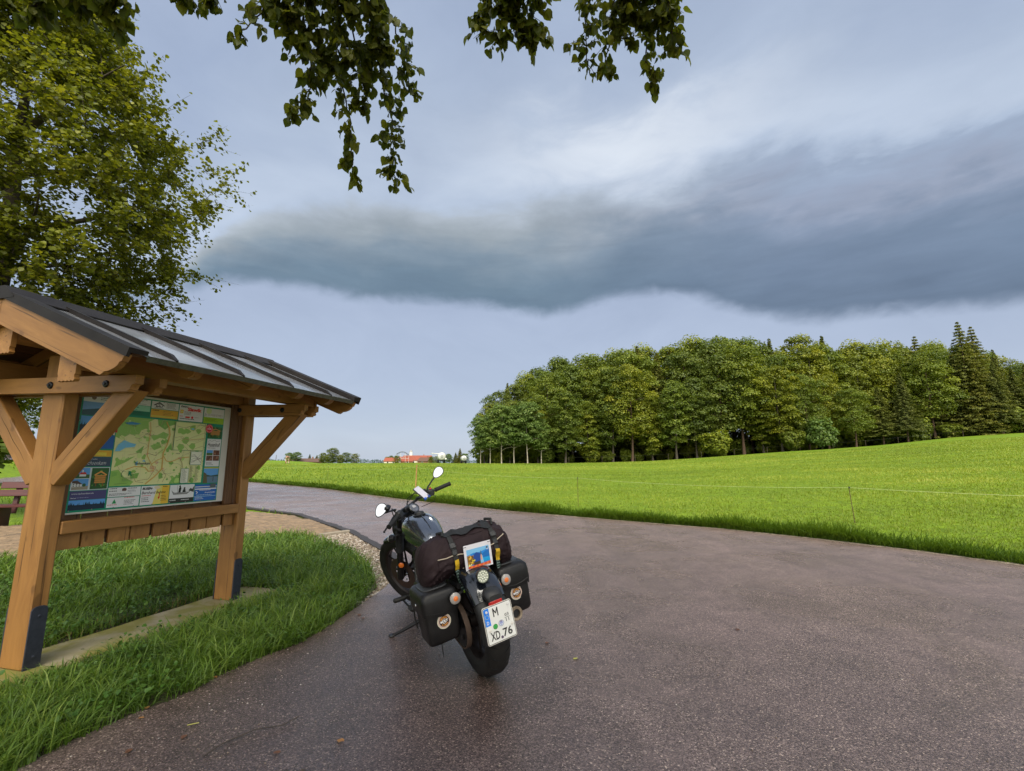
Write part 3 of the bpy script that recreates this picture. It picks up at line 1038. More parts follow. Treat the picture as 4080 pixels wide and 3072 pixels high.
def spruce_mesh(seed, H=28., rad=3.6, low=.12, lev=46):
    r = np.random.default_rng(seed)
    C, Nn, Hg, Tn = [], [], [], []
    for i in range(lev):
        t = low + (1 - low) * (i / (lev - 1)) ** .95
        R_ = rad * (1 - t) ** .95 / (1 - low) ** .95 + .12
        m = max(4, int(10 - 5 * t))
        a0 = r.uniform(0, 6.28)
        for j in range(m):
            az = a0 + 6.283 * j / m + r.normal(0, .2)
            rr = R_ * r.uniform(.7, 1.15)
            n = int(12 + 17 * rr)
            f = r.uniform(.12, 1, n)
            cx = f * rr
            wv = r.normal(0, .10 + .16 * rr * (1 - f), n)
            z = H * t - .30 * cx + .10 * cx * f * f + r.normal(0, .10, n) - .12
            C.append(np.stack([cx * math.cos(az) - wv * math.sin(az), cx * math.sin(az) + wv * math.cos(az), z], 1))
            Nn.append(np.repeat(np.array([[math.cos(az) * .5, math.sin(az) * .5, 1]]), n, 0))
            Hg.append(np.repeat(np.array([[math.cos(az) * .8, math.sin(az) * .8, -.7]]), n, 0))
            Tn.append(np.full(n, .45 + r.normal(0, .10)) + .15 * (f - .5))
    V, F, ti = leaf_cloud(np.concatenate(C), .50, QUAD, seed + 1, np.concatenate(Nn), .45, np.concatenate(Hg), .42, np.concatenate(Tn), .4)
    return np_mesh('crown', V, F, SPRUCE_M, ti)


def bush_mesh(seed, mat, H=4., rad=2.2, n=2200, size=.34):
    r = np.random.default_rng(seed)
    d = r.normal(0, 1, (n, 3))
    d /= np.linalg.norm(d, axis=1)[:, None]
    rad_f = r.uniform(.55, 1.0, n) ** .6
    lump = np.array([.8 + .45 * mnoise.noise(Vector((v[0] * 1.7, v[1] * 1.7, v[2] * 1.7 + seed))) for v in d])
    C = d * (rad_f * lump)[:, None] * np.array([rad, rad, H * .52]) + np.array([0, 0, H * .5])
    C = C[C[:, 2] > .05]
    dn = d[:len(C)]
    V, F, ti = leaf_cloud(C, size, QUAD, seed + 1, (C - np.array([0, 0, H * .3])) / rad + np.array([0, 0, .5]), .5, None, .8)
    return np_mesh('crown', V, F, mat, ti)


def trunk_mesh(seed, H, r0, mat, bend=.3, top=.9, limbs=0):
    rr = random.Random(seed)
    b = MB()
    pts = []
    bx, by = rr.uniform(-bend, bend), rr.uniform(-bend, bend)
    for i in range(8):
        t = i / 7
        pts.append((bx * t + .12 * math.sin(t * 6 + seed), by * t + .1 * math.sin(t * 5), H * top * t - .3))
    b.tube(pts, [r0 * (1.35 if i == 0 else 1) * (1 - .8 * i / 7) for i in range(8)], 7)
    for _ in range(limbs):
        t = rr.uniform(.22, .75)
        az = rr.uniform(0, 6.28)
        ln = rr.uniform(2.0, 4.0)
        z = H * top * t
        b.tube([(bx * t, by * t, z), (bx * t + ln * .5 * math.cos(az), by * t + ln * .5 * math.sin(az), z + ln * .22), (bx * t + ln * math.cos(az), by * t + ln * math.sin(az), z + ln * .28)], [r0 * .35, r0 * .22, r0 * .08], 5)
    return b.mesh('trunk', mat, 60)


TREE = {
    'beech': [(beech_mesh(100 + 7 * k, BEECH[k % 2], 25, 5.7 + .6 * (k % 3), (.13, .09, .18, .05)[k]), trunk_mesh(k + 1, 25, .30, (BARK, BARK, BARK_RED, BARK)[k], .5, .85, 9), 25.) for k in range(4)],
    'spruce': [(spruce_mesh(300 + 5 * k, 28, 5.6 + .5 * k, (.10, .20)[k]), trunk_mesh(20 + k, 28, .28, BARK_RED, .15, .97), 28.) for k in range(2)] + [(spruce_mesh(345, 28, 8.2, .06, 34), trunk_mesh(25, 28, .34, BARK_RED, .1, .97), 28.)],
    'aspen': [(beech_mesh(400 + 3 * k, ASPEN_M, 14, 3.9, .26, 40, 150, .36), trunk_mesh(30 + k, 14, .13, BARK_PALE, .4, .9, 5), 14.) for k in range(2)],
    'bush': [(bush_mesh(500 + k, (BEECH[0], ASPEN_M, BEECH[1])[k]), trunk_mesh(40 + k, 2.5, .06, BARK, .2), 4.) for k in range(3)],
}


def plant_tree(kind, var, x, y, h, label, group=None, cat='tree', rot=None, wide=1.0, z=None, name=None):
    cr, tr, H0 = TREE[kind][var % len(TREE[kind])]
    nm = name or {'beech': 'beech_tree', 'spruce': 'spruce_tree', 'aspen': 'aspen_tree', 'bush': 'bush'}[kind]
    s = h / H0
    M = Matrix.Translation((x, y, (gz(x, y) if z is None else z) - .05)) @ Matrix.Rotation(rnd.uniform(0, 6.28) if rot is None else rot, 4, 'Z') @ Matrix.Diagonal((s * wide, s * wide, s, 1))
    t = thing(nm, label, cat, group=group, M=M)
    link('trunk', tr, t)
    link('crown', cr, t)
    return t


SIL = [(-.135, .03), (-.101, .06), (-.09, .093), (-.046, .138), (.004, .184), (.055, .21), (.121, .23), (.197, .241), (.274, .262), (.34, .256), (.391, .268), (.448, .28), (.504, .274), (.605, .267), (.657, .274),
       (.707, .267), (.808, .259), (.9, .262), (1.0, .262), (1.062, .235), (1.117, .21), (1.3, .19)]


def sil_h(x, y):
    q = x / y
    k = np.interp(q, [a for a, _ in SIL], [b for _, b in SIL])
    return CAM_H + 1.025 * k * y - gz(x, y)


def ordinal(n):
    return ['first', 'second', 'third', 'fourth', 'fifth', 'sixth', 'seventh', 'eighth', 'ninth', 'tenth', 'eleventh', 'twelfth', 'thirteenth', 'fourteenth', 'fifteenth', 'sixteenth', 'seventeenth', 'eighteenth',
            'nineteenth'][n] if n < 19 else {2: 'twent', 3: 'thirt', 4: 'fort', 5: 'fift'}[(n + 1) // 10] + ('ieth' if (n + 1) % 10 == 0 else 'y-' + ordinal((n + 1) % 10 - 1))


# front row of the wood, left to right: q = x/y
front = []
q = -.058
rr0 = random.Random(5)
while q < 1.16:
    y = 94 + rr0.uniform(-1.5, 3.5) - 6 * max(0, q - .5)
    front.append((q * y, y))
    q += rr0.uniform(.038, .060)
yellow = 0
for i, (x, y) in enumerate(front):
    h = sil_h(x, y) * rr0.choice([.55, .68, .76, .84, .92])
    h = max(h, 8)
    kind, var = 'beech', rr0.choice([0, 1, 2, 3, 0, 3])
    if x / y > .5 and rr0.random() < .18:
        kind, var = 'spruce', rr0.choice([0, 1])
    shade = {0: 'dark green', 1: 'yellowish green', 2: 'dark green', 3: 'olive green'}[var] if kind == 'beech' else 'dark'
    plant_tree(kind, var, x, y, h, f"{shade} {kind} in the wood's front row, {ordinal(i)} tree from its left end", 'trees along the front of the wood', wide=rr0.uniform(.85, 1.1) * (1.25 if h < 15 else 1))
# pale aspens standing out in front at the left end
for i, (q, y, h) in enumerate([(-.066, 93, 9.6), (-.046, 92, 10.0), (-.022, 91.5, 12.0), (.004, 92, 11.5), (.032, 91.5, 12.5), (.062, 92.5, 9.0)]):
    plant_tree('aspen', i, q * y, y, h, f'pale grey green aspen at the left end of the wood, {ordinal(i)} from the edge', 'pale aspens at the end of the wood', wide=1.0)
# rows behind, their tops make the skyline
for row, (dy, f0, f1) in enumerate([(8, .86, 1.0), (15, .98, 1.06), (23, .95, 1.02), (31, .82, .92)]):
    q = -.05 + .02 * row
    nth = 0
    while q < 1.22:
        y = 94 + dy + rr0.uniform(-2, 2) - 6 * max(0, q - .5)
        x = q * y
        sp = rr0.random() < (.10 if q < .5 else .30)
        h = sil_h(x, y) * rr0.uniform(f0, f1) * (.955 if sp else .98)
        if h > 6:
            k = 'spruce' if sp else 'beech'
            nm = 'pointed dark spruce' if sp else 'broad leaved treetop'
            lab = f"{nm}, {ordinal(nth)} from the left in the wood's {ordinal(row)} back row" if row < 3 else nm + ' hidden deep in the wood behind the other rows'
            nth += 1
            plant_tree(k, rr0.randrange(4) if not sp else rr0.randrange(2), x, y, h, lab, 'spruces in the depth of the wood' if sp else 'broad leaved trees in the depth of the wood', wide=.95 if not sp else .9)
        q += rr0.uniform(.050, .072)
# the tall landmark spruces at the right end
for q, k, y, lab in [(.985, .308, 93, 'tallest spruce of the wood, with ragged twin tops above the treeline'), (1.012, .297, 94, 'tall spruce pressed close against the tallest one on its right side'),
                     (.885, .275, 98, 'dense dark spruce standing left of the tallest one above the treeline'), (1.115, .212, 96, 'slim bluish spruce at the right end of the wood, apart from the tall ones'),
                     (.274, .253, 104, 'dark spruce tip above the beeches in the left half of the wood'), (.345, .247, 106, 'small pointed spruce tip above the beeches left of the middle of the wood')]:
    plant_tree('spruce', 2 if .8 < q < 1.1 else 0, q * y, y, CAM_H + k * y - gz(q * y, y), lab, cat='tree', wide=1.0)
for i in range(44):
    q = -.05 + i * .030 + rr0.uniform(-.008, .008)
    y = 128 + rr0.uniform(-3, 3) - 6 * max(0, q - .5)
    if sil_h(q * y, y) > 7:
        plant_tree('bush', rr0.choice([0, 2]), q * y, y, min(9.0, .6 * sil_h(q * y, y)), 'dense dark thicket deep inside the wood, seen between the trunks', 'thickets deep inside the wood', 'bush', wide=1.1, z=gz(q * y, y) - 2.2)
# undergrowth under the trees
for i in range(46):
    q = -.055 + i * .0265 + rr0.uniform(-.01, .01)
    y = 96 + rr0.uniform(-1, 7) - 6 * max(0, q - .5)
    plant_tree('bush', rr0.choice([0, 0, 2]), q * y, y, rr0.uniform(1.8, 4.2) * (1.7 if q > .45 and rr0.random() < .5 else 1), f'leafy undergrowth bush at the foot of the wood, {ordinal(i)} from its left end', 'undergrowth bushes of the wood', 'bush', wide=rr0.uniform(.8, 1.3))
plant_tree('bush', 1, .655 * 89, 88.5, 6.2, 'round pale green bush in front of the wood, where the meadow climbs', None, 'bush', wide=.95)
plant_tree('bush', 2, .43 * 92, 91.5, 5.6, 'yellowish drooping bush at the foot of the wood near its middle', None, 'bush', wide=1.2)
plant_tree('bush', 2, .60 * 90, 90.5, 4.8, 'small olive green bush left of the round pale one at the wood', None, 'bush')

CLOVER = leaf_mat('clover_leaf', (.028, .075, .012), (.070, .155, .020), (.15, .24, .045), .3, .5)
V, F, ti = leaf_cloud(CLOVER_P, .026, LEAF5, 61, np.array([0, -.15, 1.0]), .45, None, .95)
tag(link('clover', np_mesh('clover', V, F, CLOVER, ti)), 'small clover leaves scattered through the grass round the kiosk', 'clover', kind='stuff')

# ------------------------------------------------------------------ the near maple on the left
MAPLE = leaf_mat('maple_leaf', (.048, .066, .008), (.160, .180, .016), (.32, .31, .035), .48, .45)


def bent(a, b, sag=.12, n=5, seed=0):
    a, b = Vector(a), Vector(b)
    rr = random.Random(seed)
    L = (b - a).length
    off = Vector((rr.uniform(-1, 1), rr.uniform(-1, 1), rr.uniform(.0, 1))) * L * sag
    return [a.lerp(b, i / (n - 1)) + off * math.sin(math.pi * i / (n - 1)) for i in range(n)]


def grow(tips, spine, rbase=.10, seed=0, back=.55):
    """join every tip to the nearest wood nearer to the trunk; gives branch curves"""
    nodes = [(Vector(p), r) for p, r in spine]
    c0 = Vector(spine[-1][0])
    out = []
    for i, tp in enumerate(sorted(tips, key=lambda p: (Vector(p) - c0).length)):
        tp = Vector(tp)
        dist0 = (tp - c0).length
        best = min((n for n in nodes if (n[0] - c0).length < dist0 * .93 or n[1] > .09), key=lambda n: (n[0] - tp).length + .2 / (n[1] + .05) * .02, default=nodes[-1])
        pts = bent(best[0], tp, .10, 6, seed + i)
        r0 = max(.007, min(best[1] * .62, .012 + .018 * (tp - best[0]).length))
        rs = [r0 * (1 - .8 * k / 5) for k in range(6)]
        out.append((pts, rs))
        nodes += [(pts[k], rs[k]) for k in (2, 3, 4, 5)]
    return out


def left_maple():
    r = np.random.default_rng(77)
    cx, cy = -13.6, 11.6
    t = thing('maple_tree', 'big broad leaved tree with yellow green foliage towering behind the map kiosk on the left', 'tree', (cx, cy, -.05))
    # crown outline: a radius that changes with height, as in the photograph
    hs = [3.1, 4.2, 5.2, 6.5, 8.2, 9.8, 11.4, 13.0, 14.5, 15.8]
    rs = [1.5, 2.5, 3.0, 3.4, 4.2, 4.0, 3.3, 2.4, 1.5, .3]
    tips = []
    k = 0
    while len(tips) < 900:
        h = r.uniform(3.0, 15.4)
        rmax = np.interp(h, hs, rs)
        az = r.uniform(-math.pi, math.pi)
        if math.cos(az - R(-40)) < -.35 and r.uniform() < .75:      # thinner on the side turned away
            continue
        lump = 1.04 + .42 * mnoise.noise(Vector((math.cos(az) * 2.6, math.sin(az) * 2.6, h * .55)))
        rad = rmax * lump * r.uniform(.30, 1.0) ** .6
        tips.append((rad * math.cos(az), rad * math.sin(az), h - .12 * rad))
    spine = [((0, 0, 0), .32), ((.1, .0, 2), .29), ((.0, .1, 4), .26), ((.1, .1, 6), .22), ((.2, 0, 8), .18), ((.1, -.1, 10), .13), ((.0, 0, 12), .09)]
    limbs = []
    for i in range(14):
        az = i * 2.4
        h = 3.0 + i * .55
        e = (3.4 * math.cos(az), 3.4 * math.sin(az), h + 1.6)
        limbs.append((bent((0, 0, h), e, .10, 6, i), [.11 - .0195 * k for k in range(6)]))
    sp = spine[:]
    for pts, rr in limbs:
        sp += [(p, q) for p, q in zip(pts[1:], rr[1:])]
    sp.append(((0, 0, 7.5), .2))
    tw = grow(tips, sp, seed=3)
    b = MB()
    b.tube([p for p, _ in spine], [q * (1.3 if i == 0 else 1) for i, (p, q) in enumerate(spine)], 12)
    b.build('trunk', BARK_DK, t, smooth=60)
    b = MB()
    for pts, rr in limbs:
        b.tube(pts, rr, 7)
    for pts, rr in tw:
        b.tube(pts, rr, 5)
    C, Nn, Tn = [], [], []
    sprig = MB()
    for i, (pts, rr) in enumerate(tw):
        tip = np.array(pts[-1])
        d = np.array((pts[-1] - pts[-3]).normalized())
        L = (pts[-1] - pts[0]).length
        m = int(r.uniform(85, 140))
        base = np.array([np.array(pts[-1].lerp(pts[-3], f)) for f in r.uniform(0, 1, m) ** 1.3])
        # short side twigs fan out from the branch end
        ns = 6
        sd_ = r.normal(0, .55, (ns, 3)) + d * .55 + np.array([0, 0, -.10])
        which = r.integers(0, ns, m)
        f = r.uniform(.15, 1, m)
        ln = r.uniform(.35, .85, ns)
        P_ = base * .35 + tip * .65 + sd_[which] * (f * ln[which])[:, None] + r.normal(0, .075, (m, 3))
        C.append(P_)
        for s_ in range(ns):
            sprig.tube([tip * .9 + np.array(pts[-3]) * .1, tip + sd_[s_] * ln[s_] * .55 + np.array([0, 0, .03]), tip + sd_[s_] * ln[s_] * .98], [.006, .004, .002], 3, cap=False)
        out = np.array([tip[0], tip[1], .0])
        out = out / (np.linalg.norm(out) + 1e-6)
        Nn.append(np.repeat((out * .45 + np.array([0, 0, 1.0]))[None], m, 0))
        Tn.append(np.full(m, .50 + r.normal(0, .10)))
    b.build('branches', BARK_DK, t, smooth=60)
    tag(sprig.build('twigs', BARK_DK, t, smooth=60), kind='stuff')
    # leaves further in, along the limbs
    m = 6000
    h_ = r.uniform(3.2, 14.0, m)
    az_ = r.uniform(-math.pi, math.pi, m)
    ra_ = np.interp(h_, hs, rs) * r.uniform(.12, .8, m) ** .8
    C.append(np.stack([ra_ * np.cos(az_), ra_ * np.sin(az_), h_ - .1 * ra_], 1))
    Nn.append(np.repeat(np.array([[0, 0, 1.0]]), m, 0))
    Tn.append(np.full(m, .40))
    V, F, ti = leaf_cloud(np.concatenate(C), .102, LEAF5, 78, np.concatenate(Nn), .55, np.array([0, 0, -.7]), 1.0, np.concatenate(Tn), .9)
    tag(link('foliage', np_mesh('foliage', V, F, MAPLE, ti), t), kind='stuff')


left_maple()
for i, (x, y, h, k, lab) in enumerate([(-32, 27, 5.5, 'bush', 'dark rounded shrub behind the brace of the kiosk, on the far left'), (-66, 62, 13, 'beech', 'dense dark tree standing beyond the side road at the left border'),
                                      (-84, 72, 15, 'beech', 'larger dark tree further left beyond the side road'), (-73, 80, 12, 'beech', 'tree behind the bend of the side road, right of the dark pair')]):
    plant_tree(k, i, x, y, h, lab, None, 'bush' if k == 'bush' else 'tree', z=max(gz(x, y), -.05), wide=1.15)

# ------------------------------------------------------------------ the linden whose twigs hang into the picture
LIND = leaf_mat('linden_leaf', (.035, .055, .009), (.105, .128, .016), (.23, .23, .03), .58, .45)


def leaf_mesh(seed):
    r = random.Random(seed)
    out = [(0, 0), (.30, -.06), (.50, .20), (.52, .50), (.36, .80), (.12, 1.0), (0, 1.16), (-.12, 1.0), (-.36, .80), (-.52, .50), (-.50, .20), (-.30, -.06)]
    b = MB()
    cv = r.uniform(.10, .28)

    def P(x, y):
        return (x, y, .30 * abs(x) - cv * (y - .5) ** 2 + r.uniform(-.02, .02))
    ed = [P(x * r.uniform(.93, 1.07), y * r.uniform(.97, 1.03)) for x, y in out]
    md = [P(0, y) for y in (0, .35, .75, 1.14)]
    b.v = ed + [md[1], md[2]]
    b.f = [(0, 1, 2, 12), (12, 2, 3), (12, 3, 4, 13), (13, 4, 5, 6), (13, 6, 7, 8), (13, 8, 9, 12), (12, 9, 10), (12, 10, 11, 0)]
    b.m = [0] * len(b.f)
    me = b.mesh('leaf', LIND, 0)
    at = me.attributes.new('tint', 'FLOAT', 'POINT')
    at.data.foreach_set('value', [r.uniform(.2, .85)] * len(me.vertices))
    return me


def hanging_linden():
    t = thing('linden_tree', 'linden tree whose leafy twigs hang dark against the sky into the top of the picture', 'tree', (.6, -3.2, 0))
    o = Vector((.6, -3.2, 0))
    b = MB()
    b.tube([Vector((0, 0, -.2)), Vector((.03, .05, 1.5)), Vector((-.05, .1, 3.2)), Vector((0, .2, 5.2)), Vector((.1, .1, 7.2))], [.34, .26, .23, .2, .13], 14)
    b.build('trunk', BARK_DK, t, smooth=60)
    rr = random.Random(12)
    # limbs reach forward over the road, then the twigs droop from them: start, end
    limbs = [[(.55, -3.1, 4.6), (-.2, -1.0, 5.3), (-.9, 1.0, 5.35), (-1.3, 2.3, 5.0)], [(.6, -3.1, 5.0), (.4, -.8, 5.7), (.2, 1.2, 5.6), (.05, 2.5, 5.2)],
             [(.65, -3.1, 4.8), (1.0, -.9, 5.5), (1.0, 1.2, 5.5), (.95, 2.5, 5.1)], [(.5, -3.1, 4.3), (-1.2, -1.2, 4.9), (-2.1, .8, 5.0), (-2.4, 2.0, 4.6)]]
    b = MB()
    for L in limbs:
        b.tube([Vector(p) - o for p in L], [.085, .06, .04, .018], 8)
    b.build('limbs', BARK_DK, t, smooth=60)
    # hanging twigs: (limb, path)
    H = [(0, [(-1.30, 2.3, 5.0), (-1.26, 2.72, 4.55), (-1.25, 2.95, 4.15), (-1.22, 3.15, 3.80), (-1.235, 3.33, 3.50)], 1.0),
         (0, [(-1.25, 2.35, 5.0), (-1.05, 2.75, 4.50), (-.97, 3.02, 4.15), (-.92, 3.25, 3.78), (-.95, 3.45, 3.48)], 1.0),
         (0, [(-1.35, 2.25, 5.0), (-1.45, 2.6, 4.5), (-1.62, 2.62, 4.22), (-1.80, 2.64, 4.02)], .8),
         (0, [(-1.40, 2.5, 4.75), (-1.44, 2.8, 4.30), (-1.46, 2.98, 3.98), (-1.60, 3.0, 3.78)], .8),
         (0, [(-1.15, 2.4, 4.9), (-.92, 2.7, 4.5), (-.80, 2.95, 4.25), (-.755, 3.08, 4.02)], .9),
         (0, [(-1.28, 2.6, 4.8), (-1.15, 2.8, 4.4), (-1.10, 2.95, 4.1), (-1.07, 3.1, 3.9)], 1.0),
         (0, [(-1.35, 2.4, 4.9), (-1.38, 2.65, 4.4), (-1.36, 2.8, 4.2), (-1.30, 2.9, 4.0)], 1.0),
         (0, [(-1.1, 2.5, 4.8), (-1.0, 2.7, 4.45), (-.95, 2.85, 4.25), (-.88, 2.9, 4.18)], 1.0),
         (0, [(-1.22, 2.5, 4.9), (-1.18, 2.68, 4.5), (-1.2, 2.8, 4.25), (-1.12, 2.85, 4.1)], 1.0),
         (0, [(-1.38, 2.3, 5.0), (-1.5, 2.58, 4.5), (-1.52, 2.7, 4.25), (-1.45, 2.75, 4.1)], .9),
         (1, [(.05, 2.5, 5.2), (-.18, 2.75, 4.75), (-.20, 2.85, 4.5), (-.20, 2.9, 4.33)], .8),
         (1, [(.05, 2.5, 5.2), (-.04, 2.75, 4.7), (-.07, 2.85, 4.45), (-.10, 2.93, 4.29)], 1.0),
         (1, [(.08, 2.5, 5.1), (.1, 2.75, 4.65), (.13, 2.85, 4.45), (.15, 2.92, 4.30)], 1.0),
         (1, [(.08, 2.5, 5.1), (.02, 2.7, 4.7), (.04, 2.8, 4.5), (.03, 2.88, 4.35)], 1.0),
         (1, [(.05, 2.5, 5.1), (.12, 2.7, 4.8), (.17, 2.76, 4.6), (.20, 2.8, 4.42)], .9),
         (2, [(.9, 2.5, 5.1), (.60, 2.75, 4.65), (.53, 2.9, 4.38), (.56, 3.03, 4.13)], .6),
         (2, [(.92, 2.5, 5.1), (.74, 2.78, 4.6), (.70, 2.92, 4.35), (.69, 3.02, 4.13)], .8),
         (2, [(.95, 2.5, 5.1), (.90, 2.78, 4.62), (.95, 2.92, 4.35), (1.02, 3.02, 4.02)], 1.0),
         (2, [(.95, 2.5, 5.1), (.85, 2.75, 4.65), (.80, 2.85, 4.45), (.82, 2.92, 4.28)], 1.0),
         (2, [(.98, 2.5, 5.1), (1.05, 2.68, 4.7), (1.10, 2.78, 4.38), (1.13, 2.86, 4.16)], .9),
         (2, [(.98, 2.5, 5.1), (.95, 2.68, 4.7), (1.0, 2.76, 4.48), (1.03, 2.8, 4.3)], 1.0),
         (3, [(-2.4, 2.0, 4.6), (-2.32, 2.2, 4.3), (-2.3, 2.32, 4.05), (-2.36, 2.36, 3.86)], .8),
         (3, [(-2.4, 2.0, 4.6), (-2.5, 2.1, 4.2), (-2.56, 2.18, 3.9), (-2.62, 2.2, 3.74)], .9),
         (3, [(-2.4, 2.0, 4.6), (-2.45, 2.15, 4.2), (-2.44, 2.26, 4.0), (-2.47, 2.3, 3.88)], .9),
         (3, [(-2.3, 2.0, 4.7), (-2.1, 2.3, 4.4), (-2.02, 2.4, 4.15), (-1.98, 2.44, 4.08)], .4),
         (3, [(-2.3, 2.0, 4.7), (-1.95, 2.35, 4.45), (-1.88, 2.46, 4.2), (-1.86, 2.5, 4.11)], .4)]
    tw = MB()
    sites = []
    for li, path, dens in H:
        pts = [Vector(p) for p in path]
        # resample smoothly
        fine = []
        for i in range(len(pts) - 1):
            p0, p1, p2, p3 = pts[max(i - 1, 0)], pts[i], pts[i + 1], pts[min(i + 2, len(pts) - 1)]
            for k in range(8):
                u = k / 8
                fine.append(.5 * ((2 * p1) + (p2 - p0) * u + (2 * p0 - 5 * p1 + 4 * p2 - p3) * u * u + (3 * p1 - p0 - 3 * p2 + p3) * u ** 3))
        fine.append(pts[-1])
        for p in fine:
            p += Vector((rr.uniform(-.012, .012), rr.uniform(-.012, .012), 0))
        n = len(fine)
        tw.tube([p - o for p in fine], [.007 * (1 - .75 * i / n) + .0012 for i in range(n)], 5)
        for i in range(3, n):
            for _rep in range(1 if rr.random() < .4 else 2):
              if rr.random() > dens * .95:
                continue
              f = i / n
              L = rr.uniform(.07, .24) * (1.25 - .75 * f)
              az = rr.uniform(0, 6.28)
              d = Vector((math.cos(az), math.sin(az) * .8, -.9 * rr.uniform(.3, 1.2))).normalized()
              e = fine[i] + d * L
              tw.tube([fine[i] - o, fine[i].lerp(e, .5) + Vector((0, 0, .012)) - o, e - o], [.0026, .002, .0012], 3, cap=False)
              m = max(2, int(L / .017))
              for j in range(m):
                  p = fine[i].lerp(e, (j + .6) / m)
                  sites.append((p, d, f))
        sites.append((fine[-1], Vector((0, 0, -1)), 1))
    tag(tw.build('twigs', BARK_DK, t, smooth=60), kind='stuff')
    r = np.random.default_rng(5)
    m = 9000
    d_ = r.normal(0, 1, (m, 3))
    d_ /= np.linalg.norm(d_, axis=1)[:, None]
    C_ = d_ * (r.uniform(.35, 1, m) ** .5)[:, None] * np.array([6.0, 4.2, 3.2]) + np.array([.2, -2.6, 8.6])
    wy = C_[:, 1] - 3.2
    C_ = C_[(C_[:, 2] - CAM_H > 1.45 * np.maximum(wy, 0) + 1.6) & (C_[:, 2] > 5.4)]
    V, F, ti = leaf_cloud(C_, .19, LEAF5, 6, np.array([0, 0, 1.0]), .5, np.array([0, 0, -.6]), .9, None, .95)
    tag(link('crown', np_mesh('crown', V, F, LIND, ti), t), kind='stuff')
    lms = [leaf_mesh(s) for s in range(9)]
    rr.shuffle(sites)
    # single leaves: the ones at the outline, lowest on their twigs, are separate parts
    order = sorted(range(len(sites)), key=lambda i: -sites[i][2] + .35 * rr.random())
    restV, restF, restT = [], [], []
    base = 0
    for rank, i in enumerate(order):
        p, d, f = sites[i]
        s = rr.uniform(.030, .070)
        side = Vector((rr.uniform(-1, 1), rr.uniform(-1, 1), rr.uniform(-.3, .3)))
        tipdir = (d * .5 + side * .7 + Vector((0, 0, -.8))).normalized()
        nrm = Vector((rr.uniform(-.8, .8), rr.uniform(-.9, .5), rr.uniform(.0, 1))).normalized()
        X = tipdir.cross(nrm)
        if X.length < .05:
            continue
        X.normalize()
        Z = X.cross(tipdir)
        M = Matrix((X, tipdir, Z)).transposed().to_4x4() @ Matrix.Scale(s, 4)
        M.translation = p - o + side * .012
        me = lms[rank % 9]
        if rank < 300:
            link('leaf', me, t, M)
        else:
            co = [M @ v.co for v in me.vertices]
            tn = rr.uniform(.15, .9)
            restV += co
            restT += [tn] * len(co)
            restF += [tuple(q + base for q in pl.vertices) for pl in me.polygons]
            base += len(co)
    me = bpy.data.meshes.new('leaves')
    me.from_pydata(restV, [], restF)
    me.attributes.new('tint', 'FLOAT', 'POINT').data.foreach_set('value', restT)
    me.materials.append(LIND)
    tag(link('leaves', me, t), kind='stuff')


hanging_linden()

# ------------------------------------------------------------------ flat print: cards with figures and lettering
_TX = {}


def text2d(s, bold=0.0, shear=0.0):
    key = (s, bold, shear)
    if key not in _TX:
        cu = bpy.data.curves.new('lettering', 'FONT')
        cu.body = s
        cu.resolution_u = 2
        cu.offset = bold
        cu.shear = shear
        o = bpy.data.objects.new('lettering', cu)
        COL.objects.link(o)
        bpy.context.view_layer.update()
        me = o.to_mesh()
        V = [(v.co.x, v.co.y) for v in me.vertices]
        F = [tuple(p.vertices) for p in me.polygons]
        o.to_mesh_clear()
        bpy.data.objects.remove(o)
        bpy.data.curves.remove(cu)
        _TX[key] = (V, F)
    return _TX[key]


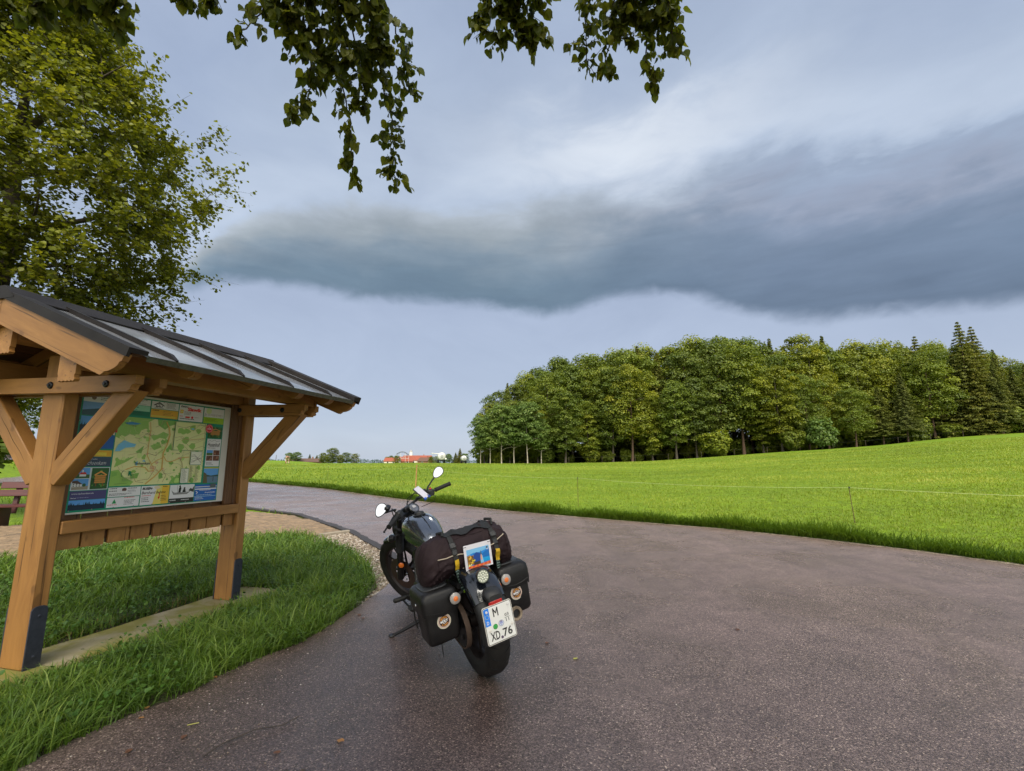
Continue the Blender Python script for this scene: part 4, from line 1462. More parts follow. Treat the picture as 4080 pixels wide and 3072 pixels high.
class Card:
    """layers of flat colour on a plane: u to the right, v up, h out of the plane"""
    def __init__(self, M, lift=.00014):
        self.b = MB()
        self.M = M
        self.mats = []
        self.h = 0.0
        self.lift = lift

    def mi(self, col):
        m = flat(*col) if isinstance(col, tuple) else col
        if m not in self.mats:
            self.mats.append(m)
        return self.mats.index(m)

    def up(self):
        self.h += self.lift
        return self

    def poly(self, pts, col):
        self.up()
        self.b.add([(x, y, self.h) for x, y in pts], [tuple(range(len(pts)))], self.mi(col), self.M)
        return self

    def rect(self, u0, v0, u1, v1, col):
        return self.poly([(u0, v0), (u1, v0), (u1, v1), (u0, v1)], col)

    def slab(self, u0, v0, u1, v1, d, col):
        self.b.box(((u0 + u1) / 2, (v0 + v1) / 2, self.h + d / 2), (u1 - u0, v1 - v0, d), 0, self.mi(col), self.M)
        self.h += d
        return self

    def disc(self, u, v, r, col, n=24, sy=1.0):
        return self.poly([(u + r * math.cos(6.2832 * i / n), v + sy * r * math.sin(6.2832 * i / n)) for i in range(n)], col)

    def line(self, pts, w, col):
        self.up()
        for a, b in zip(pts[:-1], pts[1:]):
            dx, dy = b[0] - a[0], b[1] - a[1]
            L = math.hypot(dx, dy) or 1
            nx, ny = -dy / L * w / 2, dx / L * w / 2
            ex, ey = dx / L * w * .3, dy / L * w * .3
            self.h += 2e-6
            self.b.add([(a[0] + nx - ex, a[1] + ny - ey, self.h), (a[0] - nx - ex, a[1] - ny - ey, self.h), (b[0] - nx + ex, b[1] - ny + ey, self.h), (b[0] + nx + ex, b[1] + ny + ey, self.h)], [(0, 1, 2, 3)], self.mi(col), self.M)
        return self

    def text(self, s, u, v, w, h, col, bold=0.0, shear=0.0, rot=0.0):
        """lettering fitted into a box w x h with its lower left corner at u, v"""
        V, F = text2d(s, bold, shear)
        x0, x1 = min(p[0] for p in V), max(p[0] for p in V)
        y0, y1 = min(p[1] for p in V), max(p[1] for p in V)
        self.up()
        sx, sy = w / (x1 - x0), h / (y1 - y0)
        c, s_ = math.cos(rot), math.sin(rot)
        P = []
        for p in V:
            a, b_ = (p[0] - x0) * sx - w / 2, (p[1] - y0) * sy - h / 2
            P.append((u + w / 2 + a * c - b_ * s_, v + h / 2 + a * s_ + b_ * c, self.h))
        self.b.add(P, F, self.mi(col), self.M)
        return self

    def arc_text(self, s, u, v, r, size, a0, a1, col, inside=False):
        n = len(s)
        for i, chx in enumerate(s):
            a = a0 + (a1 - a0) * (i + .5) / n
            self.text(chx, u + r * math.cos(a) - size * .38, v + r * math.sin(a) - size / 2, size * (.76 if chx != 'I' else .25), size, col, .02, 0, a - math.pi / 2 + (math.pi if inside else 0))
            self.h -= self.lift
        self.h += self.lift
        return self

    def dashes(self, u0, u1, v0, v1, rows, col, seed=0, fill=.9):
        """unreadably small print, as rows of short strokes"""
        rr = random.Random(seed)
        self.up()
        for i in range(rows):
            v = v1 - (i + .5) * (v1 - v0) / rows
            hgt = (v1 - v0) / rows * .38
            u = u0
            end = u0 + (u1 - u0) * rr.uniform(.6, 1) * fill
            while u < end:
                w = rr.uniform(.004, .012) * max(1, (u1 - u0) / .12)
                e = min(u + w, end)
                self.b.add([(u, v, self.h), (e, v, self.h), (e, v + hgt, self.h), (u, v + hgt, self.h)], [(0, 1, 2, 3)], self.mi(col), self.M)
                u = e + .003
        return self

    def build(self, name, parent):
        return self.b.build(name, self.mats, parent, smooth=0)


# ------------------------------------------------------------------ the map kiosk
kiosk = thing('map_kiosk', 'orange brown timber map kiosk with a gabled metal roof on the roadside grass', 'kiosk', M=KM)


def L_(a, b, z):
    return Vector((a, -b, z))


def timber(name, p0, p1, w, h, up=(0, 0, 1), ch=.006, mat=None, parent=kiosk):
    """a beam along its own X axis; w across, h along up"""
    p0, p1 = Vector(p0), Vector(p1)
    L = (p1 - p0).length
    M = frame((p0 + p1) / 2, p1 - p0, up)
    return MB().box((0, 0, 0), (L, w, h), ch).build(name, mat or WOOD, parent, M)


def cyma_end(L, h, s=1):
    """lower corner of a beam end, cut as a stepped hollow curve: points from the top corner down"""
    pts = [(L, h / 2)]
    pts += [(L, -h * .02)]
    for k in range(6):
        a = math.pi / 2 * k / 5
        pts.append((L - .035 * math.sin(a) - .004, -h * .02 - .036 * (1 - math.cos(a)) - .002))
    pts += [(L - .052, -h * .02 - .040), (L - .056, -h / 2)]
    return pts


def carved(name, p0, p1, w, h, both=True, up=(0, 0, 1)):
    p0, p1 = Vector(p0), Vector(p1)
    L = (p1 - p0).length / 2
    r = cyma_end(L, h)
    l = [(-x, z) for x, z in r][::-1] if both else [(-L, -h / 2), (-L, h / 2)]
    return MB().prism(r + l, -w / 2, w / 2, 'y').build(name, WOOD, kiosk, frame((p0 + p1) / 2, p1 - p0, up), smooth=30)


for a0 in (0.0, 1.553):
    ac = a0 + .05
    po = timber('post', L_(ac, -.10, .012), L_(ac, -.10, 2.02), .20, .10, (1, 0, 0), .010)
    for b_, s in ((0.0, 1), (-.2, -1)):
        # steel shoe with rounded upper corners, screwed to the narrow side of the post
        r = [(-.044, 0), (.044, 0), (.044, .345), (.036, .362), (.02, .37), (-.02, .37), (-.036, .362), (-.044, .345)]
        pl = MB().prism(r, -.005, .005, 'y')
        for zz in (.07, .31):
            pl.lathe([(.009, .005), (.009, .009), (.004, .011)], 10, 0, Matrix.Rotation(R(90), 4, 'X') @ Matrix.Translation((0, zz, 0)))
        pl.build('post_shoe', STEEL_BLUE, kiosk, Matrix.Translation(L_(ac, b_ + s * .006, .012)) @ (Matrix.Identity(4) if s > 0 else Matrix.Rotation(math.pi, 4, 'Z')))
        # brace up to the cross beams
        p0, p1 = L_(ac, b_ + s * -.012, 1.185), L_(ac, b_ + s * .575, 1.775)
        X = (p1 - p0).normalized()
        Lb = (p1 - p0).length
        th = .135
        cot = abs(X.z) / math.hypot(X.x, X.y) if math.hypot(X.x, X.y) > 0 else 1
        br = MB().prism([(-th * .55, th / 2), (-th * .05, -th / 2), (Lb + .02, -th / 2), (Lb - .06, th / 2)], -.046, .046, 'y')
        Mf = frame(p0, X, (0, 0, 1))
        ob = br.build('brace', WOOD, kiosk, Mf, smooth=30)
        ck = MB()
        for sy in (-1, 1):
            rk = random.Random(int(a0 * 10) + sy + s * 5)
            for k in range(26):
                x0_, x1_ = .12 + (Lb - .34) * k / 26, .12 + (Lb - .34) * (k + 1) / 26
                z0_, z1_ = [.012 + .010 * mnoise.noise(Vector((q_ * 7, sy * 3 + s, a0))) for q_ in (x0_, x1_)]
                wk = .0016 * math.sin(math.pi * (k + .5) / 26) + .0004
                ck.add([(x0_, sy * .0464, z0_ - wk), (x1_, sy * .0464, z1_ - wk), (x1_, sy * .0464, z1_ + wk), (x0_, sy * .0464, z0_ + wk)], [(0, 1, 2, 3)])
        ck.build('drying_crack', mk('crack_dark', (.022, .011, .006), .9), ob, smooth=0)
        bv = ob.modifiers.new('bevel', 'BEVEL')
        bv.width = .006
        bv.segments = 1
    for k, aa in enumerate((a0 - .027, a0 + .127)):
        carved('cross_beam', L_(aa, -.90, 1.812), L_(aa, .70, 1.776), .052, .105)
    for bb in (-.045, .455, -.655):
        sgn = -1
        for aa, sg in ((a0 - .053, -1), (a0 + .153, 1)):
            bo = MB().lathe([(.0, .0), (.024, .0), (.024, .005), (.020, .010), (.010, .012), (.010, .018), (.0, .018)], 12)
            bo.build('bolt', BLACK_METAL, kiosk, frame(L_(aa, bb, 1.791 - .0225 * bb), (0, 1, 0), (sg, 0, 0)) @ Matrix.Identity(4))

RZ, RB, EB, EZ = 2.335, -.10, 1.02, 1.885          # underside of the sheet: ridge and eave
PITCH = math.atan2(RZ - EZ, EB - RB)
SL = math.hypot(RZ - EZ, EB - RB)
A0, A1 = -.344, 1.883


def slope(side, a, d, up):
    """point on a roof slope: d down from the ridge, up off the plane"""
    b = RB + side * (d * math.cos(PITCH) + up * math.sin(PITCH))
    return L_(a, b, RZ - d * math.sin(PITCH) + up * math.cos(PITCH))


# purlins, each end faced with a notched board
for bc, zc, w in ((.50, 1.925, .13), (-.70, 1.925, .13), (-.10, 2.13, .14)):
    p0, p1 = L_(A0 + .07, bc, zc), L_(A1 - .07, bc, zc)
    timber('purlin', p0, p1, w, .165)
    z0, z1 = (1.752, 1.99) if zc < 2 else (1.955, 2.20)
    hw = .072
    pr = [(-hw, z1), (-hw, z0 + .045), (-hw + .006, z0 + .040), (-hw + .006, z0 + .026), (-hw - .002, z0 + .012), (-hw + .012, z0)]
    for k in range(1, 8):
        pr.append((-hw + .012 + (2 * hw - .024) * k / 8, z0 + (.007 if k % 2 else 0)))
    pr += [(hw - .012, z0), (hw + .002, z0 + .012), (hw - .006, z0 + .026), (hw - .006, z0 + .040), (hw, z0 + .045), (hw, z1)]
    for a in (A0 + .055, A1 - .055):
        MB().prism([(-bc + y_, z_) for y_, z_ in pr], a - .014, a + .014, 'x').build('purlin_board', WOOD, kiosk, smooth=0)
# rafters with rounded ends
for a in (.20, .70, 1.20, 1.62):
    for s in (1, -1):
        p0, p1 = slope(s, a, .03, -.072), slope(s, a, SL - .10, -.072)
        Lr = (p1 - p0).length
        e = [(Lr, .045), (Lr - .004, .012), (Lr - .018, -.016), (Lr - .042, -.036), (Lr - .072, -.045)]
        MB().prism([(0, -.045), (0, .045)] + e, -.034, .034, 'y').build('rafter', WOOD, kiosk, frame(p0, p1 - p0), smooth=30)
# barge boards
for a in (A0 + .02, A1 - .02):
    for s in (1, -1):
        p0, p1 = slope(s, a, .0, -.012), slope(s, a, SL - .015, -.012)
        Lb = (p1 - p0).length
        h = .168
        e = [(Lb, 0), (Lb - .006, -.045), (Lb - .018, -.055), (Lb - .022, -.075), (Lb - .04, -.100), (Lb - .07, -.125), (Lb - .10, -.140), (Lb - .104, -.150), (Lb - .12, -h)]
        tp = math.tan(PITCH)
        MB().prism([(h * tp, -h), (0, 0)] + e, -.019, .019, 'y').build('barge_board', WOOD, kiosk, frame(p0, p1 - p0), smooth=30)
# roof boards under the sheet, laid along the ridge
nb = 8
for s in (1, -1):
    for k in range(nb):
        d = (k + .5) * (SL - .03) / nb
        timber('roof_board', slope(s, A0 + .045, d, -.012), slope(s, A1 - .045, d, -.012), (SL - .03) / nb - .005, .020, slope(s, 0, 0, 1) - slope(s, 0, 0, 0), .003, WOOD_DK)
# sheet metal: trays between battens, caps on battens, verge and eave flashings
seams = [-.05, .46, .963, 1.462]
edges = [A0 + .11] + seams + [A1 - .10]
for s in (1, -1):
    for a, b in zip(edges[:-1], edges[1:]):
        m = MB()
        secs = []
        for k in range(9):
            d = .02 + (SL - .02) * k / 8
            w = .0012 * math.sin(k * 1.7 + a * 9)
            secs.append([slope(s, a + .014, d, .006 + w), slope(s, (a + b) / 2, d, .006 + 2.4 * w), slope(s, b - .014, d, .006 - w), slope(s, b - .014, d, .001), slope(s, a + .014, d, .001)])
        m.loft(secs)
        m.build('roof_sheet', ROOF, kiosk, smooth=30)
    for a in seams:
        m = MB()
        P = [(-.012, .0), (-.012, .030), (-.014, .034), (.014, .034), (.012, .030), (.012, .0)]
        m.loft([[slope(s, a + x, .05, u) for x, u in P], [slope(s, a + x, SL - .075, u) for x, u in P], [slope(s, a + x * .9, SL - .012, u * .35) for x, u in P]])
        m.build('roof_seam', ROOF_DK, kiosk, smooth=20)
    for a, b in ((A0 - .012, A0 + .10), (A1 - .095, A1 + .012)):
        m = MB()
        lo, hi = (a, b)
        P = [(lo, -.022), (lo, .034), (hi, .030), (hi, .004), (lo + .02, .004), (lo + .02, -.022)] if a < 0 else [(hi, -.022), (hi, .050), (lo, .046), (lo, .004), (hi - .02, .004), (hi - .02, -.022)]
        m.loft([[slope(s, x, 0, u) for x, u in P], [slope(s, x, SL + .012, u) for x, u in P]])
        m.build('verge_flashing', ROOF_DK, kiosk, smooth=20)
    m = MB()
    ex = [A0 + .10] + seams + [A1 - .095]
    for a, b in zip(ex[:-1], ex[1:]):
        m.loft([[slope(s, x, SL - .03, -.002), slope(s, x, SL + .018, -.002), slope(s, x, SL + .022, .007), slope(s, x, SL + .018, -.028), slope(s, x, SL + .012, -.028), slope(s, x, SL + .010, -.006)] for x in (a + .001, b - .001)])
    m.build('eave_flashing', EAVE, kiosk, smooth=20)
m = MB()
P = [(-1, .13, .012), (-1, .13, .02), (-1, .015, .058), (1, .015, .058), (1, .13, .02), (1, .13, .012)]
m.loft([[slope(s, a, d, u) for s, d, u in P] for a in (A0 - .014, A1 + .014)])
m.build('ridge_cap', ROOF_DK, kiosk, smooth=20)

# rails, skirting planks and the back wall that carries the map
timber('rail', L_(.102, -.045, .852), L_(1.551, -.045, .852), .10, .085)
timber('rail', L_(.102, -.10, 1.885), L_(1.551, -.10, 1.885), .08, .085)
x = .106
k = 0
while x < 1.54:
    w = min(.158, 1.548 - x)
    rr = random.Random(k)
    timber('plank', L_(x + w / 2, -.060 - (.012 if k % 2 else 0), .70 + rr.uniform(-.003, .003)), L_(x + w / 2, -.060 - (.012 if k % 2 else 0), .812), w - .012, .020, (0, 1, 0), .003)
    x += .166
    k += 1
timber('plank', L_(.83, -.088, .735), L_(.83, -.088, .80), 1.40, .014, (0, 1, 0), .002, WOOD_DK)
for aa, ww in ((1.452, .03), (1.492, .05), (1.532, .04)):
    timber('frame_strip', L_(aa, -.075 + .012 * (aa == 1.532), .896), L_(aa, -.075 + .012 * (aa == 1.532), 1.842), .035, ww, (1, 0, 0), .004, WOOD_DK)
timber('frame_strip', L_(.127, -.075, .896), L_(.127, -.075, 1.842), .035, .048, (1, 0, 0), .003, WOOD_DK)
x = .13
for k in range(8):
    timber('back_board', L_(x + .08, -.135, .70), L_(x + .08, -.135, 1.93), .165, .02, (0, 1, 0), .003, WOOD_DK)
    x += .176

# ---- the map panel: white board, green printed sheet, adverts round the village map
PW, PH = 1.205, .852
panel = MB().box((0, 0, 0), (1.29, .016, .882), .002).build('map_panel', mk('board_white', (.70, .68, .60), .4), kiosk, Matrix.Translation(L_(.797, -.094, 1.368)))
CARD0 = Matrix.Translation(Vector((.162, .0854, .940)) - Vector((.797, .094, 1.368))) @ Matrix(((1, 0, 0, 0), (0, 0, -1, 0), (0, 1, 0, 0), (0, 0, 0, 1)))


def card(u0, v0, lift=.00014, base=.0008):
    return Card(CARD0 @ Matrix.Translation((u0 * PW, v0 * PH, base)), lift)


WHT, GRN, BLK, BLU, YEL, RED = (236, 236, 230), (0, 128, 96), (22, 22, 24), (28, 92, 168), (228, 176, 40), (204, 40, 40)
sheet = card(0, 0, base=0.0)
sheet.rect(0, 0, PW, PH, GRN)
sheet.build('poster_sheet', panel)
for i in range(9):
    for vv in (.012, PH - .010):
        s_ = MB().ball((0, 0, 0), (.005, .005, .003), 8, 4)
        s_.build('screw', STEEL, panel, CARD0 @ Matrix.Translation((.02 + i * (PW - .04) / 8, vv, .002)))
for vv in (.2, .42, .64):
    for uu in (.008, PW - .008):
        MB().ball((0, 0, 0), (.005, .005, .003), 8, 4).build('screw', STEEL, panel, CARD0 @ Matrix.Translation((uu, vv, .002)))


def advert(u0, u1, v0, v1, bg):
    c = card(u0, v0)
    c.w, c.hh = (u1 - u0) * PW, (v1 - v0) * PH
    c.rect(0, 0, c.w, c.hh, bg)
    return c


def pic_scene(c, kind, x0, y0, x1, y1, seed=0):
    """little printed photographs in flat colours"""
    rr = random.Random(seed)
    w, h = x1 - x0, y1 - y0
    c.rect(x0, y0, x1, y1, (88, 150, 214) if kind != 'wood' else (40, 84, 36))
    if kind == 'house':
        c.poly([(x0, y0), (x1, y0), (x1, y0 + h * .35), (x0 + w * .6, y0 + h * .3), (x0, y0 + h * .4)], (150, 140, 122))
        c.poly([(x0, y0 + h * .25), (x0 + w * .62, y0 + h * .30), (x0 + w * .62, y0 + h * .55), (x0 + w * .3, y0 + h * .8), (x0, y0 + h * .68)], (228, 222, 206))
        c.poly([(x0, y0 + h * .62), (x0 + w * .66, y0 + h * .5), (x0 + w * .3, y0 + h * .86), (x0, y0 + h * .8)], (84, 62, 52))
        for i in range(3):
            for j in range(2):
                c.rect(x0 + w * (.06 + i * .18), y0 + h * (.32 + j * .16), x0 + w * (.15 + i * .18), y0 + h * (.40 + j * .16), (84, 62, 60))
        c.disc(x0 + w * .74, y0 + h * .42, w * .11, (46, 88, 52))
    elif kind == 'church':
        c.poly([(x0, y0), (x1, y0), (x1, y0 + h * .35), (x0, y0 + h * .45)], (58, 92, 46))
        c.rect(x0 + w * .38, y0 + h * .18, x0 + w * .78, y0 + h * .42, (226, 222, 214))
        c.poly([(x0 + w * .34, y0 + h * .38), (x0 + w * .82, y0 + h * .38), (x0 + w * .72, y0 + h * .58), (x0 + w * .46, y0 + h * .58)], (188, 52, 40))
        c.rect(x0 + w * .52, y0 + h * .56, x0 + w * .60, y0 + h * .80, (232, 230, 224))
        c.disc(x0 + w * .14, y0 + h * .42, w * .16, (74, 84, 40))
    elif kind == 'wood':
        for i in range(26):
            c.disc(x0 + w * rr.uniform(.06, .94), y0 + h * rr.uniform(.1, .94), w * rr.uniform(.03, .09), rr.choice([(28, 66, 30), (58, 108, 44), (84, 132, 52)]))
            c.h -= c.lift * .8
        c.up().up()
        c.rect(x0 + w * .28, y0 + h * .14, x0 + w * .34, y0 + h * .62, (120, 78, 36))
        c.rect(x0 + w * .68, y0 + h * .14, x0 + w * .74, y0 + h * .62, (120, 78, 36))
        for j in range(4):
            c.rect(x0 + w * .2, y0 + h * (.28 + j * .10), x0 + w * .84, y0 + h * (.36 + j * .10), (186, 128, 58))
        c.poly([(x0 + w * .14, y0 + h * .68), (x0 + w * .52, y0 + h * .86), (x0 + w * .9, y0 + h * .68), (x0 + w * .86, y0 + h * .63), (x0 + w * .52, y0 + h * .78), (x0 + w * .18, y0 + h * .63)], (206, 146, 72))
    elif kind == 'lake':
        c.rect(x0, y0, x1, y0 + h * .42, (88, 116, 140))
        c.poly([(x0, y0 + h * .42), (x1, y0 + h * .42), (x1, y0 + h * .54), (x0 + w * .5, y0 + h * .48), (x0, y0 + h * .6)], (46, 74, 66))
        c.poly([(x0, y0), (x0 + w * .30, y0), (x0 + w * .2, y0 + h * .6), (x0, y0 + h * .72)], (92, 84, 56))
        c.rect(x0 + w * .66, y0 + h * .1, x0 + w * .70, y0 + h * .4, (60, 56, 48))
    elif kind == 'pano':
        c.rect(x0, y0, x1, y0 + h * .52, (26, 42, 62))
        x = x0
        while x < x1 - w * .03:
            ww = w * rr.uniform(.02, .06)
            hh = h * rr.uniform(.45, .86)
            c.poly([(x, y0 + h * .4), (min(x + ww, x1), y0 + h * .4), (min(x + ww * .5, x1), y0 + hh)], (22, 38, 50))
            c.h -= c.lift * .9
            x += ww * .7
        c.up()
    elif kind == 'field':
        c.rect(x0, y0, x1, y0 + h * .45, (70, 104, 40))
    elif kind == 'stone':
        c.rect(x0, y0, x1, y1, (110, 72, 56))
        for i in range(8):
            c.disc(x0 + w * rr.uniform(.15, .85), y0 + h * rr.uniform(.15, .85), w * .10, rr.choice([(148, 106, 84), (82, 54, 44)]))
            c.h -= c.lift * .8
        c.up()
    return c


# top row
c = advert(.012, .205, .80, .985, WHT); c.rect(0, 0, c.w, c.hh * .62, (112, 156, 206)); c.poly([(0, 0), (c.w, 0), (c.w, c.hh * .3), (c.w * .5, c.hh * .36), (0, c.hh * .22)], (54, 84, 96)); c.disc(c.w * .28, c.hh * .82, .016, (120, 98, 90), 8); c.dashes(.11, .22, c.hh * .7, c.hh * .95, 3, (90, 90, 90), 1); c.build('advert', panel)
c = advert(.217, .409, .933, .988, WHT); c.rect(0, 0, .05, c.hh, (182, 52, 46)); c.dashes(.06, .225, .004, c.hh - .004, 5, (110, 110, 112), 2); c.build('advert', panel)
c = advert(.217, .409, .878, .930, (142, 196, 170)); c.dashes(.01, .22, .008, .036, 1, (70, 140, 112), 3); c.dashes(.02, .2, .002, .012, 1, (70, 140, 112), 4); c.build('advert', panel)
c = advert(.217, .409, .832, .874, (0, 112, 84)); c.dashes(0.008, 0.0780, 0.012, 0.0300, 1, (10, 50, 40), 41, 1.0); c.dashes(.1, .2, .006, .03, 2, (20, 84, 64), 5); c.build('advert', panel)
c = advert(.417, .611, .917, .988, WHT)
for s_ in (0, .007):
    c.line([(.018 + s_, .028), (.062, .055 - s_), (.106 - s_, .028)], .0045, BLK)
c.line([(.062, .05), (.062, .028)], .003, BLK); c.line([(.045, .042), (.062, .03), (.079, .042)], .003, BLK)
c.text('BAU', .034, .012, .056, .015, BLK, .04); c.line([(.024, .007), (.1, .007)], .0025, BLK); c.dashes(.125, .222, .006, .056, 6, (90, 90, 92), 6); c.build('advert', panel)
c = advert(.417, .611, .832, .912, (216, 162, 50)); c.dashes(0.012, 0.0870, 0.044, 0.0650, 1, (120, 84, 40), 41, 1.0); c.dashes(.1, .22, .01, .06, 4, (150, 108, 50), 7); c.rect(.005, .006, .215, .018, (224, 186, 70)); c.build('advert', panel)
c = advert(.617, .810, .825, .988, WHT); c.text('Elektro', .012, .116, .07, .016, BLK, .03, .3); c.text('Slawik', .078, .088, .138, .032, RED, .05)
c.rect(.010, .064, .040, .094, (238, 168, 44)); c.disc(.025, .079, .009, (246, 214, 130)); c.dashes(.05, .15, .05, .082, 3, (80, 80, 84), 8); c.dashes(0.01, 0.0440, 0.03, 0.0435, 1, RED, 41, 1.0); c.rect(.062, .027, .104, .040, RED); c.disc(.128, .034, .011, RED); c.dashes(.15, .21, .03, .04, 1, (120, 120, 120), 9); c.dashes(0.012, 0.1920, 0.008, 0.0230, 1, (40, 40, 44), 41, 1.0); c.build('advert', panel)
c = advert(.818, .996, .822, .985, (226, 232, 214)); c.rect(0, 0, c.w, .056, (150, 186, 40)); c.disc(.05, .112, .028, (196, 212, 160)); c.text('JB ROSENHEIM', .004, .062, .200, .026, (16, 16, 18), .05); c.text('JB ROSENHEIM', .006, .0625, .196, .025, (240, 240, 236), .02); c.dashes(.02, .19, .014, .044, 3, (88, 120, 30), 11); c.build('advert', panel)
# right column
c = card(.868, .668); pic_scene(c, 'wood', 0, 0, .15, .102, 4); c.build('advert', panel)
c = advert(.870, .993, .363, .658, WHT); c.line([(.01, .225), (.03, .236), (.05, .228), (.075, .242), (.1, .23), (.14, .236)], .002, (60, 60, 64)); c.text('Hussnhof', .010, .180, .128, .036, (52, 50, 50), .02); c.dashes(.01, .13, .158, .172, 1, (110, 110, 110), 12)
pic_scene(c, 'field', .006, .102, .070, .148, 1); pic_scene(c, 'stone', .076, .102, .142, .148, 2); pic_scene(c, 'stone', .006, .052, .070, .098, 3); pic_scene(c, 'stone', .076, .052, .142, .098, 5); c.dashes(.01, .10, .008, .040, 3, (100, 100, 104), 13); c.build('advert', panel)
c = card(.868, .189); pic_scene(c, 'lake', 0, 0, .152, .136, 2); c.rect(0, .130, .152, .138, (214, 196, 40)); c.build('advert', panel)
c = advert(.808, .993, .008, .176, BLU); c.rect(0, .098, c.w, .108, WHT); c.rect(0, .120, c.w, .126, (232, 238, 246)); c.rect(.0, .036, c.w, .040, (150, 190, 226)); c.dashes(0.048, 0.1980, 0.082, 0.0970, 1, WHT, 41, 1.0); c.text('Kopierladen', .105, .062, .108, .014, WHT, .02); c.line([(.014, .086), (.03, .074), (.018, .062)], .005, WHT); c.dashes(.01, .14, .01, .032, 2, (196, 216, 238), 14); c.dashes(.02, .2, .044, .054, 1, (180, 206, 236), 15); c.build('advert', panel)
# bottom row
c = advert(.616, .803, .052, .184, WHT)
c.poly([(.02, .060), (.035, .030), (.16, .030), (.19, .052), (.15, .046), (.05, .046)], (150, 150, 148)); c.line([(.018, .066), (.036, .036), (.158, .036), (.196, .062)], .003, BLK); c.line([(.05, .046), (.165, .048)], .002, BLK)
c.poly([(.078, .046), (.098, .046), (.102, .085), (.092, .096), (.080, .084)], (24, 24, 24)); c.disc(.089, .099, .008, (24, 24, 24)); c.line([(.072, .040), (.066, .108)], .002, BLK); c.poly([(.114, .046), (.146, .048), (.14, .074), (.13, .082), (.118, .066)], (40, 40, 40)); c.disc(.132, .082, .008, (40, 40, 40)); c.poly([(.17, .06), (.222, .044), (.222, .098), (.205, .07), (.19, .082)], (60, 62, 58)); c.build('advert', panel)
c = advert(.616, .803, .008, .052, (34, 36, 34)); c.dashes(0.008, 0.0780, 0.012, 0.0270, 1, WHT, 41, 1.0); c.dashes(0.11, 0.2100, 0.012, 0.0270, 1, WHT, 41, 1.0); c.build('advert', panel)
c = advert(.418, .611, .012, .186, (244, 238, 222)); c.poly([(.10, 0), (c.w, 0), (c.w, c.hh), (.13, c.hh)], (240, 196, 96)); c.rect(.17, 0, c.w, c.hh, (232, 172, 52)); c.text('BUSEN-', .008, .118, .084, .020, (20, 20, 20), .05, .3); c.disc(.128, .134, .026, (206, 192, 164), 14, .5); c.text('Bernhard Behme', .006, .084, .196, .022, (56, 40, 26), .01, .25); c.poly([(.148, .088), (.158, .088), (.152, .058), (.160, .058), (.146, .036), (.140, .058), (.147, .058)], (200, 44, 32)); c.dashes(0.176, 0.2260, 0.128, 0.1430, 1, (70, 50, 30), 41, 1.0); c.dashes(.165, .226, .02, .07, 4, (90, 66, 40), 16); c.dashes(.008, .11, .064, .076, 1, (190, 40, 36), 17); c.dashes(0.008, 0.0830, 0.046, 0.0595, 1, (50, 50, 50), 41, 1.0); c.dashes(0.008, 0.0830, 0.032, 0.0455, 1, (50, 50, 50), 41, 1.0); c.dashes(0.008, 0.0960, 0.018, 0.0315, 1, (50, 50, 50), 41, 1.0); c.build('advert', panel)
c = advert(.216, .413, .105, .186, WHT); c.dashes(0.008, 0.0780, 0.05, 0.0650, 1, (60, 60, 62), 41, 1.0); c.dashes(0.008, 0.0820, 0.032, 0.0470, 1, (60, 60, 62), 41, 1.0); c.poly([(.098, .04), (.128, .04), (.132, .056), (.116, .064), (.098, .058)], (96, 66, 56)); c.dashes(0.142, 0.2270, 0.05, 0.0635, 1, (60, 60, 62), 41, 1.0); c.dashes(.14, .23, .03, .046, 2, (90, 90, 92), 18); c.dashes(.008, .22, .006, .024, 2, (80, 80, 84), 19); c.build('advert', panel)
c = advert(.216, .411, .014, .099, WHT); c.poly([(.036, .028), (.068, .028), (.052, .060)], (34, 138, 78)); c.dashes(0.008, 0.0960, 0.01, 0.0235, 1, (190, 52, 60), 41, 1.0); c.dashes(0.122, 0.2220, 0.058, 0.0730, 1, (200, 60, 70), 41, 1.0); c.dashes(.122, .22, .010, .050, 4, (80, 80, 84), 20); c.build('advert', panel)
# left column
c = card(.012, .640); pic_scene(c, 'pano', 0, 0, .226, .13, 9); c.build('advert', panel)
c = advert(.118, .210, .643, .745, (206, 190, 168)); c.poly([(.01, .012), (.09, .010), (.1, .034), (.05, .052), (.012, .038)], (170, 110, 58)); c.poly([(0, .06), (c.w, .06), (c.w, c.hh), (0, c.hh)], (96, 84, 74)); c.build('advert', panel)
c = advert(.012, .210, .522, .638, (22, 84, 156)); c.dashes(.012, .16, .02, .07, 4, (160, 196, 230), 21); c.build('advert', panel)
c = advert(.012, .207, .454, .508, (206, 158, 36)); c.poly([(0, .012), (.2, .006), (.2, .03), (0, .036)], (232, 190, 60)); c.build('advert', panel)
c = advert(.012, .207, .372, .450, (52, 66, 88)); c.text('Ortsplan', .092, .046, .052, .010, (200, 206, 214)); c.text('Sachsenkam', .055, .012, .150, .026, (228, 232, 238), -.012, .45); c.build('advert', panel)
c = advert(.010, .209, .175, .364, (198, 206, 222)); pic_scene(c, 'church', .006, .084, .110, .157, 1); pic_scene(c, 'house', .006, .005, .108, .080, 2); pic_scene(c, 'wood', .120, .005, .234, .156, 7); c.build('advert', panel)
c = advert(.012, .207, .098, .170, (70, 66, 112)); c.text('www.sachsenkam.de', .010, .038, .140, .011, (214, 214, 228)); c.text('Rathaus', .010, .010, .034, .008, (236, 236, 240), .01); c.dashes(.05, .13, .008, .018, 1, (150, 150, 176), 22); c.build('advert', panel)
c = card(.012, .016); pic_scene(c, 'pano', 0, 0, .234, .068, 5); c.build('advert', panel)

# the village map itself: u 0..1 and v 0..1 of the whole sheet
MAPC = card(0, 0, .00004)


def mp(*pts):
    return [(u * PW, v * PH) for u, v in pts]


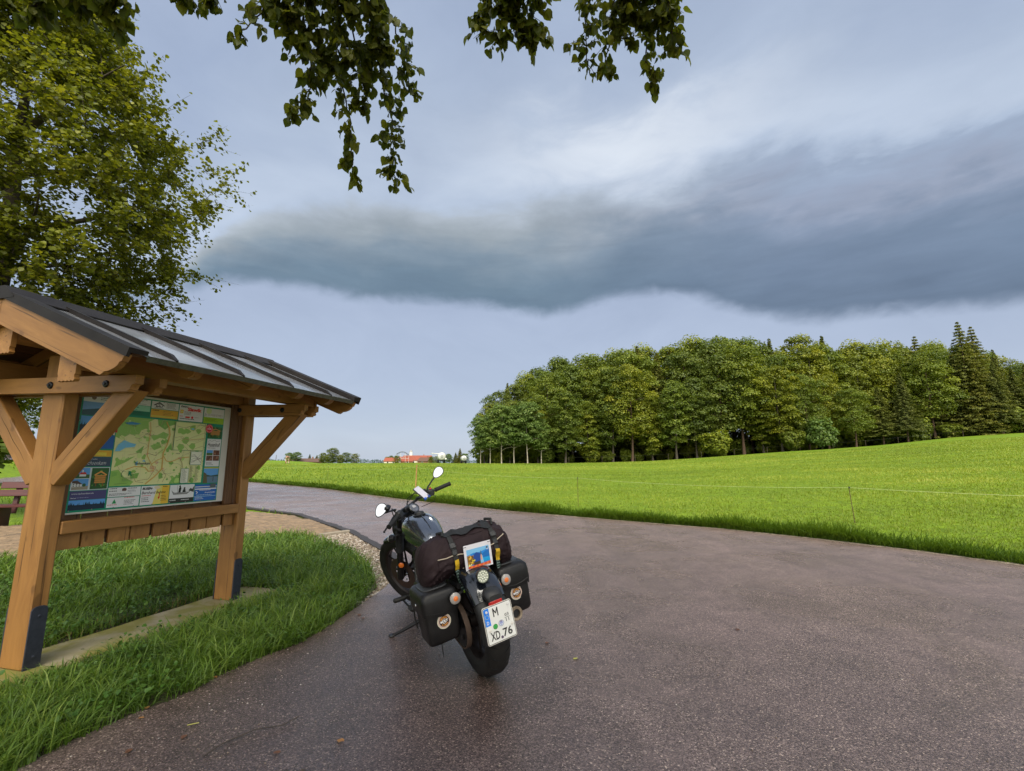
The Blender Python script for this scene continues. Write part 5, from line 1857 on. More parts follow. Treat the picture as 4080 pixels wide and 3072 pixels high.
LAND, FOR, FOR2, LAKE, RD, RD2 = (214, 220, 150), (138, 180, 84), (120, 168, 76), (110, 178, 228), (198, 158, 78), (150, 130, 92)
MAPC.rect(.216 * PW, .198 * PH, .852 * PW, .815 * PH, LAND)
MAPC.poly(mp((.216, .815), (.216, .63), (.25, .61), (.30, .66), (.35, .64), (.37, .70), (.40, .72), (.42, .70), (.41, .78), (.45, .815)), FOR)
MAPC.poly(mp((.47, .815), (.48, .76), (.53, .72), (.56, .76), (.60, .78), (.60, .815)), FOR2)
MAPC.poly(mp((.43, .66), (.48, .665), (.52, .70), (.56, .68), (.545, .63), (.50, .64), (.46, .61)), FOR)
MAPC.poly(mp((.216, .33), (.216, .198), (.34, .198), (.36, .23), (.30, .27), (.26, .34)), FOR)
MAPC.poly(mp((.23, .36), (.30, .41), (.35, .46), (.30, .44), (.24, .42)), FOR)
MAPC.poly(mp((.35, .50), (.40, .56), (.385, .47)), FOR2)
MAPC.poly(mp((.44, .56), (.50, .60), (.52, .55), (.47, .52)), FOR)
MAPC.poly(mp((.60, .198), (.62, .25), (.68, .29), (.69, .198)), FOR2)
MAPC.poly(mp((.56, .54), (.585, .60), (.60, .52)), FOR2)
MAPC.poly(mp((.33, .30), (.39, .31), (.38, .26), (.34, .26)), FOR2)
rm = random.Random(21)
for _ in range(70):
    u_, v_ = rm.uniform(.23, .82), rm.uniform(.22, .79)
    if .22 < u_ < .36 and .48 < v_ < .62:
        continue
    s_ = rm.uniform(.006, .022)
    MAPC.poly(mp(*[(u_ + s_ * rm.uniform(.5, 1.3) * math.cos(a * .7), v_ + 1.3 * s_ * rm.uniform(.5, 1.3) * math.sin(a * .7)) for a in range(9)]), rm.choice([FOR, FOR2, (168, 200, 110), (196, 212, 134)]))
for _ in range(46):
    u_, v_, a_ = rm.uniform(.24, .8), rm.uniform(.22, .78), rm.uniform(0, 6.28)
    pl_ = [(u_, v_)]
    for _k in range(4):
        a_ += rm.uniform(-.6, .6)
        pl_.append((min(.84, max(.22, pl_[-1][0] + .022 * math.cos(a_))), min(.81, max(.2, pl_[-1][1] + .03 * math.sin(a_)))))
    MAPC.line(mp(*pl_), .0014, rm.choice([(150, 140, 100), (176, 164, 120), (120, 120, 96), (196, 186, 150)]))
MAPC.poly(mp((.219, .502), (.235, .56), (.268, .603), (.31, .58), (.345, .57), (.335, .545), (.28, .535), (.25, .505)), LAKE)
MAPC.poly(mp((.258, .758), (.30, .772), (.36, .762), (.33, .748), (.28, .746)), (58, 128, 176))
MAPC.poly(mp((.352, .395), (.37, .42), (.365, .37)), LAKE); MAPC.poly(mp((.395, .415), (.41, .43), (.42, .41)), LAKE)
for g_ in range(7):
    MAPC.line(mp((.216, .26 + .08 * g_), (.85, .26 + .08 * g_)), .0008, (170, 178, 120)); MAPC.line(mp((.28 + .08 * g_, .198), (.28 + .08 * g_, .815)), .0008, (170, 178, 120))
for pl_, w in [([(.532, .795), (.555, .74), (.567, .673), (.555, .58), (.533, .494), (.536, .342), (.49, .27), (.435, .207)], .009), ([(.536, .47), (.56, .42), (.592, .41), (.63, .43), (.659, .449), (.73, .46)], .006),
               ([(.42, .78), (.43, .70), (.427, .664), (.425, .47), (.445, .42), (.46, .388), (.48, .344)], .005), ([(.299, .341), (.352, .368), (.42, .36), (.445, .322), (.48, .33)], .006), ([(.46, .388), (.50, .43), (.536, .45)], .005),
               ([(.427, .49), (.48, .47), (.53, .53)], .003), ([(.34, .31), (.37, .23), (.42, .22)], .003), ([(.48, .32), (.45, .25), (.38, .24)], .003), ([(.54, .33), (.57, .28), (.55, .22)], .003), ([(.52, .81), (.49, .76), (.46, .74)], .003),
               ([(.659, .449), (.68, .40), (.69, .35)], .004), ([(.43, .70), (.36, .62), (.33, .63)], .002), ([(.43, .56), (.36, .49), (.30, .47)], .002), ([(.56, .60), (.51, .56), (.44, .53)], .002)]:
    MAPC.line(mp(*pl_), w, RD if w > .0045 else RD2)
rr = random.Random(3)
for cx_, cy_, sx_, sy_, n_ in ((.475, .345, .022, .035, 46), (.495, .40, .012, .014, 12), (.659, .445, .014, .014, 14), (.545, .345, .008, .012, 8), (.42, .48, .008, .01, 6), (.43, .66, .01, .01, 5)):
    MAPC.up()
    for _ in range(n_):
        u_, v_ = rr.gauss(cx_, sx_ * .55), rr.gauss(cy_, sy_ * .55)
        MAPC.h -= MAPC.lift
        MAPC.rect(u_ * PW - .003, v_ * PH - .0022, u_ * PW + .003, v_ * PH + .0022, rr.choice([(214, 150, 120), (200, 130, 110), (190, 160, 150)]))
        MAPC.h += 2e-6
MAPC.text('Sachsenkam', .352 * PW, .385 * PH, .118, .021, (46, 60, 70), .015)
MAPC.text('R', .318 * PW, .285 * PH, .030, .036, (10, 116, 76), .06)
MAPC.line([(.30 * PW + .03 * math.cos(a), .30 * PH + .03 * math.sin(a)) for a in (2.0, 2.5, 3.0, 3.5, 3.9)], .004, (40, 90, 64))
MAPC.dashes(.285 * PW, .36 * PW, .235 * PH, .275 * PH, 5, (110, 140, 90), 30)
MAPC.line(mp((.24, .215), (.32, .221)), .0016, (60, 70, 50))
for u_, v_ in ((.625, .483), (.395, .66), (.30, .725)):
    MAPC.dashes(u_ * PW, u_ * PW + .044, v_ * PH, v_ * PH + .012, 1, (70, 74, 60), 42, 1.0)
for i in range(16):
    u_, v_ = rr.uniform(.24, .58), rr.uniform(.24, .78)
    MAPC.dashes(u_ * PW, u_ * PW + .014, v_ * PH, v_ * PH + .008, 1, (96, 100, 76), i, 1.0)
# insets and legend
MAPC.rect(.597 * PW, .525 * PH, .838 * PW, .812 * PH, (30, 110, 80)); MAPC.rect(.600 * PW, .529 * PH, .836 * PW, .809 * PH, (206, 216, 148))
for i in range(9):
    u_, v_ = rr.uniform(.62, .80), rr.uniform(.55, .78)
    MAPC.poly([((u_ + .028 * math.cos(a) * rr.uniform(.6, 1.2)) * PW, (v_ + .034 * math.sin(a) * rr.uniform(.6, 1.2)) * PH) for a in (0, 1, 2, 3, 4, 5)], FOR)
MAPC.poly(mp((.715, .745), (.74, .76), (.75, .74)), LAKE)
for k in range(9):
    a = rr.uniform(.60, .7)
    v_ = rr.uniform(.54, .78)
    MAPC.line(mp((a, v_), (a + .05, v_ + rr.uniform(-.04, .04)), (a + .1, v_ + rr.uniform(-.05, .05)), (.834, min(.80, v_ + rr.uniform(0, .06)))), .0022, rr.choice([RD, RD2, (120, 112, 90)]))
MAPC.rect(.739 * PW, .379 * PH, .831 * PW, .518 * PH, (30, 110, 80)); MAPC.rect(.742 * PW, .383 * PH, .829 * PW, .515 * PH, (222, 226, 190))
for k in range(7):
    v_ = rr.uniform(.39, .50)
    MAPC.line(mp((.744, v_), (.77, min(.51, v_ + rr.uniform(-.005, .02))), (.827, rr.uniform(.39, .505))), .002, (110, 100, 84))
MAPC.rect(.676 * PW, .200 * PH, .738 * PW, .345 * PH, (30, 110, 80)); MAPC.rect(.678 * PW, .203 * PH, .736 * PW, .342 * PH, (226, 228, 190))
MAPC.dashes(.683 * PW, .728 * PW, .21 * PH, .335 * PH, 14, (80, 84, 70), 31)
MAPC.dashes(.745 * PW, .775 * PW, .205 * PH, .37 * PH, 18, (90, 94, 76), 32); MAPC.dashes(.788 * PW, .822 * PW, .205 * PH, .37 * PH, 18, (90, 94, 76), 33)
for i, ch_ in enumerate('SACHSENKAM'):
    MAPC.text(ch_, .838 * PW, (.70 - i * .048) * PH, .007, .010, (90, 100, 80))
MAPC.build('village_map', panel)
# stickers put on by passers-by
c = Card(CARD0 @ Matrix.Translation((.872 * PW, .765 * PH, .0080)), .00015)
c.poly([((.040 if i % 2 else .036) * math.cos(6.2832 * i / 48), (.040 if i % 2 else .036) * math.sin(6.2832 * i / 48)) for i in range(48)], (206, 62, 70)); c.disc(0, 0, .031, (236, 226, 222), 30); c.disc(0, 0, .0295, (196, 40, 52), 30); c.text('1.', -.006, .008, .012, .012, WHT, .03); c.text('FCN', -.019, -.010, .038, .014, WHT, .03); c.build('round_sticker', panel)
c = Card(CARD0 @ Matrix.Translation((.193 * PW, .697 * PH, .0080)), .00015)
c.rect(-.030, -.026, .030, .026, (176, 40, 34)); c.disc(0, 0, .021, (236, 208, 190)); c.disc(0, 0, .018, (204, 60, 36)); c.poly([(-.010, -.006), (.004, -.012), (.012, .002), (.002, .012), (-.006, .008)], (60, 30, 24)); c.line([(-.012, .012), (.012, -.012)], .004, (236, 208, 190)); c.build('square_sticker', panel)
c = Card(CARD0 @ Matrix.Translation((.955 * PW, .163 * PH, .0080)), .00015)
c.poly([(-.03, -.022), (.026, -.020), (.030, .014), (.012, .012), (.004, .022), (-.006, .012), (-.028, .016)], (78, 86, 92)); c.build('torn_sticker', panel)

# concrete slab the kiosk stands on, mossy in the middle
MOSS = mk('mossy_concrete', (.34, .29, .18), .9, 0, (.22, .20, .042), 3.2, (1, 1, 1), .5, 70, contrast=(.38, .58))
sl = MB()
secs = []
rr = random.Random(4)
for k in range(13):
    a = -.44 + 2.46 * k / 12
    w0, w1 = -.335 + rr.uniform(-.02, .02), .135 + rr.uniform(-.02, .02)
    z = .010 + rr.uniform(-.003, .003)
    secs.append([L_(a, w0, -.1), L_(a, w1, -.1), L_(a, w1 - .004, z - .02), L_(a, w1 - .022, z), L_(a, -.1, z + .003), L_(a, w0 + .02, z), L_(a, w0 + .004, z - .02)])
sl.loft(secs)
o = sl.build('concrete_slab', MOSS, None, KM)
tag(o, 'mossy concrete footing slab in the grass under the two kiosk posts', 'slab')

# ------------------------------------------------------------------ the motorcycle: X forward, Y to its left, Z up, leaning on its side stand
HD, LEAN, STEER = R(-27.3), R(11.8), R(29)
_h = Vector((math.sin(HD), math.cos(HD), 0))
_l = Vector((-math.cos(HD), math.sin(HD), 0))
_y = _l * math.cos(LEAN) - Vector((0, 0, 1)) * math.sin(LEAN)
_z = Vector((0, 0, 1)) * math.cos(LEAN) + _l * math.sin(LEAN)
BM = Matrix((_h, _y, _z)).transposed().to_4x4()
BM.translation = Vector((-.157, 3.155, .006))
bike = thing('motorcycle', 'black cruiser motorcycle leaning on its side stand on the wet asphalt beside the grass', 'motorcycle', M=BM)
RAKE = R(29)
AX = Vector((-math.sin(RAKE), 0, math.cos(RAKE)))
PIV = Vector((1.52, 0, .33))
MS = Matrix.Translation(PIV) @ Matrix.Rotation(STEER, 4, AX) @ Matrix.Translation(-PIV)
I4 = Matrix.Identity(4)


def bp(name, b, mats, M=None, parent=bike, smooth=35, label=None):
    o = b.build(name, mats, parent, M, smooth)
    if label:
        o['label'] = label
    return o


def superell(cx, cy, rx, ry, n=24, e=3.0):
    out = []
    for i in range(n):
        a = 2 * math.pi * i / n
        c, s = math.cos(a), math.sin(a)
        out.append((cx + rx * math.copysign(abs(c) ** (2 / e), c), cy + ry * math.copysign(abs(s) ** (2 / e), s)))
    return out


def wheel(name, c, r, w, rim_r, M, spokes=10, label=None):
    W = Matrix.Translation(c) @ Matrix.Rotation(R(-90), 4, 'X')      # lathe axis along Y
    b = MB()
    b.lathe([(.018, -.06), (.036, -.055), (.040, -.02), (.040, .02), (.036, .055), (.018, .06)], 20, 0, W)
    for k in range(spokes):
        a = 2 * math.pi * k / spokes
        for da in (-.10, .10):
            p0 = (.034 * math.cos(a + da), .034 * math.sin(a + da), .0)
            p1 = ((rim_r - .004) * math.cos(a), (rim_r - .004) * math.sin(a), .0)
            b.tube([p0, p1], [.010, .007], 6, 0, W)
    o = bp(name, b, RIM, M, label=label)
    rb = MB()
    hw = w * .36
    rb.lathe([(rim_r - .016, -hw * .6), (rim_r - .002, -hw), (rim_r + .012, -hw * 1.02), (rim_r + .012, hw * 1.02), (rim_r - .002, hw), (rim_r - .016, hw * .6)], 48, 0, W, closed=True)
    rb.build('rim', RIM, o)
    t = MB()
    prof = [(rim_r + .004, -hw), (rim_r + .02, -hw * 1.15)]
    for i in range(9):
        a = -1 + 2 * i / 8
        prof.append((r - (r - rim_r) * .42 * abs(a) ** 2.3, w / 2 * math.sin(a * math.pi / 2 * .98)))
    prof += [(rim_r + .02, hw * 1.15), (rim_r + .004, hw)]
    t.lathe(prof, 72, 0, W, closed=True)
    ty = t.build('tyre', RUBBER, o)
    g = MB()                                                          # tread grooves as raised-edge cuts
    for k in range(26):
        a = 2 * math.pi * k / 26
        for sg in (-1, 1):
            pts = []
            for q_ in range(6):
                f = .12 + .62 * q_ / 5
                aa = a + (.10 * q_ / 5 if sg > 0 else .10 * q_ / 5 + .12)
                rad = r - (r - rim_r) * .42 * f ** 2.3 + .0006
                pts.append((rad * math.cos(aa), rad * math.sin(aa), sg * w / 2 * math.sin(f * math.pi / 2 * .98)))
            g.tube(pts, [.0008, .0022, .0026, .0026, .002, .0008], 4, 0, W, cap=False)
    g.build('tread_groove', mk('groove_black', (.004, .004, .004), .9), o, smooth=0)
    return o, W


rw, RW = wheel('rear_wheel', (0, 0, .323), .323, .147, .215, I4, 9)
d = MB().lathe([(.06, -.003), (.12, -.003), (.12, .003), (.06, .003)], 40, 0, Matrix.Translation((0, -.085, .323)) @ Matrix.Rotation(R(-90), 4, 'X'), closed=True)
d.build('brake_disc', STEEL, rw)
fw, FWm = wheel('front_wheel', (1.57, 0, .33), .33, .105, .245, MS, 10)
d = MB().lathe([(.085, -.0025), (.150, -.0025), (.150, .0025), (.085, .0025)], 40, 0, Matrix.Translation((1.57, .066, .33)) @ Matrix.Rotation(R(-90), 4, 'X'), closed=True)
d.build('brake_disc', mk('disc_brown', (.12, .085, .07), .45, .8), fw)
for k in range(6):
    a = k * 1.047
    MB().ball((1.57 + .062 * math.cos(a), .072, .33 + .062 * math.sin(a)), .0085, 8, 5).build('disc_bolt', CHROME, fw)

# pulley, belt and swing arm on the left of the rear wheel
LW = Matrix.Rotation(R(-90), 4, 'X')
b = MB()
b.lathe([(.03, -.012), (.108, -.010), (.118, -.014), (.118, .014), (.108, .010), (.03, .012)], 40, 0, Matrix.Translation((0, .112, .323)) @ LW)
for k in range(5):
    a = k * 1.2566 + .3
    b.ball((.07 * math.cos(a), .126, .323 + .07 * math.sin(a)), (.016, .006, .016), 8, 4)
bp('pulley', b, BLACK_METAL)
BELT = mk('belt_rubber', (.085, .055, .038), .75)
b = MB()
pth = []
for k in range(25):
    a = R(80) + R(200) * k / 24
    pth.append((.128 * math.cos(a), .323 + .128 * math.sin(a)))
for k in range(9):
    a = R(-80) + R(160) * k / 8
    pth.append((.60 + .05 * math.cos(a), .325 + .05 * math.sin(a)))
n = len(pth)
secs = []
for i, (x, z) in enumerate(pth):
    x0, z0 = pth[i - 1]
    x1, z1 = pth[(i + 1) % n]
    tx, tz = x1 - x0, z1 - z0
    L = math.hypot(tx, tz)
    nx, nz = tz / L, -tx / L
    secs.append([(x + nx * e, .112 + yy, z + nz * e) for e, yy in ((-.003, -.015), (.004, -.015), (.004, .015), (-.003, .015))])
b.loft(secs, closed=True)
bp('drive_belt', b, BELT)
b = MB()
for s in (1, -1):
    b.tube([(0, s * .135, .323), (.25, s * .135, .335), (.50, s * .12, .36)], [.024, .022, .026], 10)
    b.ball((0, s * .15, .323), (.03, .018, .03), 12, 6)
b.tube([(.50, .13, .36), (.50, -.13, .36)], .03, 10)
bp('swingarm', b, BLACK_METAL)
for s in (1, -1):
    b = MB()
    p0, p1 = Vector((.03, s * .150, .37)), Vector((.20, s * .150, .60))
    b.tube([p0, p1], .014, 8)
    hel = []
    ax = (p1 - p0).normalized()
    u1 = ax.cross(Vector((0, 1, 0))).normalized()
    u2 = ax.cross(u1)
    for k in range(73):
        f = k / 72
        hel.append(p0.lerp(p1, .15 + .7 * f) + (u1 * math.cos(f * 44) + u2 * math.sin(f * 44)) * .026)
    b.tube(hel, .0055, 5)
    bp('shock_absorber', b, BLACK_METAL)

# frame, engine, exhaust
b = MB()
b.tube([(1.24, 0, .80), (1.0, 0, .72), (.62, 0, .60), (.35, 0, .57)], .022, 10)
for s in (1, -1):
    b.tube([(1.22, 0, .74), (1.10, s * .06, .45), (1.02, s * .10, .20), (.55, s * .11, .17), (.46, s * .11, .35), (.42, s * .10, .56), (-.08, s * .105, .575)], .016, 8)
b.tube([(1.215, 0, .72), (1.275, 0, .86)], .034, 12)
bp('frame', b, BLACK_METAL)
b = MB()
sx = []
for y_, k_ in ((-.15, .62), (-.13, .9), (-.08, 1), (.08, 1), (.135, .92), (.155, .66)):
    sx.append([(x, y_, z) for x, z in superell(.79, .30, .20 * k_, .115 * k_, 24, 2.6)])
b.loft(sx)
sx = [[(x, y_, z) for x, z in superell(.66, .29, .085 * k_, .075 * k_, 20, 2.3)] for y_, k_ in ((.14, 1), (.17, 1), (.182, .8))]
b.loft(sx)
bp('engine_case', b, mk('engine_black', (.018, .016, .015), .42, .3))
FINM = mk('fin_black', (.020, .019, .018), .38, .4)
for cx, tilt in ((.93, R(-30)), (.66, R(30))):
    b = MB()
    M = Matrix.Translation((.79, 0, .34)) @ Matrix.Rotation(-tilt, 4, 'Y')
    for k in range(9):
        z = .09 + k * .019
        s_ = 1.0 - .02 * k
        b.loft([[(x, y_, z + dz) for x, y_ in superell(0, 0, .082 * s_, .098 * s_, 20, 3.5)] for dz in (0, .006)], 0, M)
    b.loft([[(x, y_, z) for x, y_ in superell(0, 0, .066, .08, 20, 3)] for z in (.05, .26)], 0, M)
    b.loft([[(x, y_, z) for x, y_ in superell(0, 0, .085 * k_, .10 * k_, 20, 3)] for z, k_ in ((.262, 1), (.31, 1), (.33, .75))], 0, M)
    bp('cylinder', b, FINM)
b = MB()
b.lathe([(0, 0), (.06, 0), (.075, .015), (.075, .035), (.05, .05), (0, .05)], 24, 0, Matrix.Translation((.80, -.13, .55)) @ Matrix.Rotation(R(90), 4, 'X'))
bp('air_cleaner', b, BLACK_METAL)
b = MB()
b.tube([(1.0, -.10, .50), (1.06, -.15, .36), (.95, -.17, .24), (.6, -.175, .22)], .022, 10)
b.tube([(.6, -.11, .50), (.58, -.16, .36), (.50, -.175, .24)], .022, 10)
bp('exhaust_pipe', b, BLACK_METAL)
b = MB()
b.tube([(.55, -.185, .24), (.45, -.19, .25), (.40, -.195, .26), (-.10, -.205, .315), (-.13, -.205, .318)], [.025, .03, .044, .045, .041], 20)
mf = bp('muffler', b, BLACK_METAL)
Mx = frame((-.128, -.205, .3178), (-1, -.02, .11))
e = MB().lathe([(.024, .0), (.042, .0), (.043, .012), (.039, .018), (.026, .016)], 28, 0, Mx @ Matrix.Rotation(R(90), 4, 'Y'), closed=True)
for k in range(5):
    a = k * 1.2566
    e.ball((.020, .037 * math.cos(a), .037 * math.sin(a)), .004, 6, 4, 0, Mx)
e.build('muffler_cap', TAN_METAL, mf)

# tank, seat, fenders
TANK = mk('tank_lacquer', (.115, .130, .155), .22, .8, coat=1.0)
b = MB()
secs = []
for x, zc, ry, rz, ee in [(.585, .675, .035, .025, 2.2), (.60, .69, .06, .05, 2.3), (.66, .71, .088, .078, 2.4), (.74, .730, .108, .100, 2.5), (.84, .750, .124, .115, 2.6), (.94, .760, .134, .120, 2.6), (1.03, .763, .136, .118, 2.6), (1.10, .762, .126, .108, 2.6),
                          (1.15, .760, .104, .088, 2.5), (1.18, .757, .070, .058, 2.4), (1.19, .755, .03, .03, 2.2)]:
    secs.append([(x, y_, z) for y_, z in superell(0, zc, ry, rz, 32, ee)])
b.loft(secs)
tk = bp('fuel_tank', b, TANK, smooth=60)
MB().tube([(.62, 0, .752), (.70, 0, .814), (.80, 0, .859), (.90, 0, .8795)], .0035, 6).build('tank_seam', TANK, tk)
b = MB().lathe([(.0, .0), (.050, .0), (.052, .006), (.040, .010), (.038, .022), (.030, .030), (.0, .031)], 28, 0, Matrix.Translation((.945, 0, .876)) @ Matrix.Rotation(R(3), 4, 'Y'))
b.box((.945, 0, .908), (.05, .016, .010), .004)
b.build('fuel_cap', BLACK_PLASTIC, tk)
b = MB().ball((0, 0, 0), (.030, .010, .003), 14, 4, 0, Matrix.Translation((1.06, -.070, .862)) @ Matrix.Rotation(R(22), 4, 'X') @ Matrix.Rotation(R(-60), 4, 'Z'))
b.build('badge', CHROME, tk)
b = MB()
secs = []
for x, zc, ry, rz in [(.60, .665, .09, .03), (.52, .645, .125, .045), (.40, .625, .14, .05), (.27, .635, .135, .05), (.16, .66, .11, .035), (.13, .665, .08, .02)]:
    secs.append([(x, y_, z) for y_, z in superell(0, zc, ry, rz, 24, 2.8)])
b.loft(secs)
bp('seat', b, LEATHER, smooth=50)
b = MB()
b.box((.10, 0, .625), (.18, .18, .03), .01)
bp('pillion_plate', b, BLACK_METAL)


def fender(c, r, w, a0, a1, M, name, mat, drop=.03, thick=.004):
    b = MB()
    secs = []
    for k in range(25):
        a = a0 + (a1 - a0) * k / 24
        row = []
        prof = [(-1, -drop), (-.96, -drop * .35), (-.80, .0), (-.45, .010), (0, .013), (.45, .010), (.80, 0), (.96, -drop * .35), (1, -drop)]
        o_ = [(yy * w / 2, r + dr) for yy, dr in prof] + [(yy * w / 2 * .97, r + dr - thick) for yy, dr in prof[::-1]]
        for yy, rr_ in o_:
            row.append((c[0] + rr_ * math.cos(a), yy, c[2] + rr_ * math.sin(a)))
        secs.append(row)
    b.loft(secs)
    return bp(name, b, mat, M, smooth=50)


rf = fender((0, 0, .323), .345, .205, R(62), R(146), None, 'rear_fender', mk('fender_lacquer', (.014, .017, .024), .16, .3, coat=1.0), .045)
fender((0, 0, .323), .336, .195, R(142), R(186), None, 'fender_extension', BLACK_PLASTIC, .05)
fender((1.57, 0, .33), .340, .122, R(72), R(122), MS, 'front_fender', BLACK_GLOSS, .022)

# rear lamps and number plate
b = MB()
Mx = frame((-.262, .018, .646), (-1, .03, .10))
b.lathe([(.0, -.055), (.026, -.05), (.036, -.02), (.040, .0), (.040, .008), (.036, .010), (.036, .004), (0, .003)], 30, 0, Mx @ Matrix.Rotation(R(90), 4, 'Y'))
lamp = bp('round_lamp', b, BLACK_METAL)
LENS_M = mk('lamp_lens', (.42, .45, .36), .22, .35)
e = MB()
pts = [(0, 0)] + [(.0135 * math.cos(k * 1.047 + .2), .0135 * math.sin(k * 1.047 + .2)) for k in range(6)] + [(.0265 * math.cos(k * .5236), .0265 * math.sin(k * .5236)) for k in range(12)]
for u_, v_ in pts:
    e.ball((.006, u_, v_), (.003, .0052, .0052), 8, 4, 0, Mx)
e.build('lamp_beads', mk('bead_white', (.85, .85, .72), .12, 0, coat=.6), lamp)
MB().lathe([(.0, .0035), (.035, .0035), (.0355, .0055), (.0, .0052)], 30, 0, Mx @ Matrix.Rotation(R(90), 4, 'Y')).build('lamp_reflector', LENS_M, lamp)
b = MB().tube([(-.21, .018, .615), (-.245, .018, .64)], .012, 8)
bp('lamp_bracket', b, BLACK_METAL)

b = MB()
secs = []
for x, zc, ry, rz in [(-.285, .565, .030, .012), (-.295, .563, .048, .026), (-.325, .556, .054, .033), (-.350, .545, .050, .030), (-.362, .538, .042, .020)]:
    secs.append([(x, y_, z) for y_, z in superell(0.005, zc, ry, rz, 20, 2.6)])
b.loft(secs)
tl = bp('tail_light', b, BLACK_PLASTIC)
b = MB().box((0, 0, 0), (.020, .080, .034), .004, 0, Matrix.Translation((-.352, .005, .516)) @ Matrix.Rotation(R(-6), 4, 'Y'))
b.box((-.011, .018, 0), (.003, .036, .028), .001, 0, Matrix.Translation((-.352, .005, .516)) @ Matrix.Rotation(R(-6), 4, 'Y'))
b.build('tail_lens', RED_LENS, tl)

PLM = Matrix.Translation((-.372, .008, .412)) @ Matrix.Rotation(R(4), 4, 'Y') @ Matrix(((0, 0, -1, 0), (-1, 0, 0, 0), (0, 1, 0, 0), (0, 0, 0, 1)))
b = MB()


def rrect(w, h, r, n=5):
    out = []
    for cx, cy, a in ((w / 2 - r, h / 2 - r, 0), (-w / 2 + r, h / 2 - r, 90), (-w / 2 + r, -h / 2 + r, 180), (w / 2 - r, -h / 2 + r, 270)):
        for k in range(n + 1):
            t_ = R(a + 90 * k / n)
            out.append((cx + r * math.cos(t_), cy + r * math.sin(t_)))
    return out


b.prism(rrect(.188, .208, .012), -.006, -.001, 'z')
PLM = PLM @ Matrix.Scale(.96, 4)
plate = bp('number_plate', b, CREAM_PLATE, PLM, smooth=20)
c = Card(Matrix.Translation((-.09, -.10, -.0008)), .0002)
c.poly([(x + .09, y + .10) for x, y in rrect(.182, .202, .010)], (30, 30, 30)); c.poly([(x + .09, y + .10) for x, y in rrect(.176, .196, .008)], (242, 232, 205))
c.poly([(.003, .100), (.036, .100), (.036, .196), (.010, .196), (.003, .190)], (26, 116, 214))
for k in range(12):
    a = k * .5236
    c.disc(.0195 + .0105 * math.cos(a), .150 + .0105 * math.sin(a), .0017, (236, 208, 90), 5)
    c.h -= c.lift * .9
c.up()
c.text('D', .0125, .109, .013, .019, (245, 245, 245), .02)
PB = (26, 24, 24)
c.line([(.062, .141), (.062, .185)], .0062, PB); c.line([(.089, .141), (.089, .185)], .0062, PB); c.line([(.062, .183), (.0755, .158), (.089, .183)], .0058, PB)
c.text('XD', .020, .016, .058, .046, PB, .015)
c.text('76', .098, .016, .060, .046, PB, .015)
c.text('03', .128, .120, .026, .017, PB, .0); c.line([(.126, .113), (.158, .113)], .002, PB); c.text('11', .131, .092, .020, .017, PB, .0)
c.disc(.059, .087, .0145, (34, 130, 52)); c.disc(.059, .087, .010, (60, 158, 74), 16); c.text('3', .0555, .0815, .007, .011, (20, 84, 34))
c.disc(.098, .094, .0175, (150, 156, 170)); c.disc(.098, .094, .014, (186, 192, 204)); c.poly([(.090, .102), (.106, .102), (.106, .092), (.098, .083), (.090, .092)], (112, 124, 176)); c.rect(.094, .092, .098, .096, (226, 230, 240)); c.rect(.098, .088, .102, .092, (226, 230, 240)); c.poly([(.089, .103), (.098, .109), (.107, .103)], (120, 90, 100))
c.build('plate_print', plate)
for u_, v_, m_ in ((.0195 - .09, .178 - .1, WHITE), (.160 - .09, .182 - .1, WHITE), (.022 - .09, .074 - .1, CREAM_PLATE), (.164 - .09, .070 - .1, CREAM_PLATE), (.088 - .09, .020 - .1, mk('violet_screw', (.10, .07, .12), .4))):
    MB().lathe([(0, 0), (.0075, 0), (.0072, .003), (.004, .0045), (0, .0045)], 14, 0, Matrix.Translation((u_, v_, .0032))).build('plate_screw', m_, plate)
b = MB()
b.box((-.352, .0, .43), (.012, .10, .14), .003)
b.tube([(-.345, .0, .50), (-.30, 0, .53)], .02, 8)
bp('plate_bracket', b, BLACK_METAL)

for s, nm in ((1, 'left'), (-1, 'right')):
    b = MB()
    Mx = frame((-.150, s * .168, .543), (-1, 0, .04)) @ Matrix.Rotation(R(90), 4, 'Y')
    b.lathe([(.0, -.040), (.016, -.036), (.028, -.018), (.033, .0), (.031, .002), (0, .002)], 26, 0, Mx)
    b.tube([(-.12, s * .16, .543), (-.11, s * .10, .550)], [.009, .011], 8)
    o = bp('turn_signal', b, BLACK_METAL)
    e = MB()
    e.lathe([(.012, .0025), (.0315, .003), (.0325, .009), (.026, .015), (.014, .017), (.012, .014)], 26, 0, Mx, closed=True)
    for k in range(26):
        a = k * 2 * math.pi / 26
        e.ball((.0285 * math.cos(a), .0285 * math.sin(a), .0115), (.0026, .0026, .004), 6, 3, 0, Mx)
    e.build('lens_ring', mk('ring_glass', (.36, .33, .30), .15, 0, coat=1.0), o)
    MB().ball((0, 0, .008), (.023, .023, .012), 16, 7, 0, Mx).build('bulb', AMBER, o)

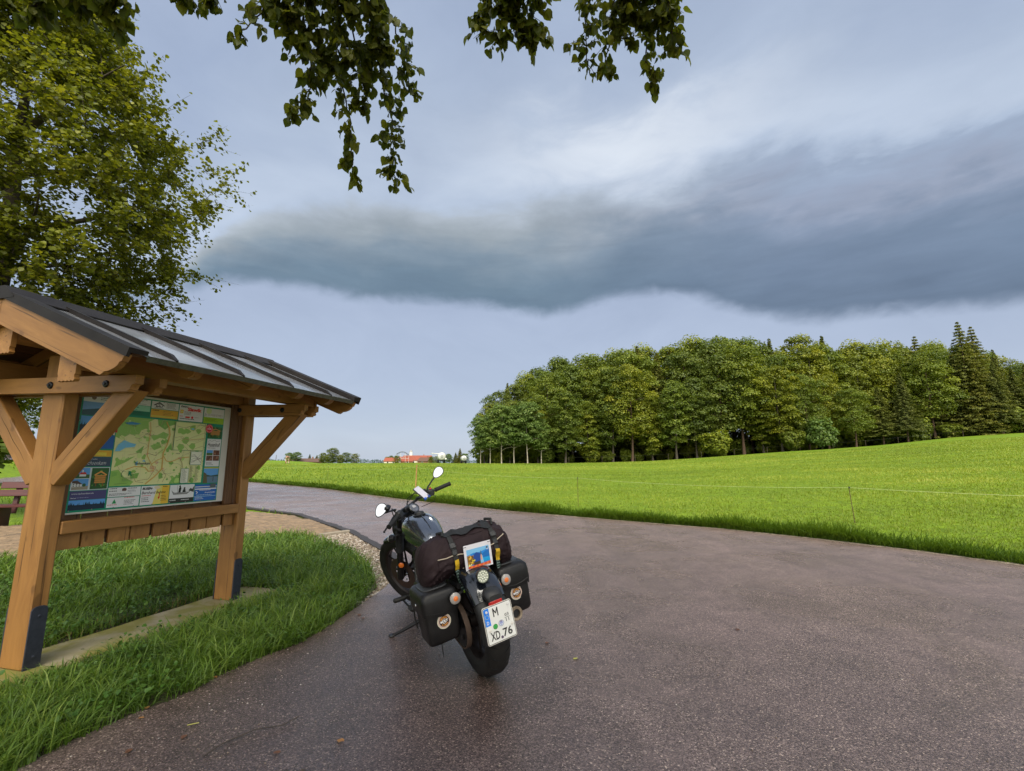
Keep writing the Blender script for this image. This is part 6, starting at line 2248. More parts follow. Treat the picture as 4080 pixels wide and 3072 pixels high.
# front end, turned to the left
for s in (1, -1):
    b = MB()
    base = Vector((1.57, s * .092, .33))
    b.tube([base - AX * .03, base + AX * .30], [.030, .028], 14)
    b.tube([base + AX * .30, base + AX * .64], .0205, 14)
    b.ball(tuple(base), (.034, .022, .034), 12, 6)
    fl = bp('fork_leg', b, BLACK_METAL, MS)
    g = MB()
    pts, rs = [], []
    for k in range(33):
        pts.append(base + AX * (.27 + .21 * k / 32))
        rs.append(.036 if k % 2 else .029)
    g.tube(pts, rs, 16)
    g.build('gaiter', RUBBER, fl)
    e = MB().lathe([(0, 0), (.023, 0), (.024, .005), (.018, .009), (0, .010)], 20, 0, frame(base + AX * .13 + Vector((-.038, s * .022, 0)), (-.5, s * .8, 0)) @ Matrix.Rotation(R(90), 4, 'Y'))
    e.build('reflector', mk('orange_reflector', (.85, .20, .02), .25, 0, coat=.5), fl)
b = MB()
for t_, w_ in ((.52, .10), (.625, .095)):
    cpt = Vector((1.57, 0, .33)) + AX * t_
    Mx = frame(cpt, (AX.z, 0, -AX.x), AX)
    b.box((0, 0, 0), (.075, .245, .030), .012, 0, Mx)
bp('triple_clamp', b, BLACK_METAL, MS)
b = MB()
cpt = Vector((1.405, 0, .74))
Mx = frame(cpt, (1, 0, -.05)) @ Matrix.Rotation(R(90), 4, 'Y')
b.lathe([(.0, -.10), (.045, -.092), (.076, -.05), (.086, .0), (.088, .03), (.084, .036), (0, .036)], 30, 0, Mx)
hl = bp('headlight', b, BLACK_METAL, MS)
MB().lathe([(0, .037), (.080, .037), (.074, .045), (0, .054)], 30, 0, Mx).build('headlight_lens', GLASS_CLEAR, hl)
for s in (1, -1):
    b = MB()
    Mx = frame((1.36, s * .175, .735), (1, 0, 0)) @ Matrix.Rotation(R(90), 4, 'Y')
    b.lathe([(.0, -.045), (.018, -.040), (.030, -.015), (.034, .0), (0, .004)], 22, 0, Mx)
    b.tube([(1.345, s * .16, .735), (1.33, s * .09, .735)], .009, 8)
    o = bp('turn_signal', b, BLACK_METAL, MS)
    MB().lathe([(0, .005), (.032, .005), (.028, .016), (0, .019)], 22, 0, Mx).build('lens', GLASS_CLEAR, o)
b = MB()
for s in (1, -1):
    b.tube([(1.235, 0, .925), (1.215, s * .06, .935), (1.155, s * .14, .952), (1.085, s * .225, .953), (1.036, s * .37, .938)], .0112, 10)
b.box((1.225, 0, .915), (.05, .10, .045), .010)
bp('handlebar', b, BLACK_METAL, MS)
for s in (1, -1):
    g = MB()
    p0, p1 = Vector((1.083, s * .232, .953)), Vector((1.035, s * .374, .938))
    pts = [p0.lerp(p1, k / 14) for k in range(15)]
    g.tube(pts, [.0205 if k in (0, 14) else (.0178 if k % 2 else .0170) for k in range(15)], 14)
    bp('grip', g, RUBBER, MS)
    b = MB()
    Mx = frame((1.108, s * .192, .953), p1 - p0)
    b.box((0, 0, -.002), (.062, .050, .060), .012, 0, Mx)
    o = bp('switch_housing', b, BLACK_PLASTIC, MS)
    if s < 0:
        MB().box((.004, -.010, .033), (.018, .020, .012), .004, 0, Mx).build('stop_button', mk('red_plastic', (.62, .03, .03), .35), o)
    else:
        MB().box((0, -.008, .032), (.02, .014, .008), .003, 0, Mx).build('switch', mk('grey_plastic', (.35, .34, .36), .4), o)
    b = MB()
    pv = Vector((1.135, s * .165, .955))
    b.box(tuple(pv), (.045, .04, .035), .008)
    b.tube([pv + Vector((.02, s * .01, 0)), Vector((1.155, s * .22, .945)), Vector((1.112, s * .31, .930)), Vector((1.078, s * .395, .916))], [.008, .0085, .0075, .0065], 8)
    b.ball((1.076, s * .399, .915), .0095, 10, 6)
    bp('clutch_lever' if s > 0 else 'brake_lever', b, BLACK_METAL, MS)
b = MB()
b.box((1.15, -.155, .985), (.050, .042, .036), .006)
bp('brake_reservoir', b, BLACK_PLASTIC, MS)

# mirrors: glass turned towards the rider's eye
BMS = BM @ MS
for s in (1, -1):
    loc = Vector((1.09, s * .343, 1.072))
    wpos = BMS @ loc
    tocam = (Vector((0, 0, CAM_H)) - wpos).normalized()
    want = Vector((-.10 if s > 0 else .25, -1, .30 if s > 0 else .34)).normalized()
    nrm = (tocam + want).normalized()
    up = Vector((-.62 if s < 0 else .34, 0, 1)).normalized() if s < 0 else Vector((.45, 0, 1)).normalized()
    if s < 0:
        up = Vector((.58, .0, .82))
    Zl = nrm
    Xl = up.cross(Zl).normalized()
    Yl = Zl.cross(Xl)
    Mw = Matrix((Xl, Yl, Zl)).transposed().to_4x4()
    Mw.translation = wpos
    Ml = BMS.inverted() @ Mw
    shape = []
    for k in range(28):
        a = 2 * math.pi * k / 28
        x_, y_ = math.cos(a), math.sin(a)
        wdt = .042 * (1 + .20 * y_)
        shape.append((wdt * x_, .056 * y_ * (1 if y_ > 0 else 1.08)))
    b = MB()
    b.loft([[(x * k_, y * k_, z) for x, y in shape] for z, k_ in ((-.030, .35), (-.026, .7), (-.016, .93), (-.004, 1.0), (.003, .99), (.003, .92))], 0, Ml)
    o = bp('mirror', b, BLACK_PLASTIC, MS)
    g = MB()
    g.add([(x * .86, y * .88, .0038) for x, y in shape], [tuple(range(28))], 0, Ml)
    g.build('mirror_glass', MIRROR, o, smooth=0)
    st = MB()
    st.tube([Vector((1.13, s * .175, .97)), Vector((1.125, s * .20, 1.0)), (Ml @ Vector((0, -.045, -.02))).lerp(Vector((1.12, s * .21, 1.01)), .4), Ml @ Vector((0, -.035, -.022))], [.009, .008, .007, .007], 8)
    if s > 0:
        st.box((0, 0, 0), (.035, .06, .045), .006, 0, frame((Ml @ Vector((.035, .03, -.02))), (Ml.to_3x3() @ Vector((1, 0, 0))), (0, 0, 1)))
    st.build('mirror_stem', BLACK_METAL, o)

# instruments and cables
b = MB()
Mx = frame((1.168, -.012, .905), (-.80, -.10, .62)) @ Matrix.Rotation(R(90), 4, 'Y')
b.lathe([(0, -.050), (.030, -.046), (.044, -.02), (.047, .0), (.047, .008), (.043, .011), (.043, .005), (0, .005)], 32, 0, Mx)
sp = bp('speedometer', b, BLACK_GLOSS, MS)
MB().lathe([(0, .006), (.0425, .006), (.040, .0085), (0, .0105)], 32, 0, Mx).build('dial_glass', mk('dial_grey', (.13, .14, .17), .06, 0, coat=1.0), sp)
MB().box((.004, .008, .0112), (.034, .026, .0012), .0004, 0, Mx @ Matrix.Rotation(R(75), 4, 'Z')).build('display', mk('lcd_grey', (.44, .44, .46), .3), sp)
CAB = mk('cable_black', (.010, .010, .010), .45)
for pts in ([(1.11, -.17, .955), (1.22, -.16, 1.00), (1.32, -.10, .96), (1.33, -.05, .84)], [(1.12, -.15, .95), (1.24, -.13, .99), (1.31, -.07, .93), (1.31, -.02, .82)], [(1.13, .16, .95), (1.24, .15, .98), (1.33, .09, .90), (1.30, .04, .76)],
            [(1.10, .19, .95), (1.20, .17, 1.00), (1.29, .10, .95), (1.28, .03, .82)]):
    bp('cable', MB().tube([Vector(p) for p in pts][:1] + [Vector(pts[0]).lerp(Vector(pts[1]), .5)] + [Vector(p) for p in pts[1:]], .0042, 6), CAB, MS)
b = MB().tube([(1.11, -.165, .96), (1.115, -.185, .995), (1.10, -.205, .995), (1.095, -.21, .97)], .0035, 6)
bp('cable', b, CAB, MS)
b = MB().tube([(1.04, -.09, .975), (1.0, -.14, .935), (1.03, -.13, .89), (1.13, -.06, .885)], .0026, 6)
bp('charging_lead', b, CAB, MS)
b = MB()
b.tube([(1.17, -.075, .953), (1.13, -.075, .965)], .014, 8)
b.box((1.10, -.075, .968), (.05, .05, .012), .004)
bp('phone_mount', b, BLACK_METAL, MS)
# foot pegs, stand
for x, z, s in ((1.02, .27, 1), (1.02, .27, -1)):
    b = MB()
    b.tube([(x, s * .12, z), (x, s * .20, z)], .010, 8)
    b.box((x - .01, s * .245, z), (.040, .105, .028), .008)
    bp('foot_peg', b, RUBBER)
b = MB()
b.tube([(.92, .15, .20), (1.02, .19, .20), (1.13, .21, .24)], .008, 8)
b.tube([(1.13, .19, .24), (1.13, .27, .24)], .012, 8)
bp('shift_pedal', b, BLACK_METAL)
b = MB()
b.box((.55, .245, .33), (.085, .080, .030), .010)
b.tube([(.50, .12, .34), (.55, .21, .33)], .012, 8)
bp('pillion_peg', b, RUBBER)
b = MB()
b.tube([(.70, .11, .185), (.76, .19, .150), (.84, .31, .098), (.875, .365, .078)], [.015, .014, .012, .011], 8)
b.box((.882, .375, .079), (.055, .034, .012), .004)
bp('side_stand', b, BLACK_METAL)
b = MB()
b.tube([(.30, .17, .40), (.30, .21, .28), (.31, .215, .13)], .0028, 5)
b.tube([(.12, .20, .38), (.10, .22, .25), (.09, .225, .14)], .003, 5)
bp('loose_strap', b, STRAP)


# ------------------------------------------------------------------ luggage: saddlebags, duffel, card, phone
def on_bike(name, label, cat, p, group=None):
    return thing(name, label, cat, M=BM @ Matrix.Translation(p), group=group)


def sticker(parent, M, r=.0415):
    c = Card(M, .0002)
    c.disc(0, 0, r, (226, 208, 186), 40)
    c.disc(0, 0, r * .93, (74, 54, 50), 40)
    c.disc(0, 0, r * .915, (206, 184, 170), 40)
    for k in range(36):
        a = k * 6.2832 / 36
        c.line([(r * .72 * math.cos(a), r * .72 * math.sin(a)), (r * .90 * math.cos(a + .13), r * .90 * math.sin(a + .13))], r * .035, (110, 86, 84))
        c.h -= c.lift * .96
    c.up()
    c.disc(0, 0, r * .71, (40, 24, 20), 36)
    OR = (232, 144, 60)
    c.arc_text('GERMAN', 0, 0, r * .53, r * .25, R(158), R(28), OR)
    c.arc_text('RIDERS', 0, 0, r * .55, r * .22, R(218), R(325), OR, inside=True)
    c.disc(0, 0, r * .34, (206, 186, 178), 28); c.disc(0, 0, r * .27, (40, 24, 20), 28)
    c.poly([(-r * .60, -r * .16), (r * .60, -r * .10), (r * .60, r * .20), (-r * .60, r * .14)], (40, 24, 20))
    c.text('BOLT', -r * .57, -r * .13, r * 1.14, r * .30, (240, 232, 216), .07)
    c.text('RIDERS CLUB', -r * .25, -r * .26, r * .5, r * .08, (226, 214, 200), .03)
    c.build('sticker', parent)


def saddlebag(s, label, word):
    t = on_bike('saddlebag', label, 'saddlebag', (0, 0, 0), 'black saddlebags of the motorcycle')
    b = MB()
    secs = []
    for z, x0, x1, y0, y1 in [(.300, -.090, .020, .175, .315), (.306, -.102, .045, .158, .335), (.325, -.110, .070, .150, .343), (.40, -.113, .105, .147, .346), (.50, -.113, .140, .145, .346), (.55, -.110, .165, .145, .342), (.58, -.098, .165, .150, .33)]:
        secs.append([(x + .006 * mnoise.noise(Vector((y_ * 14, z * 11, s * 3 + x * 4))), s * (y_ + .006 * mnoise.noise(Vector((x * 14, z * 12, s * 5)))), z + .004 * mnoise.noise(Vector((x * 12, y_ * 12, 7)))) for x, y_ in superell((x0 + x1) / 2, (y0 + y1) / 2, (x1 - x0) / 2, (y1 - y0) / 2, 44, 8)])
    b.loft(secs)
    b.build('body', LEATHER, t, smooth=50)
    f = MB()
    secs = []
    for z, g_, k_ in [(.482, .004, 0), (.478, .011, 0), (.50, .014, 0), (.55, .013, 0), (.580, .009, 0), (.598, -.006, 1), (.606, -.03, 1)]:
        x0, x1, y0, y1 = -.113 - g_, .165 + g_, .145 - g_, .346 + g_
        row = []
        for x, y_ in superell((x0 + x1) / 2, (y0 + y1) / 2, (x1 - x0) / 2, (y1 - y0) / 2, 44, 8):
            zz = z
            if z < .51 and x < 0:
                zz -= .018 * math.cos((y_ - .245) / .1 * 1.4)
            row.append((x, s * y_, zz))
        secs.append(row)
    f.loft(secs)
    fl = f.build('flap', LEATHER, t, smooth=50)
    p = MB()
    secs = [[(x, s * y_, z) for x, y_ in superell(.03, .246, .10 * k_, .082 * k_, 24, 4)] for z, k_ in ((.604, 1.02), (.6095, 1.0), (.6115, .9))]
    p.loft(secs)
    p.build('lid_panel', mk('grey_leather', (.035, .037, .040), .42, 0, bump=.25, bscale=200), t)
    e = MB()
    e.tube([(-.124, s * .145, .500), (-.127, s * .20, .486), (-.128, s * .245, .480), (-.127, s * .29, .486), (-.124, s * .345, .500)], .0022, 5)
    e.build('flap_seam', LEATHER, t)
    e = MB().ball((.01, s * .361, .525), (.010, .006, .010), 10, 6)
    e.build('snap', CHROME, t)
    e = MB()
    if s < 0:
        e.tube([(.06, s * .352, .50), (.03, s * .375, .47), (-.01, s * .395, .425)], [.004, .007, .005], 6)
    else:
        e.tube([(.07, s * .353, .54), (.10, s * .358, .44), (.10, s * .35, .36)], .005, 6)
    e.build('strap', STRAP, t)
    Mst = Matrix.Translation((-.1142, s * .243, .428)) @ Matrix(((0, 0, -1, 0), (-1, 0, 0, 0), (0, 1, 0, 0), (0, 0, 0, 1))) @ Matrix.Rotation(R(6), 4, 'Z')
    sticker(t, Mst)
    return t


saddlebag(1, 'black leather saddlebag left of the rear wheel, on the kiosk side', 'left')
saddlebag(-1, 'black leather saddlebag right of the number plate, with a loose strap end', 'right')

duffel = on_bike('duffel_bag', 'dark aubergine duffel bag strapped across the back of the motorcycle', 'bag', (.055, 0, .728))
HL, BR = .305, .146


def dsurf(y, th, off=0.0):
    """surface of the duffel: th = 0 to the rear, 90 up"""
    u_ = abs(y) / HL
    k_ = (1 - max(0, (u_ - .70) / .30) ** 3.4) ** .5 if u_ < 1 else 0.0
    k_ = max(k_, .18) * (1 + .02 * math.sin(y * 23))
    pinch = 1 - .07 * (math.exp(-((y - .10) / .022) ** 2) + math.exp(-((y + .17) / .022) ** 2))
    c_, s_ = math.cos(th), math.sin(th)
    rx = BR * (1.0 if c_ > 0 else 1.02)
    rz = BR * (.98 if s_ > 0 else .66 + .30 * min(u_, 1) ** 2)
    w_ = mnoise.noise(Vector((y * 9, th * 1.3, 1.0))) * .012
    rg = 1 - abs(mnoise.noise(Vector((y * 15 + 3 * th, th * 1.8 - y * 6, 4.0)))) * 2.2
    w_ += .013 * max(0, rg) ** 2 * (1.2 if u_ > .40 else .45) - .003 + .012 * (s_0 if (s_0 := math.sin(th)) > 0 else 0) * math.exp(-((u_ - .55) / .3) ** 2)
    r_ = k_ * pinch
    return Vector((-(rx * r_ + w_ * r_ + off) * c_, y, (rz * r_ + w_ * r_ + off) * s_ - .045 * min(u_, 1) ** 2))


b = MB()
secs = []
for i in range(91):
    f = -1 + 2 * i / 90
    y_ = HL * math.sin(f * math.pi / 2 * .985)
    secs.append([dsurf(y_, 2 * math.pi * j / 72) for j in range(72)])
b.loft(secs)
b.build('bag_body', CANVAS, duffel, smooth=80)


def ribbon(ths, ys, w, off, th_=.004):
    b = MB()
    secs = []
    for t_, y_ in zip(ths, ys):
        a, c_ = dsurf(y_ - w / 2, t_, off), dsurf(y_ + w / 2, t_, off)
        n_ = Vector((-math.cos(t_), 0, math.sin(t_)))
        secs.append([a, c_, c_ + n_ * th_, a + n_ * th_])
    b.loft(secs)
    return b


for y_, yl in ((.10, .085), (-.17, -.168)):
    ths = [R(200) - R(240) * k / 40 for k in range(41)]
    st = ribbon(ths, [y_] * 41, .030, .003).build('strap', STRAP, duffel)
    t0 = R(38)
    bk = MB()
    for q_, wq in ((0, .040), (1, .034)):
        tt = t0 - q_ * R(17)
        p = dsurf(y_, tt, .010)
        n_ = Vector((-math.cos(tt), 0, math.sin(tt)))
        bk.box((0, 0, 0), (.036, wq, .012), .004, 0, frame(p, Vector((-math.sin(tt), 0, -math.cos(tt))), n_))
    bk.build('buckle', BLACK_PLASTIC, st)
    ribbon([R(4) - R(34) * k / 8 for k in range(9)], [y_ - .001] * 9, .026, .0085, .002).build('yellow_tag', mk('yellow_label', (.78, .50, .02), .5, 0, (.62, .38, .02), 40), st)
    # green flecked lashing strap from the tag down to the luggage carrier
    p0 = dsurf(y_, R(-30), .010)
    ls = MB()
    p1 = Vector((-.135, yl, -.190))
    for k in range(9):
        pass
    X = (p1 - p0).normalized()
    Lb = (p1 - p0).length
    Mx = frame(p0.lerp(p1, .5), X, (-1, 0, .2))
    ls.box((0, 0, 0), (Lb, .026, .004), .001, 0, Mx)
    for k in range(8):
        ls.box((-Lb / 2 + Lb * (k + .5) / 8, 0, .0024), (.0022, .020, .0008), 0, 1, Mx @ Matrix.Rotation(0, 4, 'Z'))
    ls.build('lashing_strap', [mk('strap_green_black', (.012, .030, .022), .6), mk('strap_fleck', (.30, .42, .38), .6)], duffel)
    MB().box((0, 0, 0), (.018, .016, .006), .002, 0, frame(p1, X, (-1, 0, .2))).build('hook', mk('lime_hook', (.30, .50, .03), .4), duffel)
# handle band along the top and the two grab loops
b = MB()
secs = []
for k in range(31):
    y_ = .13 - .31 * k / 30
    t_ = R(74) + R(6) * math.sin(k * .4)
    bump = .004 + .006 * math.sin(k / 30 * math.pi)
    a, c_ = dsurf(y_, t_ - R(14), bump), dsurf(y_, t_ + R(12), bump)
    secs.append([a, c_, c_ + Vector((0, 0, .004)), a + Vector((-.003, 0, .003))])
b.loft(secs)
b.build('handle', STRAP, duffel)
for y0 in (.135, -.205):
    MB().tube([dsurf(y0, R(70), .004), dsurf(y0 - .012, R(82), .018), dsurf(y0 + .008, R(98), .014), dsurf(y0, R(110), .003)], [.007, .009, .009, .006], 7).build('strap_end', STRAP, duffel)
CORD = mk('beige_cord', (.50, .42, .31), .7)
for th_y in ([(R(22), .215), (R(17), .16), (R(16), .118), (R(13), .07), (R(9), .03), (R(7), -.02)], [(R(12), -.12), (R(16), -.155), (R(24), -.185), (R(34), -.235), (R(36), -.238)], [(R(-33), .055), (R(-40), .07), (R(-44), .085)]):
    MB().tube([dsurf(y_, t_, .007) for t_, y_ in th_y], .0032, 6).build('cord', CORD, duffel)
b = MB()
for y0, y1, t0, t1 in ((.212, .205, 24, -48), (-.245, -.25, 34, -30)):
    b.tube([dsurf(y0 + (y1 - y0) * k / 9, R(t0 + (t1 - t0) * k / 9), .001) for k in range(10)], .004, 6)
for t_ in (28, -2):
    pass
b.tube([dsurf(.09 - .24 * k / 9, R(52), .001) for k in range(10)], .002, 5)
b.build('pocket_seam', CANVAS, duffel)

# laminated picture card held by the cords
tc_ = R(-2)
pc = dsurf(-.035, tc_, .020)
nC = Vector((-1, -.02, .02)).normalized()
XC = Vector((0, -1, .0))
XC = (XC - nC * XC.dot(nC)).normalized()
YC2 = nC.cross(XC)
MC = Matrix((XC, YC2, nC)).transposed().to_4x4()
MC.translation = Vector((.055, 0, .728)) + pc
card_t = thing('picture_card', 'white framed picture card with a blue lake view on the duffel bag', 'picture card', M=BM @ MC @ Matrix.Rotation(R(-3), 4, 'Z'))
MB().prism(rrect(.182, .150, .003), -.002, .0, 'z').build('card', mk('laminate', (.80, .78, .82), .15, 0, coat=.8), card_t, smooth=10)
c = Card(Matrix.Translation((-.091, -.075, .0004)), .0003)
c.rect(.016, .012, .166, .122, (32, 122, 196)); c.poly([(.016, .088), (.06, .098), (.10, .094), (.166, .104), (.166, .122), (.016, .122)], (112, 172, 224))
c.poly([(.050, .034), (.104, .034), (.104, .086), (.080, .098), (.050, .082)], (22, 62, 134)); c.poly([(.118, .052), (.166, .052), (.166, .098), (.140, .092), (.118, .080)], (16, 98, 168)); c.rect(.118, .030, .166, .056, (8, 140, 196))
c.poly([(.100, .028), (.122, .028), (.118, .070), (.104, .072)], (128, 176, 206))
c.poly([(.104, .046), (.114, .046), (.1125, .078), (.1055, .078)], (206, 140, 108)); c.poly([(.103, .078), (.115, .078), (.109, .104)], (64, 92, 112))
c.poly([(.016, .030), (.056, .032), (.062, .060), (.044, .082), (.016, .088)], (134, 98, 30))
rr = random.Random(2)
for k in range(22):
    c.disc(rr.uniform(.018, .058), rr.uniform(.036, .084), rr.uniform(.003, .007), rr.choice([(186, 132, 40), (206, 158, 56), (96, 70, 24)]), 7)
    c.h -= c.lift * .95
c.up(); c.poly([(.044, .050), (.066, .050), (.066, .058), (.048, .056)], (196, 190, 60))
for k in range(12):
    c.disc(rr.uniform(.018, .045), rr.uniform(.016, .036), rr.uniform(.004, .007), rr.choice([(244, 196, 90), (226, 150, 44), (250, 224, 150)]), 7)
    c.h -= c.lift * .95
c.up(); c.poly([(.056, .026), (.100, .026), (.100, .044), (.056, .042)], (52, 46, 40)); c.poly([(.016, .012), (.166, .012), (.166, .030), (.110, .026), (.016, .024)], (206, 92, 44))
for k in range(11):
    x = .020 + k * .0132
    c.poly([(x, .0135), (x + .004, .0135), (x + .006, .020), (x + .010, .014), (x + .0105, .026), (x + .003, .026)], (226, 120, 62) if k % 2 else (188, 66, 40)); c.h -= c.lift * .9
c.up(); c.disc(.152, .112, .006, (40, 52, 66), 8); c.disc(.153, .103, .005, (180, 190, 206), 8)
c.build('picture', card_t)
for x in (-.084, .080):
    MB().box((x, .066, .001), (.022, .004, .003), .001).build('clip', CHROME, card_t)

ph = thing('phone_pouch', 'clear plastic phone pouch with blue clips on the motorcycle handlebar', 'phone pouch', M=BMS @ frame((1.085, -.078, 1.002), (.62, .05, .78), (-.9, -.10, .7)))
MB().box((0, 0, 0), (.142, .074, .014), .006).build('pouch', BLACK_PLASTIC, ph)
fm = MB()
vs = []
for i in range(9):
    for j in range(6):
        vs.append((-.066 + .132 * i / 8, -.032 + .064 * j / 5, .0085 + .003 * mnoise.noise(Vector((i * .9, j * 1.3, 2))) + .0015 * ((i + j) % 2)))
fm.add(vs, [(i * 6 + j, (i + 1) * 6 + j, (i + 1) * 6 + j + 1, i * 6 + j + 1) for i in range(8) for j in range(5)])
fm.build('film', mk('clear_film', (.62, .60, .66), .14, 0, coat=1.0), ph, smooth=20)
for y_ in (-.026, .024):
    MB().box((-.066, y_, .004), (.022, .024, .022), .005).build('clip', mk('blue_plastic', (.02, .10, .50), .35), ph)

# ------------------------------------------------------------------ bench behind the kiosk
REDWOOD = wood_mat('red_wood', (.085, .015, .013), (.055, .010, .009), (.035, .007, .006), .5)
bench = thing('bench', 'dark red wooden bench behind the kiosk post at the left edge', 'bench', (-10.72, 9.95, -.05), R(14))


def bbox(name, c, s, M=None, mat=None, ch=.008):
    return MB().box((0, 0, 0), s, ch).build(name, mat or REDWOOD, bench, Matrix.Translation(c) @ (M or Matrix.Identity(4)))


tilt = Matrix.Rotation(R(-14), 4, 'X')
for z in (.86, .70):
    bbox('backrest_plank', (.95, .30 - (.88 - z) * .25, z), (2.1, .045, .14), tilt)
for y in (-.24, -.08, .08):
    bbox('seat_plank', (.95, y, .46), (2.1, .135, .045))
for x in (.16, 1.74):
    b = MB()
    b.box((0, 0, .22), (.09, .38, .44), .008)
    b.box((0, .20, .62), (.09, .07, .62), .008, 0, Matrix.Translation((0, .06, 0)) @ Matrix.Rotation(R(-10), 4, 'X'))
    b.build('bench_leg', REDWOOD, bench, Matrix.Translation((x, 0, 0)))

# ------------------------------------------------------------------ electric fence along the road
fence = thing('electric_fence', 'thin electric cattle fence with a pale wire running along the meadow edge', 'fence', (0, 0, 0))
ROD = mk('rusty_rod', (.10, .055, .035), .7, .3)
STAKE = wood_mat('raw_stake', (.40, .21, .075), (.30, .15, .05), (.22, .10, .035), .7)
PX = [(-22.5, 41.5, .85), (-12.9, 33.4, .95), (-4.55, 22.6, 1.14), (1.98, 14.4, .86), (7.05, 9.95, .74), (13.2, 6.6, .80)]
tops = []
for i, (x, y, h) in enumerate(PX):
    z = max(gz(x, y), -.05)
    dx = -.05 if i == 4 else .01 if i == 2 else 0
    b = MB()
    if i == 2:
        b.box((0, 0, h / 2), (.046, .046, h), .004, 0, Matrix.Translation((0, 0, 0)) @ Matrix.Rotation(R(1.2), 4, 'Y'))
        o = b.build('wooden_stake', STAKE, fence, Matrix.Translation((x, y, z)))
        hz = h * .90
    else:
        b.tube([(0, 0, -.1), (dx, 0, h)], .0065, 6)
        o = b.build('fence_rod', ROD, fence, Matrix.Translation((x, y, z)))
        hz = h * .97
    MB().tube([(dx, -.03, hz), (dx, -.012, hz), (dx, .0, hz)], [.012, .018, .012], 8).build('insulator', BLACK_PLASTIC, o)
    tops.append(Vector((x + dx, y - .02, z + hz)))
wb = MB()
for a, b_ in zip(tops[:-1], tops[1:]):
    sag = .012 * (b_ - a).length
    wb.tube([a.lerp(b_, k / 12) - Vector((0, 0, sag * 4 * (k / 12) * (1 - k / 12))) for k in range(13)], .0024, 4)
wb.build('wire', mk('pale_wire', (.50, .54, .26), .6), fence)
fence2 = thing('pasture_fence', 'thin dark pasture fence along the foot of the wood', 'fence', (0, 0, 0))
tops = []
for i in range(13):
    q = .12 + i * .07
    y = 90.5 - 6 * max(0, q - .5)
    x = q * y
    z = gz(x, y)
    o = MB().tube([(0, 0, -.1), (0, 0, 1.15)], .035, 6).build('fence_post', BARK_DK, fence2, Matrix.Translation((x, y, z)))
    tops.append(Vector((x, y, z + 1.1)))
wb = MB()
for a, b_ in zip(tops[:-1], tops[1:]):
    wb.tube([a, a.lerp(b_, .5) - Vector((0, 0, .06)), b_], .014, 4)
wb.build('wire', BLACK_METAL, fence2)

# ------------------------------------------------------------------ cows
COW1 = mk('cow_coat', (.62, .50, .40), .8, 0, (.26, .10, .04), 1.6, contrast=(.47, .52))
COW2 = mk('red_coat', (.46, .19, .07), .8, 0, (.38, .15, .06), 3)


def skin_body(name, V, E, rad, mat, parent):
    me = bpy.data.meshes.new(name)
    me.from_pydata(V, E, [])
    me.materials.append(mat)
    o = link(name, me, parent)
    sk = o.modifiers.new('skin', 'SKIN')
    lay = me.skin_vertices[0] if me.skin_vertices else None
    if lay is None:
        bpy.context.view_layer.objects.active = o
    for i, r in enumerate(rad):
        me.skin_vertices[0].data[i].radius = r if isinstance(r, tuple) else (r, r)
    me.skin_vertices[0].data[0].use_root = True
    sk.use_smooth_shade = True
    sb = o.modifiers.new('sub', 'SUBSURF')
    sb.levels = 1
    sb.render_levels = 2
    return o


def cow(loc, rz, lying, mat, label):
    t = thing('cow', label, 'cow', loc, rz)
    if not lying:
        V = [(0, 0, 1.02), (.45, 0, 1.05), (.78, 0, 1.10), (1.02, 0, 1.22), (1.28, 0, 1.22), (1.50, 0, 1.04), (-.45, 0, 1.04), (-.78, 0, 1.08),
             (.62, .22, .80), (.60, .22, .45), (.62, .22, .05), (.62, -.22, .80), (.60, -.22, .45), (.62, -.22, .05),
             (-.66, .22, .82), (-.78, .22, .50), (-.70, .22, .05), (-.66, -.22, .82), (-.78, -.22, .50), (-.70, -.22, .05), (-.90, 0, 1.1), (-.95, 0, .6), (1.22, .17, 1.30), (1.22, -.17, 1.30)]
        E = [(0, 1), (1, 2), (2, 3), (3, 4), (4, 5), (0, 6), (6, 7), (2, 8), (8, 9), (9, 10), (2, 11), (11, 12), (12, 13), (7, 14), (14, 15), (15, 16), (7, 17), (17, 18), (18, 19), (7, 20), (20, 21), (4, 22), (4, 23)]
        Rd = [(.34, .38), (.33, .36), (.26, .30), (.17, .19), (.12, .13), (.085, .085), (.34, .37), (.27, .28), .13, .075, .055, .13, .075, .055, .15, .075, .055, .15, .075, .055, .05, .03, .035, .035]
    else:
        V = [(0, 0, .42), (.45, 0, .46), (.78, 0, .55), (1.0, 0, .82), (1.25, 0, .90), (1.48, 0, .76), (-.45, 0, .40), (-.80, 0, .34), (.72, .34, .16), (1.05, .36, .08), (.72, -.34, .16), (1.0, -.34, .07), (-.55, .42, .16), (-.15, .50, .08), (-.9, -.3, .1), (1.2, .17, .98), (1.2, -.17, .98)]
        E = [(0, 1), (1, 2), (2, 3), (3, 4), (4, 5), (0, 6), (6, 7), (2, 8), (8, 9), (2, 10), (10, 11), (6, 12), (12, 13), (7, 14), (4, 15), (4, 16)]
        Rd = [(.40, .40), (.36, .38), (.28, .30), (.17, .19), (.125, .13), (.085, .085), (.40, .36), (.28, .26), .12, .06, .12, .06, .15, .06, .05, .035, .035]
    skin_body('body', V, E, Rd, mat, t)
    return t


y1 = 84.0
x1 = -.473 * y1
cow((x1, y1, gz(x1, y1)), R(-72), False, COW1, 'white and brown patched cow standing in the meadow, facing the road')
y2 = 92.0
x2 = -.526 * y2
cow((x2, y2, CAM_H + .006 * y2), R(8), True, COW2, 'reddish brown cow lying on the rise beside the kiosk brace')
hill = MB()
for k in range(1):
    hill.ball((x2 - 2, y2 + 1.5, CAM_H - 1.0), (16, 7, 1.55), 28, 10)
tag(hill.build('hillock', bpy.data.materials['meadow_ground'], smooth=80), kind='structure')

